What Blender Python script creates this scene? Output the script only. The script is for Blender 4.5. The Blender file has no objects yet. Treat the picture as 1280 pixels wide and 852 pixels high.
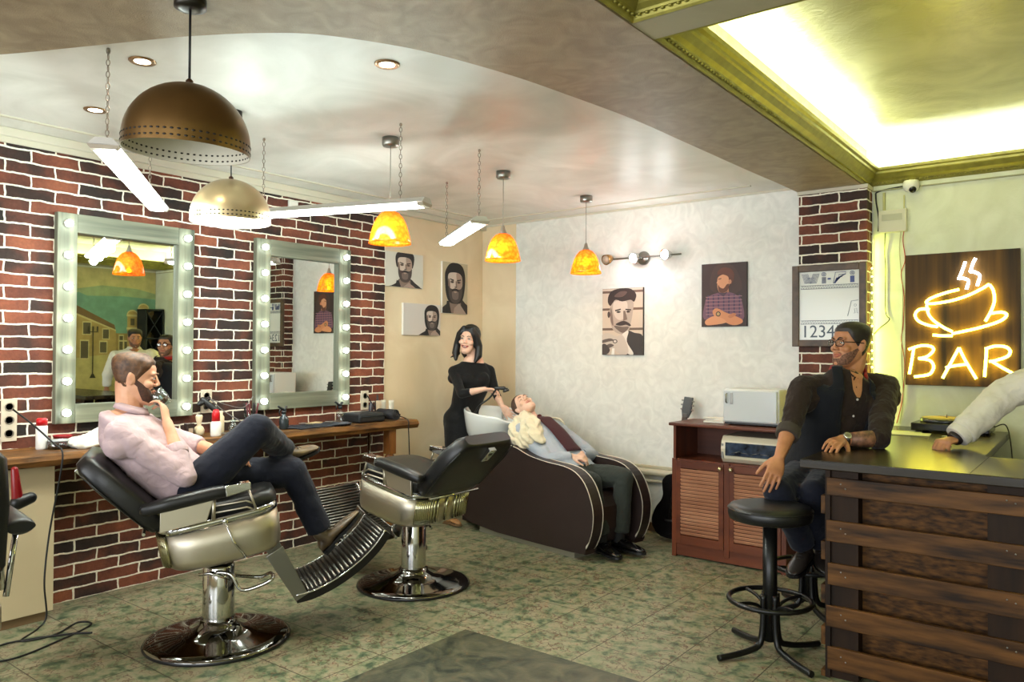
import bpy, bmesh, math, random
from mathutils import Vector, Matrix, noise
V = Vector
PI = math.pi
random.seed(7)
sc = bpy.context.scene
COL = sc.collection

# ------------------------------------------------------------ camera
CAM = V((4.93, -5.87, 1.5))
FPX = 960.2
_yaw, _pitch, _roll = .65993, .014159, .005336
_cy, _sy = math.cos(_yaw), math.sin(_yaw)
cF = V((-_sy*math.cos(_pitch), _cy*math.cos(_pitch), math.sin(_pitch)))
_r = V((_cy, _sy, 0)); _u = _r.cross(cF)
cR = _r*math.cos(_roll) + _u*math.sin(_roll)
cU = -_r*math.sin(_roll) + _u*math.cos(_roll)
cd = bpy.data.cameras.new('camera'); cam = bpy.data.objects.new('camera', cd); COL.objects.link(cam)
M = Matrix((cR, cU, -cF)).transposed().to_4x4(); M.translation = CAM
cam.matrix_world = M
cd.sensor_width = 36; cd.lens = FPX/1280*36; cd.clip_start = .05
sc.camera = cam

# ------------------------------------------------------------ light and exposure
sc.view_settings.view_transform = 'Standard'
sc.view_settings.look = 'None'
sc.view_settings.exposure = 0.42
sc.view_settings.gamma = 1
sc.view_settings.use_curve_mapping = False
w = bpy.data.worlds.new('sky'); sc.world = w; w.use_nodes = True
w.node_tree.nodes['Background'].inputs[0].default_value = (.75, .87, 1, 1)
w.node_tree.nodes['Background'].inputs[1].default_value = 1.0
sc.cycles.max_bounces = 7; sc.cycles.diffuse_bounces = 3; sc.cycles.glossy_bounces = 4
sc.cycles.transparent_max_bounces = 10; sc.cycles.transmission_bounces = 6
sc.cycles.sample_clamp_indirect = 6
sc.cycles.caustics_reflective = False; sc.cycles.caustics_refractive = False
sc.cycles.use_denoising = True

WINDOW_FILL_W = 90      # each soft fill lamp added inside the assumed shop windows behind the camera
TUBE_W = 17        # each hanging linear fixture
COVE_W = 7.5        # per metre of cove strip
def area(name, loc, direction, sx, sy, power, color=(1, 1, 1), spread=None):
    l = bpy.data.lights.new(name, 'AREA'); l.shape = 'RECTANGLE'; l.size = sx; l.size_y = sy
    l.energy = power; l.color = color
    if spread: l.spread = spread
    o = bpy.data.objects.new(name, l); COL.objects.link(o)
    o.location = loc; o.rotation_euler = V(direction).to_track_quat('-Z', 'Y').to_euler()
    return o
area('window_fill', (1.7, -8.3, 1.55), (0, 1, 0), 2.6, 1.9, WINDOW_FILL_W, (.93, .97, 1))
area('window_fill', (4.9, -8.3, 1.55), (0, 1, 0), 2.6, 1.9, WINDOW_FILL_W, (.93, .97, 1))

# ------------------------------------------------------------ pixel rays (only to read real positions off the photograph)
def ray(px, py): return cR*((px-640)/FPX) - cU*((py-426)/FPX) + cF
def on(px, py, ax, val):
    d = ray(px, py); t = (val-CAM[ax])/d[ax]; return CAM + d*t
def dep(px, py, t): return CAM + ray(px, py)*t
class Frame:
    """an upright frame standing on the floor: forward, left, up"""
    def __init__(s, x, y, deg):
        s.x, s.y, s.a = x, y, math.radians(deg)
        s.F = V((math.cos(s.a), math.sin(s.a), 0)); s.L = V((-math.sin(s.a), math.cos(s.a), 0)); s.O = V((x, y, 0))
    def w(s, f, l, z): return s.O + s.F*f + s.L*l + V((0, 0, z))
    def on(s, px, py, l):
        d = ray(px, py); t = (l+(s.O-CAM).dot(s.L))/d.dot(s.L); return CAM + d*t

# ------------------------------------------------------------ materials
def nmat(name):
    m = bpy.data.materials.new(name); m.use_nodes = True
    return m, m.node_tree, m.node_tree.nodes, m.node_tree.links, m.node_tree.nodes['Principled BSDF']
def rgb(h):   # sRGB 0..255 -> linear
    return tuple((c/255/12.92 if c/255 <= .04045 else ((c/255+.055)/1.055)**2.4) for c in h)
_mc = {}
def mat(name, col, rough=.5, metal=0, var=0, vscale=8, bump=0, bscale=60, stretch=None, spec=.5, col2=None, coat=0, sheen=0, bdist=.002):
    """plain procedural material: noise-varied colour and noise bump in object space"""
    if name in _mc: return _mc[name]
    m, nt, N, Lk, P = nmat(name)
    c = rgb(col); P.inputs['Roughness'].default_value = rough; P.inputs['Metallic'].default_value = metal
    P.inputs['Specular IOR Level'].default_value = spec
    if coat: P.inputs['Coat Weight'].default_value = coat; P.inputs['Coat Roughness'].default_value = .08
    if sheen: P.inputs['Sheen Weight'].default_value = sheen
    P.inputs['Base Color'].default_value = (*c, 1)
    if var or bump or col2:
        tc = N.new('ShaderNodeTexCoord'); mp = N.new('ShaderNodeMapping')
        Lk.new(tc.outputs['Object'], mp.inputs['Vector'])
        if stretch: mp.inputs['Scale'].default_value = stretch
    if var or col2:
        n = N.new('ShaderNodeTexNoise'); n.inputs['Scale'].default_value = vscale; n.inputs['Detail'].default_value = 5
        Lk.new(mp.outputs[0], n.inputs['Vector'])
        r = N.new('ShaderNodeValToRGB'); r.color_ramp.elements[0].position = .32; r.color_ramp.elements[1].position = .68
        a = tuple(x*(1-var) for x in c); b = rgb(col2) if col2 else tuple(min(1, x*(1+var)) for x in c)
        r.color_ramp.elements[0].color = (*a, 1); r.color_ramp.elements[1].color = (*b, 1)
        Lk.new(n.outputs['Fac'], r.inputs[0]); Lk.new(r.outputs[0], P.inputs['Base Color'])
    if bump:
        n2 = N.new('ShaderNodeTexNoise'); n2.inputs['Scale'].default_value = bscale; n2.inputs['Detail'].default_value = 4
        Lk.new(mp.outputs[0], n2.inputs['Vector'])
        b = N.new('ShaderNodeBump'); b.inputs['Strength'].default_value = bump; b.inputs['Distance'].default_value = bdist
        Lk.new(n2.outputs['Fac'], b.inputs['Height']); Lk.new(b.outputs[0], P.inputs['Normal'])
    _mc[name] = m; return m
def emit(name, col, strength):
    if name in _mc: return _mc[name]
    m, nt, N, Lk, P = nmat(name)
    P.inputs['Base Color'].default_value = (*col, 1)
    P.inputs['Emission Color'].default_value = (*col, 1); P.inputs['Emission Strength'].default_value = strength
    _mc[name] = m; return m
def glass(name, col=(1, 1, 1), rough=.02, alpha=.25):
    if name in _mc: return _mc[name]
    m, nt, N, Lk, P = nmat(name)
    N.remove(P); out = N['Material Output']
    t = N.new('ShaderNodeBsdfTransparent'); t.inputs[0].default_value = (*col, 1)
    g = N.new('ShaderNodeBsdfGlossy'); g.inputs['Roughness'].default_value = rough
    lw = N.new('ShaderNodeLayerWeight'); lw.inputs[0].default_value = .5; fr = N.new('ShaderNodeMath'); fr.operation = 'POWER'; fr.inputs[1].default_value = 4; Lk.new(lw.outputs['Facing'], fr.inputs[0])
    mx = N.new('ShaderNodeMixShader'); ad = N.new('ShaderNodeMath'); ad.operation = 'MULTIPLY_ADD'
    ad.inputs[1].default_value = .7; ad.inputs[2].default_value = .04+alpha*.12
    Lk.new(fr.outputs[0], ad.inputs[0]); Lk.new(ad.outputs[0], mx.inputs[0])
    Lk.new(t.outputs[0], mx.inputs[1]); Lk.new(g.outputs[0], mx.inputs[2]); Lk.new(mx.outputs[0], out.inputs[0])
    _mc[name] = m; return m

def brick_material():
    m, nt, N, Lk, P = nmat('brick')
    tc = N.new('ShaderNodeTexCoord'); sx = N.new('ShaderNodeSeparateXYZ'); Lk.new(tc.outputs['Object'], sx.inputs[0])
    ns = N.new('ShaderNodeTexNoise'); ns.inputs['Scale'].default_value = 14; ns.inputs['Detail'].default_value = 3
    Lk.new(tc.outputs['Object'], ns.inputs['Vector'])
    def math_(op, a, b=None, c=None):
        n = N.new('ShaderNodeMath'); n.operation = op
        for i, x in enumerate((a, b, c)):
            if x is None: continue
            if isinstance(x, (int, float)): n.inputs[i].default_value = x
            else: Lk.new(x, n.inputs[i])
        return n.outputs[0]
    nsep = N.new('ShaderNodeSeparateColor'); Lk.new(ns.outputs['Color'], nsep.inputs[0])
    u = math_('ADD', sx.outputs[0], sx.outputs[1])
    u = math_('MULTIPLY_ADD', math_('SUBTRACT', nsep.outputs[0], .5), .022, u)
    v = math_('MULTIPLY_ADD', math_('SUBTRACT', nsep.outputs[1], .5), .018, sx.outputs[2])
    cb = N.new('ShaderNodeCombineXYZ'); Lk.new(u, cb.inputs[0]); Lk.new(v, cb.inputs[1])
    b = N.new('ShaderNodeTexBrick'); Lk.new(cb.outputs[0], b.inputs['Vector'])
    b.inputs['Scale'].default_value = 1; b.inputs['Brick Width'].default_value = .262; b.inputs['Row Height'].default_value = .0715
    b.inputs['Mortar Size'].default_value = .0058; b.inputs['Mortar Smooth'].default_value = .25
    b.inputs['Color1'].default_value = (0, 0, 0, 1); b.inputs['Color2'].default_value = (1, 1, 1, 1); b.inputs['Mortar'].default_value = (.5, .5, .5, 1)
    n2 = N.new('ShaderNodeTexNoise'); n2.inputs['Scale'].default_value = 5.5; n2.inputs['Detail'].default_value = 3
    Lk.new(tc.outputs['Object'], n2.inputs['Vector'])
    bw = N.new('ShaderNodeSeparateColor'); Lk.new(b.outputs['Color'], bw.inputs[0])
    f = math_('MULTIPLY_ADD', n2.outputs['Fac'], .9, math_('MULTIPLY_ADD', bw.outputs[0], .55, -.22))
    r = N.new('ShaderNodeValToRGB'); e = r.color_ramp.elements
    e[0].position = .12; e[0].color = (*rgb((46, 40, 38)), 1); e[1].position = .9; e[1].color = (*rgb((166, 98, 70)), 1)
    for p_, c_ in ((.33, (72, 50, 44)), (.5, (112, 64, 50)), (.7, (140, 80, 60))):
        x = e.new(p_); x.color = (*rgb(c_), 1)
    Lk.new(f, r.inputs[0])
    n3 = N.new('ShaderNodeTexNoise'); n3.inputs['Scale'].default_value = 70; n3.inputs['Detail'].default_value = 4
    Lk.new(tc.outputs['Object'], n3.inputs['Vector'])
    mul = N.new('ShaderNodeMix'); mul.data_type = 'RGBA'; mul.blend_type = 'MULTIPLY'; mul.inputs[0].default_value = .5
    Lk.new(r.outputs[0], mul.inputs[6]); Lk.new(n3.outputs['Fac'], mul.inputs[7])
    mx = N.new('ShaderNodeMix'); mx.data_type = 'RGBA'; Lk.new(b.outputs['Fac'], mx.inputs[0]); Lk.new(mul.outputs[2], mx.inputs[6])
    mx.inputs[7].default_value = (*rgb((244, 238, 220)), 1)
    Lk.new(mx.outputs[2], P.inputs['Base Color']); P.inputs['Roughness'].default_value = .72; P.inputs['Specular IOR Level'].default_value = .3
    h = math_('MULTIPLY_ADD', n3.outputs['Fac'], .35, math_('MULTIPLY', b.outputs['Fac'], 1.0))
    bp = N.new('ShaderNodeBump'); bp.inputs['Strength'].default_value = .6; bp.inputs['Distance'].default_value = .006
    Lk.new(h, bp.inputs['Height']); Lk.new(bp.outputs[0], P.inputs['Normal'])
    return m
def plaster(name, a, b, rough=.45, scale=3.0, bump=.25, metal=0, spec=.5, fine=24):
    m, nt, N, Lk, P = nmat(name)
    tc = N.new('ShaderNodeTexCoord')
    n = N.new('ShaderNodeTexNoise'); n.inputs['Scale'].default_value = scale; n.inputs['Detail'].default_value = 8; n.inputs['Distortion'].default_value = 1.6
    Lk.new(tc.outputs['Object'], n.inputs['Vector'])
    r = N.new('ShaderNodeValToRGB'); r.color_ramp.elements[0].position = .35; r.color_ramp.elements[1].position = .68
    r.color_ramp.elements[0].color = (*rgb(a), 1); r.color_ramp.elements[1].color = (*rgb(b), 1)
    Lk.new(n.outputs['Fac'], r.inputs[0]); Lk.new(r.outputs[0], P.inputs['Base Color'])
    P.inputs['Roughness'].default_value = rough; P.inputs['Metallic'].default_value = metal; P.inputs['Specular IOR Level'].default_value = spec
    n2 = N.new('ShaderNodeTexNoise'); n2.inputs['Scale'].default_value = fine; n2.inputs['Detail'].default_value = 6; n2.inputs['Distortion'].default_value = 2
    Lk.new(tc.outputs['Object'], n2.inputs['Vector'])
    b_ = N.new('ShaderNodeBump'); b_.inputs['Strength'].default_value = bump; b_.inputs['Distance'].default_value = .006
    Lk.new(n2.outputs['Fac'], b_.inputs['Height']); Lk.new(b_.outputs[0], P.inputs['Normal'])
    return m
def floor_material():
    m, nt, N, Lk, P = nmat('floor_tile')
    tc = N.new('ShaderNodeTexCoord')
    n = N.new('ShaderNodeTexNoise'); n.inputs['Scale'].default_value = 12; n.inputs['Detail'].default_value = 7; n.inputs['Roughness'].default_value = .62; n.inputs['Distortion'].default_value = .3
    Lk.new(tc.outputs['Object'], n.inputs['Vector'])
    r = N.new('ShaderNodeValToRGB'); e = r.color_ramp.elements
    e[0].position = .34; e[0].color = (*rgb((60, 78, 58)), 1); e[1].position = .60; e[1].color = (*rgb((154, 144, 118)), 1)
    x = e.new(.42); x.color = (*rgb((100, 114, 84)), 1); x = e.new(.49); x.color = (*rgb((136, 138, 108)), 1)
    Lk.new(n.outputs['Fac'], r.inputs[0])
    # crazed leaf veins
    v = N.new('ShaderNodeTexVoronoi'); v.feature = 'DISTANCE_TO_EDGE'; v.inputs['Scale'].default_value = 17
    nd = N.new('ShaderNodeTexNoise'); nd.inputs['Scale'].default_value = 18; Lk.new(tc.outputs['Object'], nd.inputs['Vector'])
    mixv = N.new('ShaderNodeMix'); mixv.data_type = 'VECTOR'; mixv.inputs[0].default_value = .12
    Lk.new(tc.outputs['Object'], mixv.inputs[4]); Lk.new(nd.outputs['Color'], mixv.inputs[5]); Lk.new(mixv.outputs[1], v.inputs['Vector'])
    vr = N.new('ShaderNodeValToRGB'); vr.color_ramp.elements[0].position = .0; vr.color_ramp.elements[1].position = .07
    vr.color_ramp.elements[0].color = (1, 1, 1, 1); vr.color_ramp.elements[1].color = (0, 0, 0, 1)
    Lk.new(v.outputs['Distance'], vr.inputs[0])
    n4 = N.new('ShaderNodeTexNoise'); n4.inputs['Scale'].default_value = 6; Lk.new(tc.outputs['Object'], n4.inputs['Vector'])
    gate = N.new('ShaderNodeMath'); gate.operation = 'MULTIPLY'; gate.use_clamp = True
    st = N.new('ShaderNodeMath'); st.operation = 'MULTIPLY_ADD'; st.inputs[1].default_value = 7; st.inputs[2].default_value = -2.7; st.use_clamp = True
    Lk.new(n4.outputs['Fac'], st.inputs[0]); Lk.new(st.outputs[0], gate.inputs[0]); Lk.new(vr.outputs[0], gate.inputs[1])
    m1 = N.new('ShaderNodeMix'); m1.data_type = 'RGBA'; Lk.new(gate.outputs[0], m1.inputs[0]); Lk.new(r.outputs[0], m1.inputs[6]); m1.inputs[7].default_value = (*rgb((98, 70, 54)), 1)
    # tile joints
    mp = N.new('ShaderNodeMapping'); Lk.new(tc.outputs['Object'], mp.inputs[0]); mp.inputs['Location'].default_value = (-.13, -.26, 0)
    b = N.new('ShaderNodeTexBrick'); b.offset = 0; b.inputs['Scale'].default_value = 1; b.inputs['Brick Width'].default_value = .39; b.inputs['Row Height'].default_value = .39
    b.inputs['Mortar Size'].default_value = .0028; b.inputs['Mortar Smooth'].default_value = .1
    Lk.new(mp.outputs[0], b.inputs['Vector'])
    m2 = N.new('ShaderNodeMix'); m2.data_type = 'RGBA'; Lk.new(b.outputs['Fac'], m2.inputs[0]); Lk.new(m1.outputs[2], m2.inputs[6]); m2.inputs[7].default_value = (*rgb((66, 58, 46)), 1)
    Lk.new(m2.outputs[2], P.inputs['Base Color']); P.inputs['Roughness'].default_value = .38
    bp = N.new('ShaderNodeBump'); bp.inputs['Strength'].default_value = .3; bp.inputs['Distance'].default_value = .002; bp.invert = True
    ad = N.new('ShaderNodeMath'); ad.operation = 'MAXIMUM'; Lk.new(gate.outputs[0], ad.inputs[0]); Lk.new(b.outputs['Fac'], ad.inputs[1])
    Lk.new(ad.outputs[0], bp.inputs['Height']); Lk.new(bp.outputs[0], P.inputs['Normal'])
    return m

# ------------------------------------------------------------ mesh helpers
class MB:
    """collects closed shapes for ONE mesh object"""
    def __init__(s): s.bm = bmesh.new(); s.mi = 0
    def _face(s, vs, smooth=False):
        try:
            f = s.bm.faces.new(vs); f.smooth = smooth; f.material_index = s.mi; return f
        except ValueError: return None
    def box(s, lo, hi, rot=None, piv=None, bev=0):
        lo, hi = V(lo), V(hi); c = [V((x, y, z)) for z in (lo.z, hi.z) for y in (lo.y, hi.y) for x in (lo.x, hi.x)]
        if rot is not None:
            p = V(piv) if piv is not None else (lo+hi)/2
            c = [rot @ (q-p)+p for q in c]
        return s.hexa(c, bev)
    def hexa(s, c, bev=0):
        v = [s.bm.verts.new(q) for q in c]; fs = []
        for f in ((0, 2, 3, 1), (4, 5, 7, 6), (0, 1, 5, 4), (2, 6, 7, 3), (0, 4, 6, 2), (1, 3, 7, 5)): fs.append(s._face([v[i] for i in f]))
        if bev:
            ed = list({e for f in fs if f for e in f.edges})
            r = bmesh.ops.bevel(s.bm, geom=ed, offset=bev, segments=2, affect='EDGES', profile=.6)
            for f in r['faces']: f.material_index = s.mi; f.smooth = True
        return s
    def loft(s, rings, cap=True, closed=True, smooth=True, loop=False):
        vr = [[s.bm.verts.new(q) for q in r] for r in rings]; n = len(vr[0])
        pairs = list(zip(vr, vr[1:])) + ([(vr[-1], vr[0])] if loop else [])
        for a, b in pairs:
            for i in range(n if closed else n-1): s._face([a[i], a[(i+1) % n], b[(i+1) % n], b[i]], smooth)
        if cap and not loop:
            s._face(list(reversed(vr[0]))); s._face(vr[-1])
        return s
    def tube(s, pts, r, n=8, loop=False, cap=True):
        pts = [V(p) for p in pts]; rings = []; m = len(pts); prev = None
        for i, p in enumerate(pts):
            if loop: t = pts[(i+1) % m]-pts[i-1]
            else: t = pts[min(i+1, m-1)]-pts[max(i-1, 0)]
            if t.length < 1e-9: t = V((0, 0, 1))
            t.normalize()
            if prev is None: a = t.orthogonal().normalized()
            else:
                a = prev - t*prev.dot(t)
                a = a.normalized() if a.length > 1e-6 else t.orthogonal().normalized()
            prev = a; b = t.cross(a)
            rr = r[i] if isinstance(r, (list, tuple)) else r
            rings.append([p+(a*math.cos(2*PI*k/n)+b*math.sin(2*PI*k/n))*rr for k in range(n)])
        return s.loft(rings, cap=cap, loop=loop)
    def lathe(s, prof, o=(0, 0, 0), n=32, axis=(0, 0, 1), cap=True, smooth=True):
        o = V(o); ax = V(axis).normalized(); a = ax.orthogonal().normalized() if abs(ax.z) < .999 else V((1, 0, 0)); b = ax.cross(a)
        rings = [[o+ax*z+(a*math.cos(2*PI*k/n)+b*math.sin(2*PI*k/n))*max(r, 1e-4) for k in range(n)] for r, z in prof]
        return s.loft(rings, cap=cap, smooth=smooth)
    def prism(s, poly, d, smooth=False, bev=0):
        """poly: list of 3D points in one plane, d: extrusion vector"""
        d = V(d); a = [s.bm.verts.new(V(p)) for p in poly]; b = [s.bm.verts.new(V(p)+d) for p in poly]; n = len(a); fs = []
        fs.append(s._face(list(reversed(a)))); fs.append(s._face(b))
        for i in range(n): fs.append(s._face([a[i], a[(i+1) % n], b[(i+1) % n], b[i]], smooth))
        if bev:
            ed = list({e for f in fs[:2] if f for e in f.edges})
            r = bmesh.ops.bevel(s.bm, geom=ed, offset=bev, segments=3, affect='EDGES', profile=.6)
            for f in r['faces']: f.material_index = s.mi; f.smooth = True
        return s
    def caps(s, p0, r0, p1, r1, n=14, k=4):
        """tapered capsule"""
        p0, p1 = V(p0), V(p1); t = p1-p0
        if t.length < 1e-6: t = V((0, 0, 1e-4)); p1 = p0+t
        ln = t.length; t.normalize(); a = t.orthogonal().normalized(); b = t.cross(a); rings = []
        def ring(c, r): rings.append([c+(a*math.cos(2*PI*j/n)+b*math.sin(2*PI*j/n))*r for j in range(n)])
        for i in range(k): th = PI/2*(1-(i+.3)/k); ring(p0-t*r0*math.sin(th), r0*math.cos(th))
        ring(p0, r0); ring(p1, r1)
        for i in range(k-1, -1, -1): th = PI/2*(1-(i+.3)/k); ring(p1+t*r1*math.sin(th), r1*math.cos(th))
        return s.loft(rings)
    def ell(s, c, X, Y, Z, n=16, m=9):
        """ellipsoid with half-axis vectors X Y Z"""
        c, X, Y, Z = V(c), V(X), V(Y), V(Z); rings = []
        for i in range(m):
            th = -PI/2+PI*(i+.25)/(m-.5)
            rings.append([c+Z*math.sin(th)+(X*math.cos(2*PI*j/n)+Y*math.sin(2*PI*j/n))*math.cos(th) for j in range(n)])
        return s.loft(rings)
    def sph(s, c, r, n=14): return s.ell(c, (r, 0, 0), (0, r, 0), (0, 0, r), n, 8)
    def grid(s, P, smooth=True):
        vr = [[s.bm.verts.new(q) for q in r] for r in P]
        for a, b in zip(vr, vr[1:]):
            for i in range(len(a)-1): s._face([a[i], a[i+1], b[i+1], b[i]], smooth)
        return s
    def build(s, name, m, parent=None, world=True, recalc=True):
        if recalc: bmesh.ops.recalc_face_normals(s.bm, faces=s.bm.faces[:])
        me = bpy.data.meshes.new(name); ms = m if isinstance(m, (list, tuple)) else [m]
        if parent is not None and world:
            s.bm.transform(wm(parent).inverted())
        s.bm.to_mesh(me); s.bm.free()
        for x in ms: me.materials.append(x)
        o = bpy.data.objects.new(name, me); COL.objects.link(o)
        if parent is not None: o.parent = parent
        return o
def wm(o):
    m = o.matrix_basis.copy()
    return wm(o.parent) @ m if o.parent else m
def tag(o, label=None, cat=None, group=None, kind=None):
    if label: o['label'] = label
    if cat: o['category'] = cat
    if group: o['group'] = group
    if kind: o['kind'] = kind
    return o
def empty(name, loc, rz=0, label=None, cat=None, group=None):
    o = bpy.data.objects.new(name, None); COL.objects.link(o); o.empty_display_size = .1
    o.location = loc; o.rotation_euler = (0, 0, rz); tag(o, label, cat, group); return o
def rebase(o, loc):
    """put the origin of a built top-level mesh at loc"""
    d = V(loc)-o.location; o.data.transform(Matrix.Translation(-d)); o.location = V(loc)
    for c in o.children: c.location = c.location-d
    return o
def struct(o): o['kind'] = 'structure'; return o
def copy_tree(o, parent=None):
    c = o.copy(); COL.objects.link(c); c.parent = parent
    for ch in list(o.children): copy_tree(ch, c)
    return c
def mod_bevel(o, wd=.004, seg=2):
    b = o.modifiers.new('bevel', 'BEVEL'); b.width = wd; b.segments = seg; b.limit_method = 'ANGLE'; b.angle_limit = .6; return o
def remesh(o, vox, smooth=2, fac=.5):
    r = o.modifiers.new('remesh', 'REMESH'); r.mode = 'VOXEL'; r.voxel_size = vox; r.use_smooth_shade = True
    if smooth: s = o.modifiers.new('smooth', 'SMOOTH'); s.iterations = smooth; s.factor = fac
    return o
def wrinkle(o, strength=.012, size=.1):
    t = bpy.data.textures.new('folds', 'CLOUDS'); t.noise_scale = size; t.noise_depth = 2
    d = o.modifiers.new('folds', 'DISPLACE'); d.texture = t; d.strength = strength; d.mid_level = .5; d.texture_coords = 'GLOBAL' if False else 'LOCAL'
    return o
def spline(pts, k=6, loop=False):
    pts = [V(p) for p in pts]; n = len(pts); out = []
    for i in range(n if loop else n-1):
        p0 = pts[(i-1) % n] if loop else pts[max(i-1, 0)]; p1 = pts[i]; p2 = pts[(i+1) % n]; p3 = pts[(i+2) % n] if loop else pts[min(i+2, n-1)]
        for j in range(k):
            t = j/k; out.append(.5*((2*p1)+(p2-p0)*t+(2*p0-5*p1+4*p2-p3)*t*t+(3*p1-p0-3*p2+p3)*t**3))
    if not loop: out.append(pts[-1])
    return out

# shared materials
BRICK = brick_material()
WHITE_PL = plaster('white_plaster', (222, 222, 214), (236, 236, 228), .55, 9, .12)
CREAM_PL = plaster('cream_plaster', (222, 202, 166), (230, 212, 178), .6, 2.2, .08)
GREENLIT_PL = plaster('bar_plaster_greenlit', (206, 208, 180), (220, 222, 198), .55, 3.5, .2)  # green of the cove and LED light put into the plaster colour
CEIL_PL = plaster('ceiling_plaster', (216, 214, 204), (238, 236, 228), .42, 1.6, .14)
TAUPE = plaster('taupe_plaster', (140, 122, 94), (166, 147, 116), .42, 7, .7, .1, .5, 90)
BEAM_PL = plaster('beam_plaster', (164, 156, 128), (176, 168, 138), .55, 3, .1)
PEARL = plaster('pearl_plaster', (182, 176, 122), (206, 200, 150), .33, 2.5, .4, .2, .5, 14)
FLOOR = floor_material()
GOLD = mat('gilt', (150, 142, 66), .38, .5, .15, 20, .2, 80)
CHROME = mat('chrome', (205, 205, 205), .08, 1)
SATIN = mat('satin_metal', (196, 188, 170), .42, 1, .03, 3)
STEEL = mat('brushed_steel', (150, 148, 142), .3, 1)
BLACKV = mat('black_vinyl', (17, 17, 18), .38, 0, 0, 8, .08, 120, spec=.5)
BLACKM = mat('black_metal', (16, 16, 16), .35, .3)
BLACKP = mat('black_plastic', (18, 18, 20), .4)
WHITEP = mat('white_plastic', (225, 222, 212), .35)
WOODD = mat('dark_wood', (52, 36, 24), .45, 0, .35, 5, .3, 30, stretch=(1, 1, 1))
WIRE = mat('cable_black', (14, 14, 14), .5)
# ============================================================ THE ROOM
RX, RY, ZC, ZB, ZT = 6.5, -8.6, 2.75, 2.68, 2.95
def wood(name, a, b, axis='x', rough=.45, bump=.3, scale=22, spec=.4):
    st = {'x': (.13, 1, 1), 'y': (1, .13, 1), 'z': (1, 1, .13)}[axis]
    return mat(name, a, rough, 0, .18, scale, bump, scale*2.4, stretch=st, col2=b, spec=spec)

m = MB(); m.box((-.1, RY-.1, -.1), (RX+.1, .1, 0)); struct(m.build('floor', FLOOR))
m = MB(); m.box((-.12, RY-.1, 0), (0, .12, 3.0)); struct(m.build('wall_left', CREAM_PL))
m = MB(); m.box((0, -8.2, 0), (.022, -1.33, 2.665), bev=.002); o = struct(m.build('wall_brick', BRICK))
m = MB(); m.box((0, 0, 0), (RX, .12, 3.0)); struct(m.build('wall_back', WHITE_PL))
m = MB(); m.box((0, -.004, 0), (.42, 0, 2.75)); struct(m.build('wall_back_corner', CREAM_PL))
m = MB(); m.box((3.62, -.012, 0), (RX, .0, 2.69)); struct(m.build('wall_back_bar_side', GREENLIT_PL))
m = MB(); m.box((3.145, -.15, 0), (3.61, 0, 2.68)); struct(m.build('wall_column', BRICK))
m = MB(); m.box((3.137, -.16, 2.655), (3.618, -.0, 2.682)); struct(m.build('trim_1', mat('trim_white', (206, 198, 176), .5)))
# right wall and the street front behind the camera
m = MB(); m.box((RX, RY, 0), (RX+.12, .12, 3.0)); struct(m.build('wall_right', GREENLIT_PL))
m = MB()
for a, b in (((0, 0, 0), (RX, 0, .6)), ((0, 0, 2.5), (RX, 0, 3.0)), ((0, 0, .6), (.35, 0, 2.5)), ((3.05, 0, .6), (3.55, 0, 2.5)), ((6.2, 0, .6), (RX, 0, 2.5))):
    m.box((a[0], RY-.12, a[2]), (b[0], RY, b[2]))
struct(m.build('wall_front', CREAM_PL))
for i, (x0, x1) in enumerate(((.35, 3.05), (3.55, 6.2))):
    m = MB(); f = .06
    for lo, hi in (((x0, 0, .6), (x0+f, 0, 2.5)), ((x1-f, 0, .6), (x1, 0, 2.5)), ((x0, 0, .6), (x1, 0, .6+f)), ((x0, 0, 2.5-f), (x1, 0, 2.5)), (((x0+x1)/2-.03, 0, .6), ((x0+x1)/2+.03, 0, 2.5))):
        m.box((lo[0], RY-.08, lo[2]), (hi[0], RY-.02, hi[2]))
    o = struct(m.build('window_%d' % (i+1), WHITEP))
    m = MB(); m.box((x0, RY-.055, .6), (x1, RY-.05, 2.5)); m.build('glass_pane', glass('window_glass'), o)

# ceiling over the barber side, higher ceiling over the bar trays
m = MB(); m.box((-.1, RY-.1, ZC), (3.56, .1, ZC+.04)); struct(m.build('ceiling', CEIL_PL))
m = MB(); m.box((3.5, RY-.1, ZT), (RX+.1, .1, ZT+.04)); struct(m.build('ceiling_tray', PEARL))
# lowered taupe band with its curved edge
curve = [(3.142, .0), (3.12, -.6), (3.095, -1.05), (3.06, -1.9), (3.035, -2.45), (2.975, -2.95), (2.925, -3.28), (2.845, -3.6), (2.765, -3.81), (2.61, -4.06), (2.45, -4.2), (2.255, -4.32), (2.10, -4.4), (1.77, -4.55), (1.43, -4.71), (1.0, -4.95), (.5, -5.3), (0, -5.7)]
cp = [V((x, y, ZB)) for x, y in curve]; cp = [cp[0]]+spline(cp[1:], 5)
m = MB(); m.prism(cp+[V((0, RY, ZB)), V((3.575, RY, ZB)), V((3.575, 0, ZB))], (0, 0, ZC-ZB+.002)); struct(m.build('ceiling_band', TAUPE))
m = MB(); m.box((3.5, RY, ZC), (3.575, 0, ZT)); struct(m.build('ceiling_band_side', TAUPE))
m = MB(); m.box((3.576, -3.43, ZB+.004), (RX, -3.26, ZT)); struct(m.build('beam_1', BEAM_PL))
m = MB(); m.box((3.576, RY, ZB+.004), (RX, -7.3, ZT)); struct(m.build('beam_2', BEAM_PL))
m = MB(); m.box((6.22, -3.26, ZB+.006), (RX, 0, ZT)); m.box((6.22, -7.3, ZB+.006), (RX, -3.43, ZT)); struct(m.build('beam_3', BEAM_PL))
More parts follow.
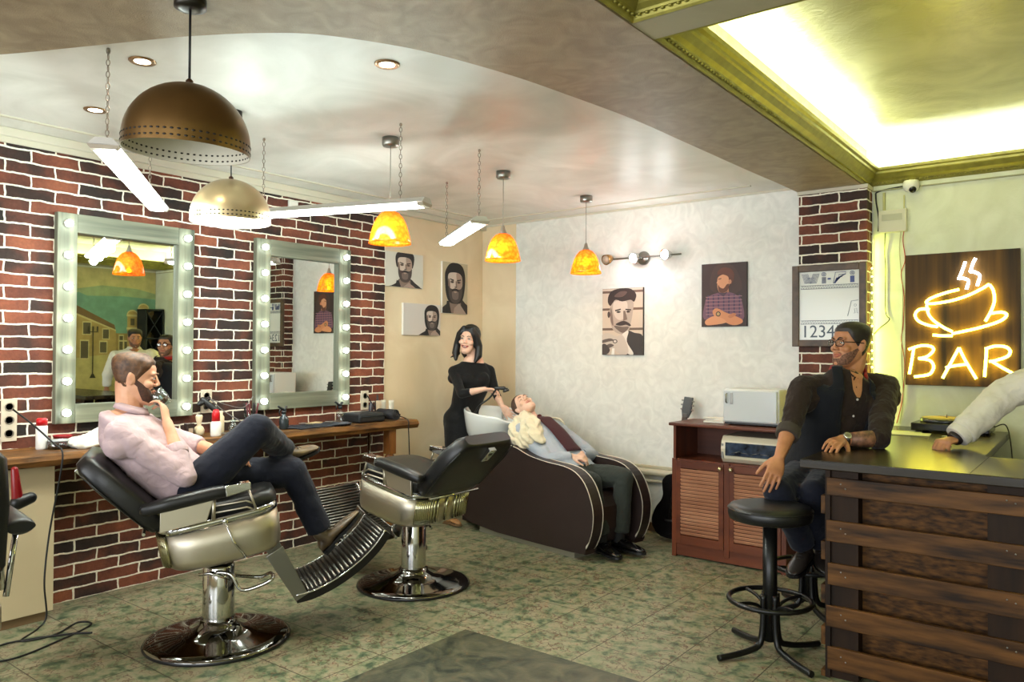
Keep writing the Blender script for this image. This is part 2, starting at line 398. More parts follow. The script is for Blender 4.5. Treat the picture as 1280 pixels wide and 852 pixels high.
# gilt cornices round the two trays (closed profile swept round a rectangle with mitres)
PROF = [(0, 0), (.010, -.004), (.016, .004), (.022, .016), (.030, .018), (.034, .026), (.052, .040), (.070, .066), (.078, .072), (.080, .086), (.094, .094), (.098, .112), (.088, .112), (.066, .084), (.03, .05), (0, .045)]
def tray_cornice(name, x0, x1, y0, y1, mt, n):
    z0 = ZB+.006
    rings = []
    for cx, cy, dx, dy in ((x0, y1, 1, -1), (x1, y1, -1, -1), (x1, y0, -1, 1), (x0, y0, 1, 1)):
        rings.append([V((cx+dx*d, cy+dy*d, z0+z)) for d, z in PROF])
    mm = MB(); mm.loft(rings, cap=False, loop=True, smooth=False)
    # beads along the lower lip
    k = 0
    L = [((x0, y0), (x0, y1), (1, 0)), ((x0, y1), (x1, y1), (0, -1))]
    for a, b, nrm in L:
        ln = math.hypot(b[0]-a[0], b[1]-a[1]); c = int(ln/.03)
        for i in range(c):
            t = (i+.5)/c; p = V((a[0]+(b[0]-a[0])*t+nrm[0]*.027, a[1]+(b[1]-a[1])*t+nrm[1]*.027, z0+.014))
            mm.ell(p, (.009, 0, 0), (0, .009, 0), (0, 0, .006), 6, 4)
    o = mm.build(name, mt); struct(o)
    return o
tray_cornice('trim_2', 3.576, 6.22, -3.26, -.0, GOLD, 0)
tray_cornice('trim_3', 3.576, 6.22, -7.3, -3.43, GOLD, 0)
# cove strip hidden behind the lit tray's cornice
LEDG = emit('led_strip', (.9, 1, .72), 4)
def cove(a, b):
    a, b = V(a), V(b); d = b-a; mid = (a+b)/2
    q = MB(); s_ = V((-d.y, d.x, 0)).normalized()*.004
    q.hexa([a-s_, b-s_, a+s_, b+s_, a-s_+V((0, 0, .003)), b-s_+V((0, 0, .003)), a+s_+V((0, 0, .003)), b+s_+V((0, 0, .003))])
    o = q.build('led_strip', LEDG); rebase(o, mid)
    tag(o, None, 'light strip')
    l = area('cove_light', mid+V((0, 0, .01)), (0, 0, 1), .02, d.length, COVE_W*d.length, (.88, 1, .70))
    if abs(d.x) > abs(d.y): l.rotation_euler = (PI, 0, PI/2)
    else: l.rotation_euler = (PI, 0, 0)
    return o
zl = 2.775
for a, b, lb in (((3.625, -3.2, zl), (3.625, -.07, zl), 'greenish light strip hidden behind the gilt cornice beside the taupe ceiling band'), ((3.64, -.05, zl), (6.16, -.05, zl), 'greenish light strip hidden behind the gilt cornice above the bar sign'),
             ((6.17, -3.2, zl), (6.17, -.07, zl), 'greenish light strip above the painted right wall'), ((3.64, -3.21, zl), (6.16, -3.21, zl), 'greenish light strip along the beam between the trays')):
    cove(a, b)['label'] = lb
# flat ceiling strips, wall cornice above the bricks
TRW = mat('ceiling_trim', (206, 200, 180), .45)
m = MB(); m.box((0, -8.2, 2.665), (.03, -1.33, 2.70)); m.box((0, -8.2, 2.70), (.05, -.0, 2.75), bev=.006); struct(m.build('trim_4', TRW))
m = MB(); m.box((.26, -4.9, 2.742), (.285, -.26, 2.75)); m.box((.26, -.285, 2.742), (2.83, -.26, 2.75)); struct(m.build('trim_5', TRW))
m = MB(); m.box((.05, -.018, 2.735), (3.137, 0, 2.75)); struct(m.build('trim_6', TRW))
m = MB(); m.box((3.62, -.03, 2.645), (RX, -.012, 2.652)); struct(m.build('trim_7', mat('trim_olive', (150, 148, 110), .5)))  # thin olive strip along the bar wall below the cornice
m = MB(); m.box((0, -.022, 0), (3.14, 0, .07), bev=.003); struct(m.build('baseboard_back', mat('baseboard', (112, 88, 62), .5, 0, .2, 5)))
m = MB(); m.box((0, -1.33, 0), (.02, 0, .07), bev=.003); struct(m.build('baseboard_left', mat('baseboard', (112, 88, 62))))

# painted town mural on the right wall (seen in the mirror)
def mural():
    X = RX-.004
    cols = {'sky': (112, 156, 140), 'sky2': (150, 168, 130), 'haze': (196, 186, 128), 'wall': (176, 150, 92), 'wall2': (156, 132, 80), 'roof': (120, 92, 60), 'win': (92, 84, 62), 'trimc': (208, 192, 140), 'ground': (190, 176, 116), 'lamp': (60, 56, 40)}
    keys = list(cols); ms = [mat('mural_'+k, cols[k], .6, 0, .14, 9) for k in keys]
    m = MB(); lay = [0]
    def poly(k, pts):
        lay[0] += 1; x = X-.0004*lay[0]; m.mi = keys.index(k)
        m.prism([(x, y, z) for y, z in pts], (.0003, 0, 0))
    def rect(k, y0, z0, y1, z1): poly(k, [(y0, z0), (y1, z0), (y1, z1), (y0, z1)])
    rect('haze', -3.2, .02, -.02, 2.66)
    poly('sky', [(-1.35, 2.2), (-1.1, 2.32), (-.7, 2.36), (-.02, 2.3), (-.02, 1.7), (-.4, 1.65), (-.75, 1.8), (-1.2, 2.1)])
    poly('sky2', [(-1.2, 2.34), (-.8, 2.42), (-.3, 2.4), (-.02, 2.34), (-.02, 2.26), (-.5, 2.28), (-1.0, 2.26)])
    poly('ground', [(-1.5, 1.35), (-.3, 1.48), (-.02, 1.45), (-.02, .1), (-1.5, .1)])
    poly('wall', [(-1.32, 1.36), (-1.34, 2.1), (-.72, 1.86), (-.6, 1.78), (-.6, 1.45)])
    poly('roof', [(-1.36, 2.08), (-1.34, 2.22), (-.62, 1.86), (-.6, 1.77)])
    poly('trimc', [(-1.34, 2.06), (-1.34, 2.09), (-.6, 1.79), (-.6, 1.77)])
    rect('wall2', -.6, 1.45, -.42, 1.74)
    for y, z, w_, h in ((-1.05, 1.72, .1, .16), (-.78, 1.66, .08, .13), (-1.08, 1.38, .1, .24), (-.82, 1.46, .09, .15), (-.55, 1.5, .05, .12), (-.48, 1.5, .04, .12), (-.55, 1.64, .05, .06)):
        rect('trimc', y-.012, z-.012, y+w_+.012, z+h+.02); rect('win', y, z, y+w_, z+h)
    for y in (-.44, -.28, -.13):
        h = 2.12 if y == -.28 else 2.02; ww = .15
        rect('wall', y, 1.45, y+ww, h); poly('wall', [(y+ww/2+ww*.55*math.cos(t), h+.07*math.sin(t)) for t in [PI*i/8 for i in range(9)]])
        poly('trimc', [(y+ww/2+ww*.55*math.cos(t), h+.07*math.sin(t)) for t in [PI*i/8 for i in range(9)]]+[(y+ww/2+ww*.45*math.cos(t), h+.05*math.sin(t)) for t in [PI*i/8 for i in range(8, -1, -1)]])
        rect('trimc', y-.01, h-.03, y+ww+.01, h); rect('trimc', y-.01, 1.8, y+ww+.01, 1.83)
        rect('win', y+.045, 1.86, y+ww-.045, h-.06); rect('win', y+.04, 1.48, y+ww-.04, 1.74)
    for q in ((-1.28, 1.36), (-1.22, 1.5), (-1.26, 1.6)): poly('roof', [(q[0]+.07*math.cos(t)*(1+.2*math.sin(5*t)), q[1]+.09*math.sin(t)) for t in [PI*i/8 for i in range(16)]])
    rect('lamp', -.93, 1.12, -.915, 1.78); poly('lamp', [(-.965, 1.1), (-.88, 1.1), (-.91, 1.16), (-.935, 1.16)])
    for dy in (-.06, 0, .06): rect('lamp', -.935+dy, 1.76, -.912+dy, 1.83)
    rect('lamp', -.99, 1.745, -.85, 1.757)
    o = m.build('wall_mural', ms); struct(o)
mural()
# ============================================================ LAMPS
TUBE = emit('tube_glow', (.92, 1, .97), 9)
LAMPB = mat('lamp_housing', (200, 196, 188), .3, .5)
CHAINM = mat('chain_metal', (150, 140, 128), .3, .8)
def chain_mesh(a, b, link=.028):
    a, b = V(a), V(b); d = b-a; n = max(2, int(d.length/link*1.15)); m = MB(); t = d.normalized(); s1 = t.orthogonal().normalized(); s2 = t.cross(s1)
    for i in range(n):
        c = a+d*((i+.5)/n); s = s1 if i % 2 else s2
        m.tube([c+t*(link*.5*math.cos(q))+s*(link*.26*math.sin(q)) for q in [2*PI*k/8 for k in range(8)]], .0022, 4, loop=True, cap=False)
    return m
def linear_lamp(a, b, chains, label):
    """hanging fluorescent fixture from a to b (bottom centre line)"""
    a, b = V(a), V(b); d = (b-a); ln = d.length; t = d.normalized(); s = V((-t.y, t.x, 0)); mid = (a+b)/2
    r = empty('linear_lamp', mid, 0, label, 'lamp', 'hanging linear lamps')
    W, H = .058, .03
    m = MB(); pr = [(-W*.55, H), (-W*1.02, .002), (-W, 0), (W, 0), (W*1.02, .002), (W*.55, H)]
    m.loft([[a+s*u+V((0, 0, z)) for u, z in pr], [b+s*u+V((0, 0, z)) for u, z in pr]], smooth=False); m.build('housing', LAMPB, r)
    e = .035; m = MB(); pr = [(-W*.9, 0), (-W*.8, -.014), (-W*.35, -.022), (W*.35, -.022), (W*.8, -.014), (W*.9, 0)]
    m.loft([[a+t*e+s*u+V((0, 0, z-.0005)) for u, z in pr], [b-t*e+s*u+V((0, 0, z-.0005)) for u, z in pr]], smooth=False); m.build('diffuser', TUBE, r)
    for p0, p1 in ((a, a+t*e), (b-t*e, b)):
        m = MB(); pr = [(-W*1.03, H*.1), (-W*1.0, -.004), (-W*.8, -.018), (W*.8, -.018), (W*1.0, -.004), (W*1.03, H*.1)]
        m.loft([[p0+s*u+V((0, 0, z)) for u, z in pr], [p1+s*u+V((0, 0, z)) for u, z in pr]], smooth=False); m.build('end_cap', mat('lamp_end', (172, 160, 142), .4, .4), r)
    for c in chains:
        p = a+t*(c*ln)+V((0, 0, H)); top = V((p.x, p.y, ZC))
        chain_mesh(p, top).build('chain', CHAINM, r)
        q = MB(); q.lathe([(.004, 0), (.008, -.004), (.008, -.012), (.003, -.02)], top, 8); q.build('ceiling_hook', CHAINM, r)
    n = 4      # the tube behind the wrap-round diffuser lights down and sideways
    for k in range(n):
        l = bpy.data.lights.new('tube_light', 'POINT'); l.energy = TUBE_W*ln/n; l.color = (.86, 1, .94); l.shadow_soft_size = .03
        lo = bpy.data.objects.new('tube_light', l); COL.objects.link(lo); lo.location = a+t*(ln*(k+.5)/n)-V((0, 0, .06))
    return r
zL = 2.30
linear_lamp((1.72, -4.44, 2.33), (.53, -3.59, 2.33), (.05, .78), 'white linear lamp hanging on chains nearest the left edge, left of the large bronze dome')
linear_lamp((.72, -3.30, zL), (2.03, -2.885, zL), (.22, .88), 'long white linear lamp hanging on chains between silver dome and the first amber pendant')
linear_lamp((1.90, -2.285, zL), (1.06, -1.69, zL), (.04, .97), 'short bright linear lamp hanging in front of the corner, above the hooded man picture')

AMB = None
def amber_mat():
    m, nt, N, Lk, P = nmat('amber_glass'); N.remove(P); out = N['Material Output']
    tc = N.new('ShaderNodeTexCoord'); v = N.new('ShaderNodeTexVoronoi'); v.inputs['Scale'].default_value = 46; Lk.new(tc.outputs['Object'], v.inputs['Vector'])
    r = N.new('ShaderNodeValToRGB'); r.color_ramp.elements[0].position = .25; r.color_ramp.elements[0].color = (1, .50, .05, 1); r.color_ramp.elements[1].position = .75; r.color_ramp.elements[1].color = (.85, .23, .008, 1)
    Lk.new(v.outputs['Distance'], r.inputs[0])
    tl = N.new('ShaderNodeBsdfTranslucent'); Lk.new(r.outputs[0], tl.inputs[0])
    tr = N.new('ShaderNodeBsdfTransparent'); Lk.new(r.outputs[0], tr.inputs[0])
    g = N.new('ShaderNodeBsdfGlossy'); g.inputs['Roughness'].default_value = .08
    df = N.new('ShaderNodeBsdfDiffuse'); df.inputs[0].default_value = (.95, .36, .02, 1)
    a = N.new('ShaderNodeMixShader'); a.inputs[0].default_value = .35; Lk.new(tl.outputs[0], a.inputs[1]); Lk.new(tr.outputs[0], a.inputs[2])
    b = N.new('ShaderNodeMixShader'); b.inputs[0].default_value = .2; Lk.new(a.outputs[0], b.inputs[1]); Lk.new(df.outputs[0], b.inputs[2])
    c = N.new('ShaderNodeMixShader'); c.inputs[0].default_value = .08; Lk.new(b.outputs[0], c.inputs[1]); Lk.new(g.outputs[0], c.inputs[2])
    Lk.new(c.outputs[0], out.inputs[0]); return m
AMB = amber_mat()
BULBW = emit('bulb_warm', (1, .72, .3), 30)
def amber_pendant(x, y, label):
    r = empty('amber_pendant', (x, y, 2.13), 0, label, 'lamp', 'amber glass pendants')
    m = MB(); m.lathe([(.05, ZC), (.05, ZC-.04), (.045, ZC-.05), (0.003, ZC-.05)], (x, y, 0), 24); m.build('ceiling_rose', STEEL, r)
    m = MB(); m.tube([(x, y, ZC-.05), (x, y, 2.36)], .0022, 6); m.build('cord', mat('cord_grey', (120, 112, 98), .5), r)
    m = MB(); m.lathe([(.006, 2.375), (.012, 2.365), (.018, 2.34), (.026, 2.325), (.028, 2.30), (.002, 2.30)], (x, y, 0), 20); m.build('lamp_holder', mat('nickel', (170, 164, 150), .3, .8), r)
    prof = [(.028, 2.318), (.052, 2.307), (.076, 2.28), (.096, 2.24), (.111, 2.19), (.121, 2.145), (.124, 2.128)]
    m = MB(); m.lathe(prof, (x, y, 0), 40, cap=False); o = m.build('glass_shade', AMB, r)
    s = o.modifiers.new('thick', 'SOLIDIFY'); s.thickness = .003
    m = MB(); m.sph((x, y, 2.225), .034, 18); m.build('bulb', BULBW, r)
    l = bpy.data.lights.new('amber_light', 'POINT'); l.energy = 5.5; l.color = (1, .70, .36); l.shadow_soft_size = .02
    lo = bpy.data.objects.new('amber_light', l); COL.objects.link(lo); lo.location = (x, y, 2.165)
    return r
amber_pendant(1.612, -2.765, 'amber glass pendant nearest the brick wall, below the long linear lamp')
amber_pendant(1.622, -1.715, 'amber glass pendant hanging by the room corner beside the short linear lamp')
amber_pendant(1.632, -.66, 'amber glass pendant hanging in front of the white wall above the moustached man picture')

BRONZE = mat('bronze_enamel', (120, 92, 54), .32, .85, .08, 6)
BRONZE2 = mat('champagne_enamel', (186, 166, 128), .34, .8, .06, 6)
INNER = mat('dome_inside', (214, 208, 190), .5)
HOLE = mat('punched_dot', (30, 22, 12), .6)
def dome(x, y, zr, R, outer, label, lit, tilt=(0, 0)):
    r = empty('dome_pendant', (x, y, zr), 0, label, 'lamp', None)
    H = R*1.13
    rt = Matrix.Rotation(tilt[0], 4, 'X') @ Matrix.Rotation(tilt[1], 4, 'Y')
    piv = V((x, y, zr+H))
    def T(p): return rt @ (V(p)-piv)+piv
    prof = [(R, 0), (R*.998, .03*R/.2)]+[(R*math.cos(t), .03*R/.2+(H-.03*R/.2)*math.sin(t)) for t in [PI/2*i/14 for i in range(1, 14)]]+[(.012, H)]
    m = MB(); m.lathe(prof, (x, y, zr), 56, cap=False); m.bm.transform(Matrix.Translation(piv) @ rt @ Matrix.Translation(-piv)); m.build('dome_shade', outer, r)
    m = MB(); m.lathe([(q*.985, z*.985+.001) for q, z in prof], (x, y, zr), 56, cap=False); m.lathe([(R*.985, .001), (R, .0), (R*.985, .0015)], (x, y, zr), 56, cap=False)
    m.bm.transform(Matrix.Translation(piv) @ rt @ Matrix.Translation(-piv)); m.build('shade_lining', INNER, r)
    m = MB()
    for row, zz in ((0, .014), (1, .034)):
        for k in range(60):
            a = 2*PI*(k+.0*row)/60; rr = R*math.cos(math.asin(max(0, (zz*R/.2-.03*R/.2))/(H-.03*R/.2)))
            c = V((x+rr*math.cos(a), y+rr*math.sin(a), zr+zz*R/.2)); nn = V((math.cos(a), math.sin(a), .15)).normalized(); tt = V((-math.sin(a), math.cos(a), 0))
            m.ell(c, tt*.0066, nn.cross(tt)*.0038, nn*.0014, 8, 4)
            m.ell(c-nn*R*.019, tt*.0055, nn.cross(tt)*.0035, nn*.0012, 8, 4)
    m.bm.transform(Matrix.Translation(piv) @ rt @ Matrix.Translation(-piv)); m.build('punched_dots', HOLE, r)
    m = MB(); m.lathe([(.012, H-.004), (.012, H+.012), (.004, H+.02)], (x, y, zr), 16); m.build('shade_cap', mat('cap_brown', (70, 44, 28), .4, .5), r)
    zt = ZC if lit else ZB
    m = MB(); m.tube([(x, y, zr+H+.015), (x, y, zt)], .0042, 8); m.build('cord', WIRE, r)
    dz = .055 if lit else .028; m = MB(); m.lathe([(.052, zt), (.052, zt-dz), (.03, zt-dz-.007), (.003, zt-dz-.007)], (x, y, 0), 24); m.build('ceiling_rose', mat('rose_dark', (44, 40, 34), .35, .6), r)
    m = MB(); m.sph((x, y, zr+.085), .042, 20); m.lathe([(.014, .125), (.014, .16), (.004, .165)], (x, y, zr), 12); m.build('bulb', emit('bulb_white', (1, .97, .9), 14) if lit else mat('bulb_frosted', (215, 210, 190), .15, spec=.8), r)
    if lit:
        l = bpy.data.lights.new('dome_light', 'POINT'); l.energy = 16; l.color = (1, .97, .9); l.shadow_soft_size = .045
        lo = bpy.data.objects.new('dome_light', l); COL.objects.link(lo); lo.location = (x, y, zr+.03)
    return r
dome(2.49, -4.505, 2.165, .203, BRONZE, 'large bronze half-dome pendant with punched rim, unlit, hanging nearest the camera', False, (.0, .05))
dome(1.315, -3.612, 2.165, .2, BRONZE2, 'lit champagne coloured half-dome pendant above the mirrors, behind the bronze one', True)

def downlight(x, y, label, z=ZC):
    r = empty('downlight', (x, y, z), 0, label, 'lamp', 'recessed ceiling spots')
    m = MB(); m.lathe([(.034, -.004), (.05, -.008), (.056, -.004), (.056, 0), (.034, 0)], (x, y, z), 28, cap=False); m.build('trim_ring', mat('ring_copper', (150, 118, 84), .3, .8), r)
    m = MB(); m.lathe([(.0, -.006), (.034, -.004), (.034, 0)], (x, y, z), 24); m.build('lens', emit('spot_glow', (1, .86, .62), 12), r)
    l = bpy.data.lights.new('spot_light', 'SPOT'); l.energy = 22; l.color = (1, .85, .62); l.spot_size = 2.0; l.spot_blend = .8; l.shadow_soft_size = .03
    lo = bpy.data.objects.new('spot_light', l); COL.objects.link(lo); lo.location = (x, y, z-.02)
downlight(1.634, -4.242, 'recessed ceiling spot with copper ring, left of the bronze dome cord')
downlight(.765, -4.056, 'small recessed ceiling spot beside the left lamp chain')
downlight(2.455, -3.578, 'recessed ceiling spot near the curved edge of the taupe band')
downlight(.55, -4.62, 'recessed ceiling spot at the far left edge of the photo')
# three-arm wall spotlight rail on the white wall
r = empty('wall_spotlight', (1.80, 0, 2.305), 0, 'silver wall spotlight rail with three adjustable heads above the moustached man picture', 'lamp')
m = MB(); m.lathe([(.058, 0), (.06, .012), (.05, .03), (.002, .034)], (1.80, 0, 2.305), 28, axis=(0, -1, 0)); m.build('wall_plate', STEEL, r)
m = MB(); m.tube([(1.49, -.06, 2.31), (2.17, -.06, 2.31)], .007, 10); m.tube([(1.8, 0, 2.305), (1.8, -.06, 2.31)], .01, 10); m.build('rail', STEEL, r)
for i, (x, zz) in enumerate(((1.50, 2.315), (1.765, 2.31), (2.06, 2.31))):
    d = V((-.15, -.8, -.25)).normalized() if i != 2 else V((-.2, -.9, -.05)).normalized()
    c = V((x, -.075, zz)); m = MB(); m.lathe([(.012, -.03), (.03, -.02), (.04, .01), (.046, .05), (.044, .052), (.036, .03), (.0, .02)], c, 24, axis=d); h = m.build('spot_head', CHROME if i else mat('amber_dim', (150, 110, 60), .3, .7), r)
    m = MB(); m.lathe([(.0, .052), (.036, .05), (.036, .034), (0, .03)], c, 20, axis=d); m.build('lens', emit('spot_white', (.95, .98, 1), 14 if i else 1) if i else mat('bulb_frosted', (215, 210, 190)), h)
    if i:
        l = bpy.data.lights.new('wall_spot', 'POINT'); l.energy = 3.5; l.color = (.95, .98, 1); l.shadow_soft_size = .03
        lo = bpy.data.objects.new('wall_spot', l); COL.objects.link(lo); lo.location = c+d*.075
# ============================================================ BRICK WALL: mirrors, counter and what stands on it
MFR = {a: mat('grey_wood_'+a, (86, 92, 76), .55, 0, .3, 16, .3, 40, stretch={'y': (1, .06, 1), 'z': (1, 1, .06)}[a], col2=(138, 140, 118)) for a in 'yz'}
MIRR = mat('mirror_silver', (232, 236, 230), .01, 1)
BULBM = emit('mirror_bulb', (.92, 1, .97), 20)
def mirror(y0, y1, z0, z1, fw, label, th=.045):
    x0 = .023; yc = (y0+y1)/2
    r = empty('lighted_mirror', (x0, yc, z0), 0, label, 'mirror', 'lighted wall mirrors')
    for (a, b, ax) in (((y0, z0), (y0+fw, z1), 'z'), ((y1-fw, z0), (y1, z1), 'z'), ((y0+fw, z1-fw), (y1-fw, z1), 'y'), ((y0+fw, z0), (y1-fw, z0+fw), 'y')):
        m = MB(); m.box((x0, a[0], a[1]), (x0+th, b[0], b[1]), bev=.003); m.build('frame_board', MFR[ax], r)
    m = MB(); m.box((x0, y0+fw-.004, z0+fw-.004), (x0+.012, y1-fw+.004, z1-fw+.004)); m.build('mirror_glass', MIRR, r)
    n = 7
    for y in (y0+fw/2, y1-fw/2):
        for k in range(n):
            z = z0+.065+(z1-z0-.13)*k/(n-1)
            m = MB(); m.lathe([(.024, 0), (.024, .008), (.018, .012), (.002, .012)], (x0+th, y, z), 16, axis=(1, 0, 0)); s_ = m.build('bulb_socket', WHITEP, r)
            m = MB(); m.sph((x0+th+.026, y, z), .021, 14); m.build('bulb', BULBM, s_)
    return r
mirror(-3.955, -3.10, 1.062, 2.31, .112, 'tall mirror with bulb-studded grey wood frame behind the seated drinking man')
mirror(-2.62, -1.748, 1.066, 2.318, .118, 'tall mirror with bulb-studded grey wood frame nearer the room corner')

# live-edge counter shelf
CW = wood('counter_wood', (66, 42, 20), (138, 94, 48), 'y', .5, .7, 30, .2)
CWT = wood('counter_top_wood', (132, 108, 76), (176, 152, 112), 'y', .35, .3, 12)
zt = .935
def live_edge():
    m = MB(); n = 90; y0, y1 = -5.4, -1.30
    R = []
    for i in range(n+1):
        y = y0+(y1-y0)*i/n
        e = .41+.012*noise.noise(V((y*3, 0, 0)))+.006*noise.noise(V((y*11, 5, 0)))
        lo = .012*noise.noise(V((y*5, 9, 0)))
        R.append([V((.022, y, zt-.06)), V((e-.05, y, zt-.066+lo*.3)), V((e-.014, y, zt-.066+lo)), V((e+.004+lo*.6, y, zt-.036)), V((e-.004+lo, y, zt-.012)), V((e-.018+lo, y, zt-.001)), V((e-.03, y, zt)), V((.022, y, zt))])
    m.loft(R, smooth=False)
    o = m.build('counter_shelf', CW); rebase(o, (.2, -3.3, zt-.05))
    return tag(o, 'long live-edge wooden counter running under both mirrors', 'counter')
co = live_edge()
def turned_leg(x, y):
    m = MB(); m.lathe([(.03, 0), (.035, .02), (.02, .05), (.03, .12), (.036, .25), (.03, .42), (.022, .5), (.034, .53), (.036, .56), (.022, .59), (.03, .62), (.04, .65), (.03, .67), (.03, .675)], (x, y, 0), 20)
    m.box((x-.037, y-.037, .672), (x+.037, y+.037, .874), bev=.004)
    return m.build('leg', wood('leg_wood', (104, 62, 26), (140, 88, 40), 'z', .35, .1), co)
turned_leg(.34, -1.56)
m = MB(); m.tube([(.16, -1.62, .05), (.16, -1.62, .885)], .012, 10); m.build('metal_support', CHROME, co)
# beige cabinet under the counter at the left
m = MB(); m.box((.024, -5.3, .05), (.28, -4.035, .852), bev=.002); o = m.build('under_counter_cabinet', mat('beige_laminate', (206, 188, 150), .45, 0, .03, 4)); rebase(o, (.15, -4.6, .05))
tag(o, 'plain beige cabinet under the counter at the left edge', 'cabinet')
m = MB(); m.box((.024, -5.3, 0), (.262, -4.06, .05)); m.build('plinth', mat('plinth_wood', (120, 96, 66), .5), o)

def outlet(y, z, n, label):
    r = empty('wall_outlet', (.023, y, z), 0, label, 'outlet')
    m = MB(); m.box((.023, y-.04, z-.04*n), (.034, y+.04, z+.04*n), bev=.003); m.build('cover_plate', mat('outlet_plastic', (214, 204, 182), .4), r)
    for k in range(n):
        c = (.034, y, z+(k-(n-1)/2)*.075); m = MB(); m.lathe([(.022, 0), (.024, .003), (.019, .003), (.017, -.004), (.001, -.004)], c, 20, axis=(1, 0, 0)); m.build('socket', mat('outlet_dark', (120, 112, 98), .5), r)
    return r
outlet(-1.555, 1.09, 2, 'double beige wall outlet above the counter end near the cream wall')
outlet(-2.98, 1.15, 2, 'beige wall outlet with plugs between the two mirrors')
outlet(-4.18, 1.10, 3, 'tall beige wall outlet at the left edge above the counter')
m = MB(); m.box((.023, -2.33, 2.52), (.05, -2.25, 2.64), bev=.008); m.box((.05, -2.31, 2.54), (.054, -2.27, 2.60), bev=.001); o = m.build('alarm_sensor', WHITEP); rebase(o, (.023, -2.29, 2.58)); tag(o, 'small white alarm sensor on the bricks just below the ceiling', 'sensor')

# ---- things on the counter
ZT_ = zt
def bottle(x, y, name, label, prof, mt, parts=(), cat='bottle', group=None, z=ZT_):
    r = empty(name, (x, y, z), 0, label, cat, group)
    m = MB(); m.lathe(prof, (x, y, z), 24); m.build('bottle_body', mt, r)
    for nm, pr, pm in parts: q = MB(); q.lathe(pr, (x, y, z), 20); q.build(nm, pm, r)
    return r
RED = mat('red_plastic', (206, 24, 34), .3); WH = mat('white_gloss', (236, 234, 228), .25)
bottle(.30, -3.07, 'spray_bottle', 'white bottle with a red cap between the two mirrors', [(.03, 0), (.034, .01), (.034, .085), (.026, .1)], WH, [('cap', [(.026, .1), (.025, .15), (.018, .175), (.002, .178)], RED)])
bottle(.16, -4.06, 'talc_bottle', 'white talc bottle with a red lid at the left end of the counter', [(.028, 0), (.03, .01), (.03, .13), (.027, .135)], WH, [('cap', [(.028, .135), (.028, .17), (.022, .176), (.002, .177)], RED)])
m = MB(); m.lathe([(.055, 0), (.062, .01), (.062, .035), (.055, .04), (.05, .038), (.05, .01), (.002, .01)], (.2, -3.985, ZT_), 28); o = m.build('glass_jar', glass('jar_glass', (.85, .93, .93), .05, .9)); rebase(o, (.2, -3.985, ZT_)); tag(o, 'wide low glass jar on the counter beside the talc bottle', 'jar')
m = MB(); m.lathe([(.05, .0), (.056, .004), (.056, .012), (.002, .014)], (.2, -3.985, ZT_+.041), 28); m.build('lid', mat('jar_lid', (190, 196, 196), .2, .4), o)
m = MB(); m.lathe([(.035, 0), (.05, .03), (.054, .035), (.05, .037), (.045, .03), (.002, .008)], (.115, -3.93, ZT_+.03), 24); m.lathe([(.03, 0), (.035, .03), (.002, .03)], (.115, -3.93, ZT_), 24); o = m.build('wax_bowl', mat('red_glaze', (150, 30, 36), .25)); rebase(o, (.115, -3.93, ZT_)); tag(o, 'dark red bowl on the counter below the left mirror corner', 'bowl')
# crumpled towel
m = MB(); m.ell((.22, -3.80, ZT_+.03), (.1, .03, 0), (-.03, .15, 0), (0, 0, .045)); m.ell((.2, -3.74, ZT_+.06), (.07, 0, 0), (0, .08, .0), (0, 0, .045)); m.ell((.27, -3.68, ZT_+.025), (.07, 0, 0), (0, .09, 0), (0, 0, .03)); m.ell((.29, -3.86, ZT_+.02), (.05, 0, 0), (0, .09, .0), (0, 0, .022)); m.caps((.3, -3.9, ZT_+.03), .02, (.2, -3.7, ZT_+.085), .03); m.caps((.31, -3.8, ZT_+.03), .018, (.22, -3.66, ZT_+.07), .03)
o = m.build('crumpled_towel', mat('towel_white', (232, 226, 210), .9, 0, .03, 30, .6, 220, sheen=.3, bdist=.003)); rebase(o, (.22, -3.8, ZT_)); remesh(o, .006, 2); wrinkle(o, .03, .045); tag(o, 'crumpled white towel on the counter behind the seated man', 'towel')
bottle(.12, -3.60, 'glass_tumbler', 'small clear glass behind the crumpled towel', [(.026, 0), (.03, .07), (.028, .07), (.024, .008), (.001, .008)], glass('jar_glass'), cat='glass')
# shaving bowl with brush, box, clipper stand
bottle(.2, -3.13, 'shaving_brush', 'cream shaving brush standing in the counter clutter beside the red-capped bottle', [(.026, 0), (.032, .02), (.034, .04), (.026, .06), (.012, .072), (.016, .082), (.015, .09), (.02, .11), (.022, .13), (.018, .14), (.001, .142)], mat('ivory', (222, 206, 172), .35), cat='brush')
m = MB(); m.box((.20, -3.235, ZT_), (.24, -3.185, ZT_+.09), bev=.002); o = m.build('product_box', mat('dark_box', (44, 30, 28), .4)); rebase(o, (.22, -3.21, ZT_)); tag(o, 'small dark product box on the counter left of the shaving brush', 'box')
m = MB(); m.box((.2401, -3.225, ZT_+.025), (.2408, -3.195, ZT_+.06)); m.build('label_patch', mat('label_pale', (170, 150, 130), .5), o)
bottle(.13, -2.93, 'toiletry_bottle', 'slim cream bottle behind the red-capped bottle', [(.02, 0), (.022, .01), (.022, .11), (.012, .125), (.012, .15), (.001, .152)], mat('ivory', (222, 206, 172)))
bottle(.2, -2.88, 'glass_ball_jar', 'clear round jar on the counter right of the red-capped bottle', [(.02, 0), (.03, .02), (.032, .04), (.022, .06), (.014, .07), (.018, .09), (.001, .095)], glass('jar_glass'), cat='jar')
m = MB(); m.box((.17, -2.98, ZT_), (.27, -2.84, ZT_+.008), bev=.002); o = m.build('tray', mat('tray_steel', (150, 152, 150), .3, .8)); rebase(o, (.22, -2.91, ZT_)); tag(o, 'thin metal tray on the counter under small jars', 'tray')
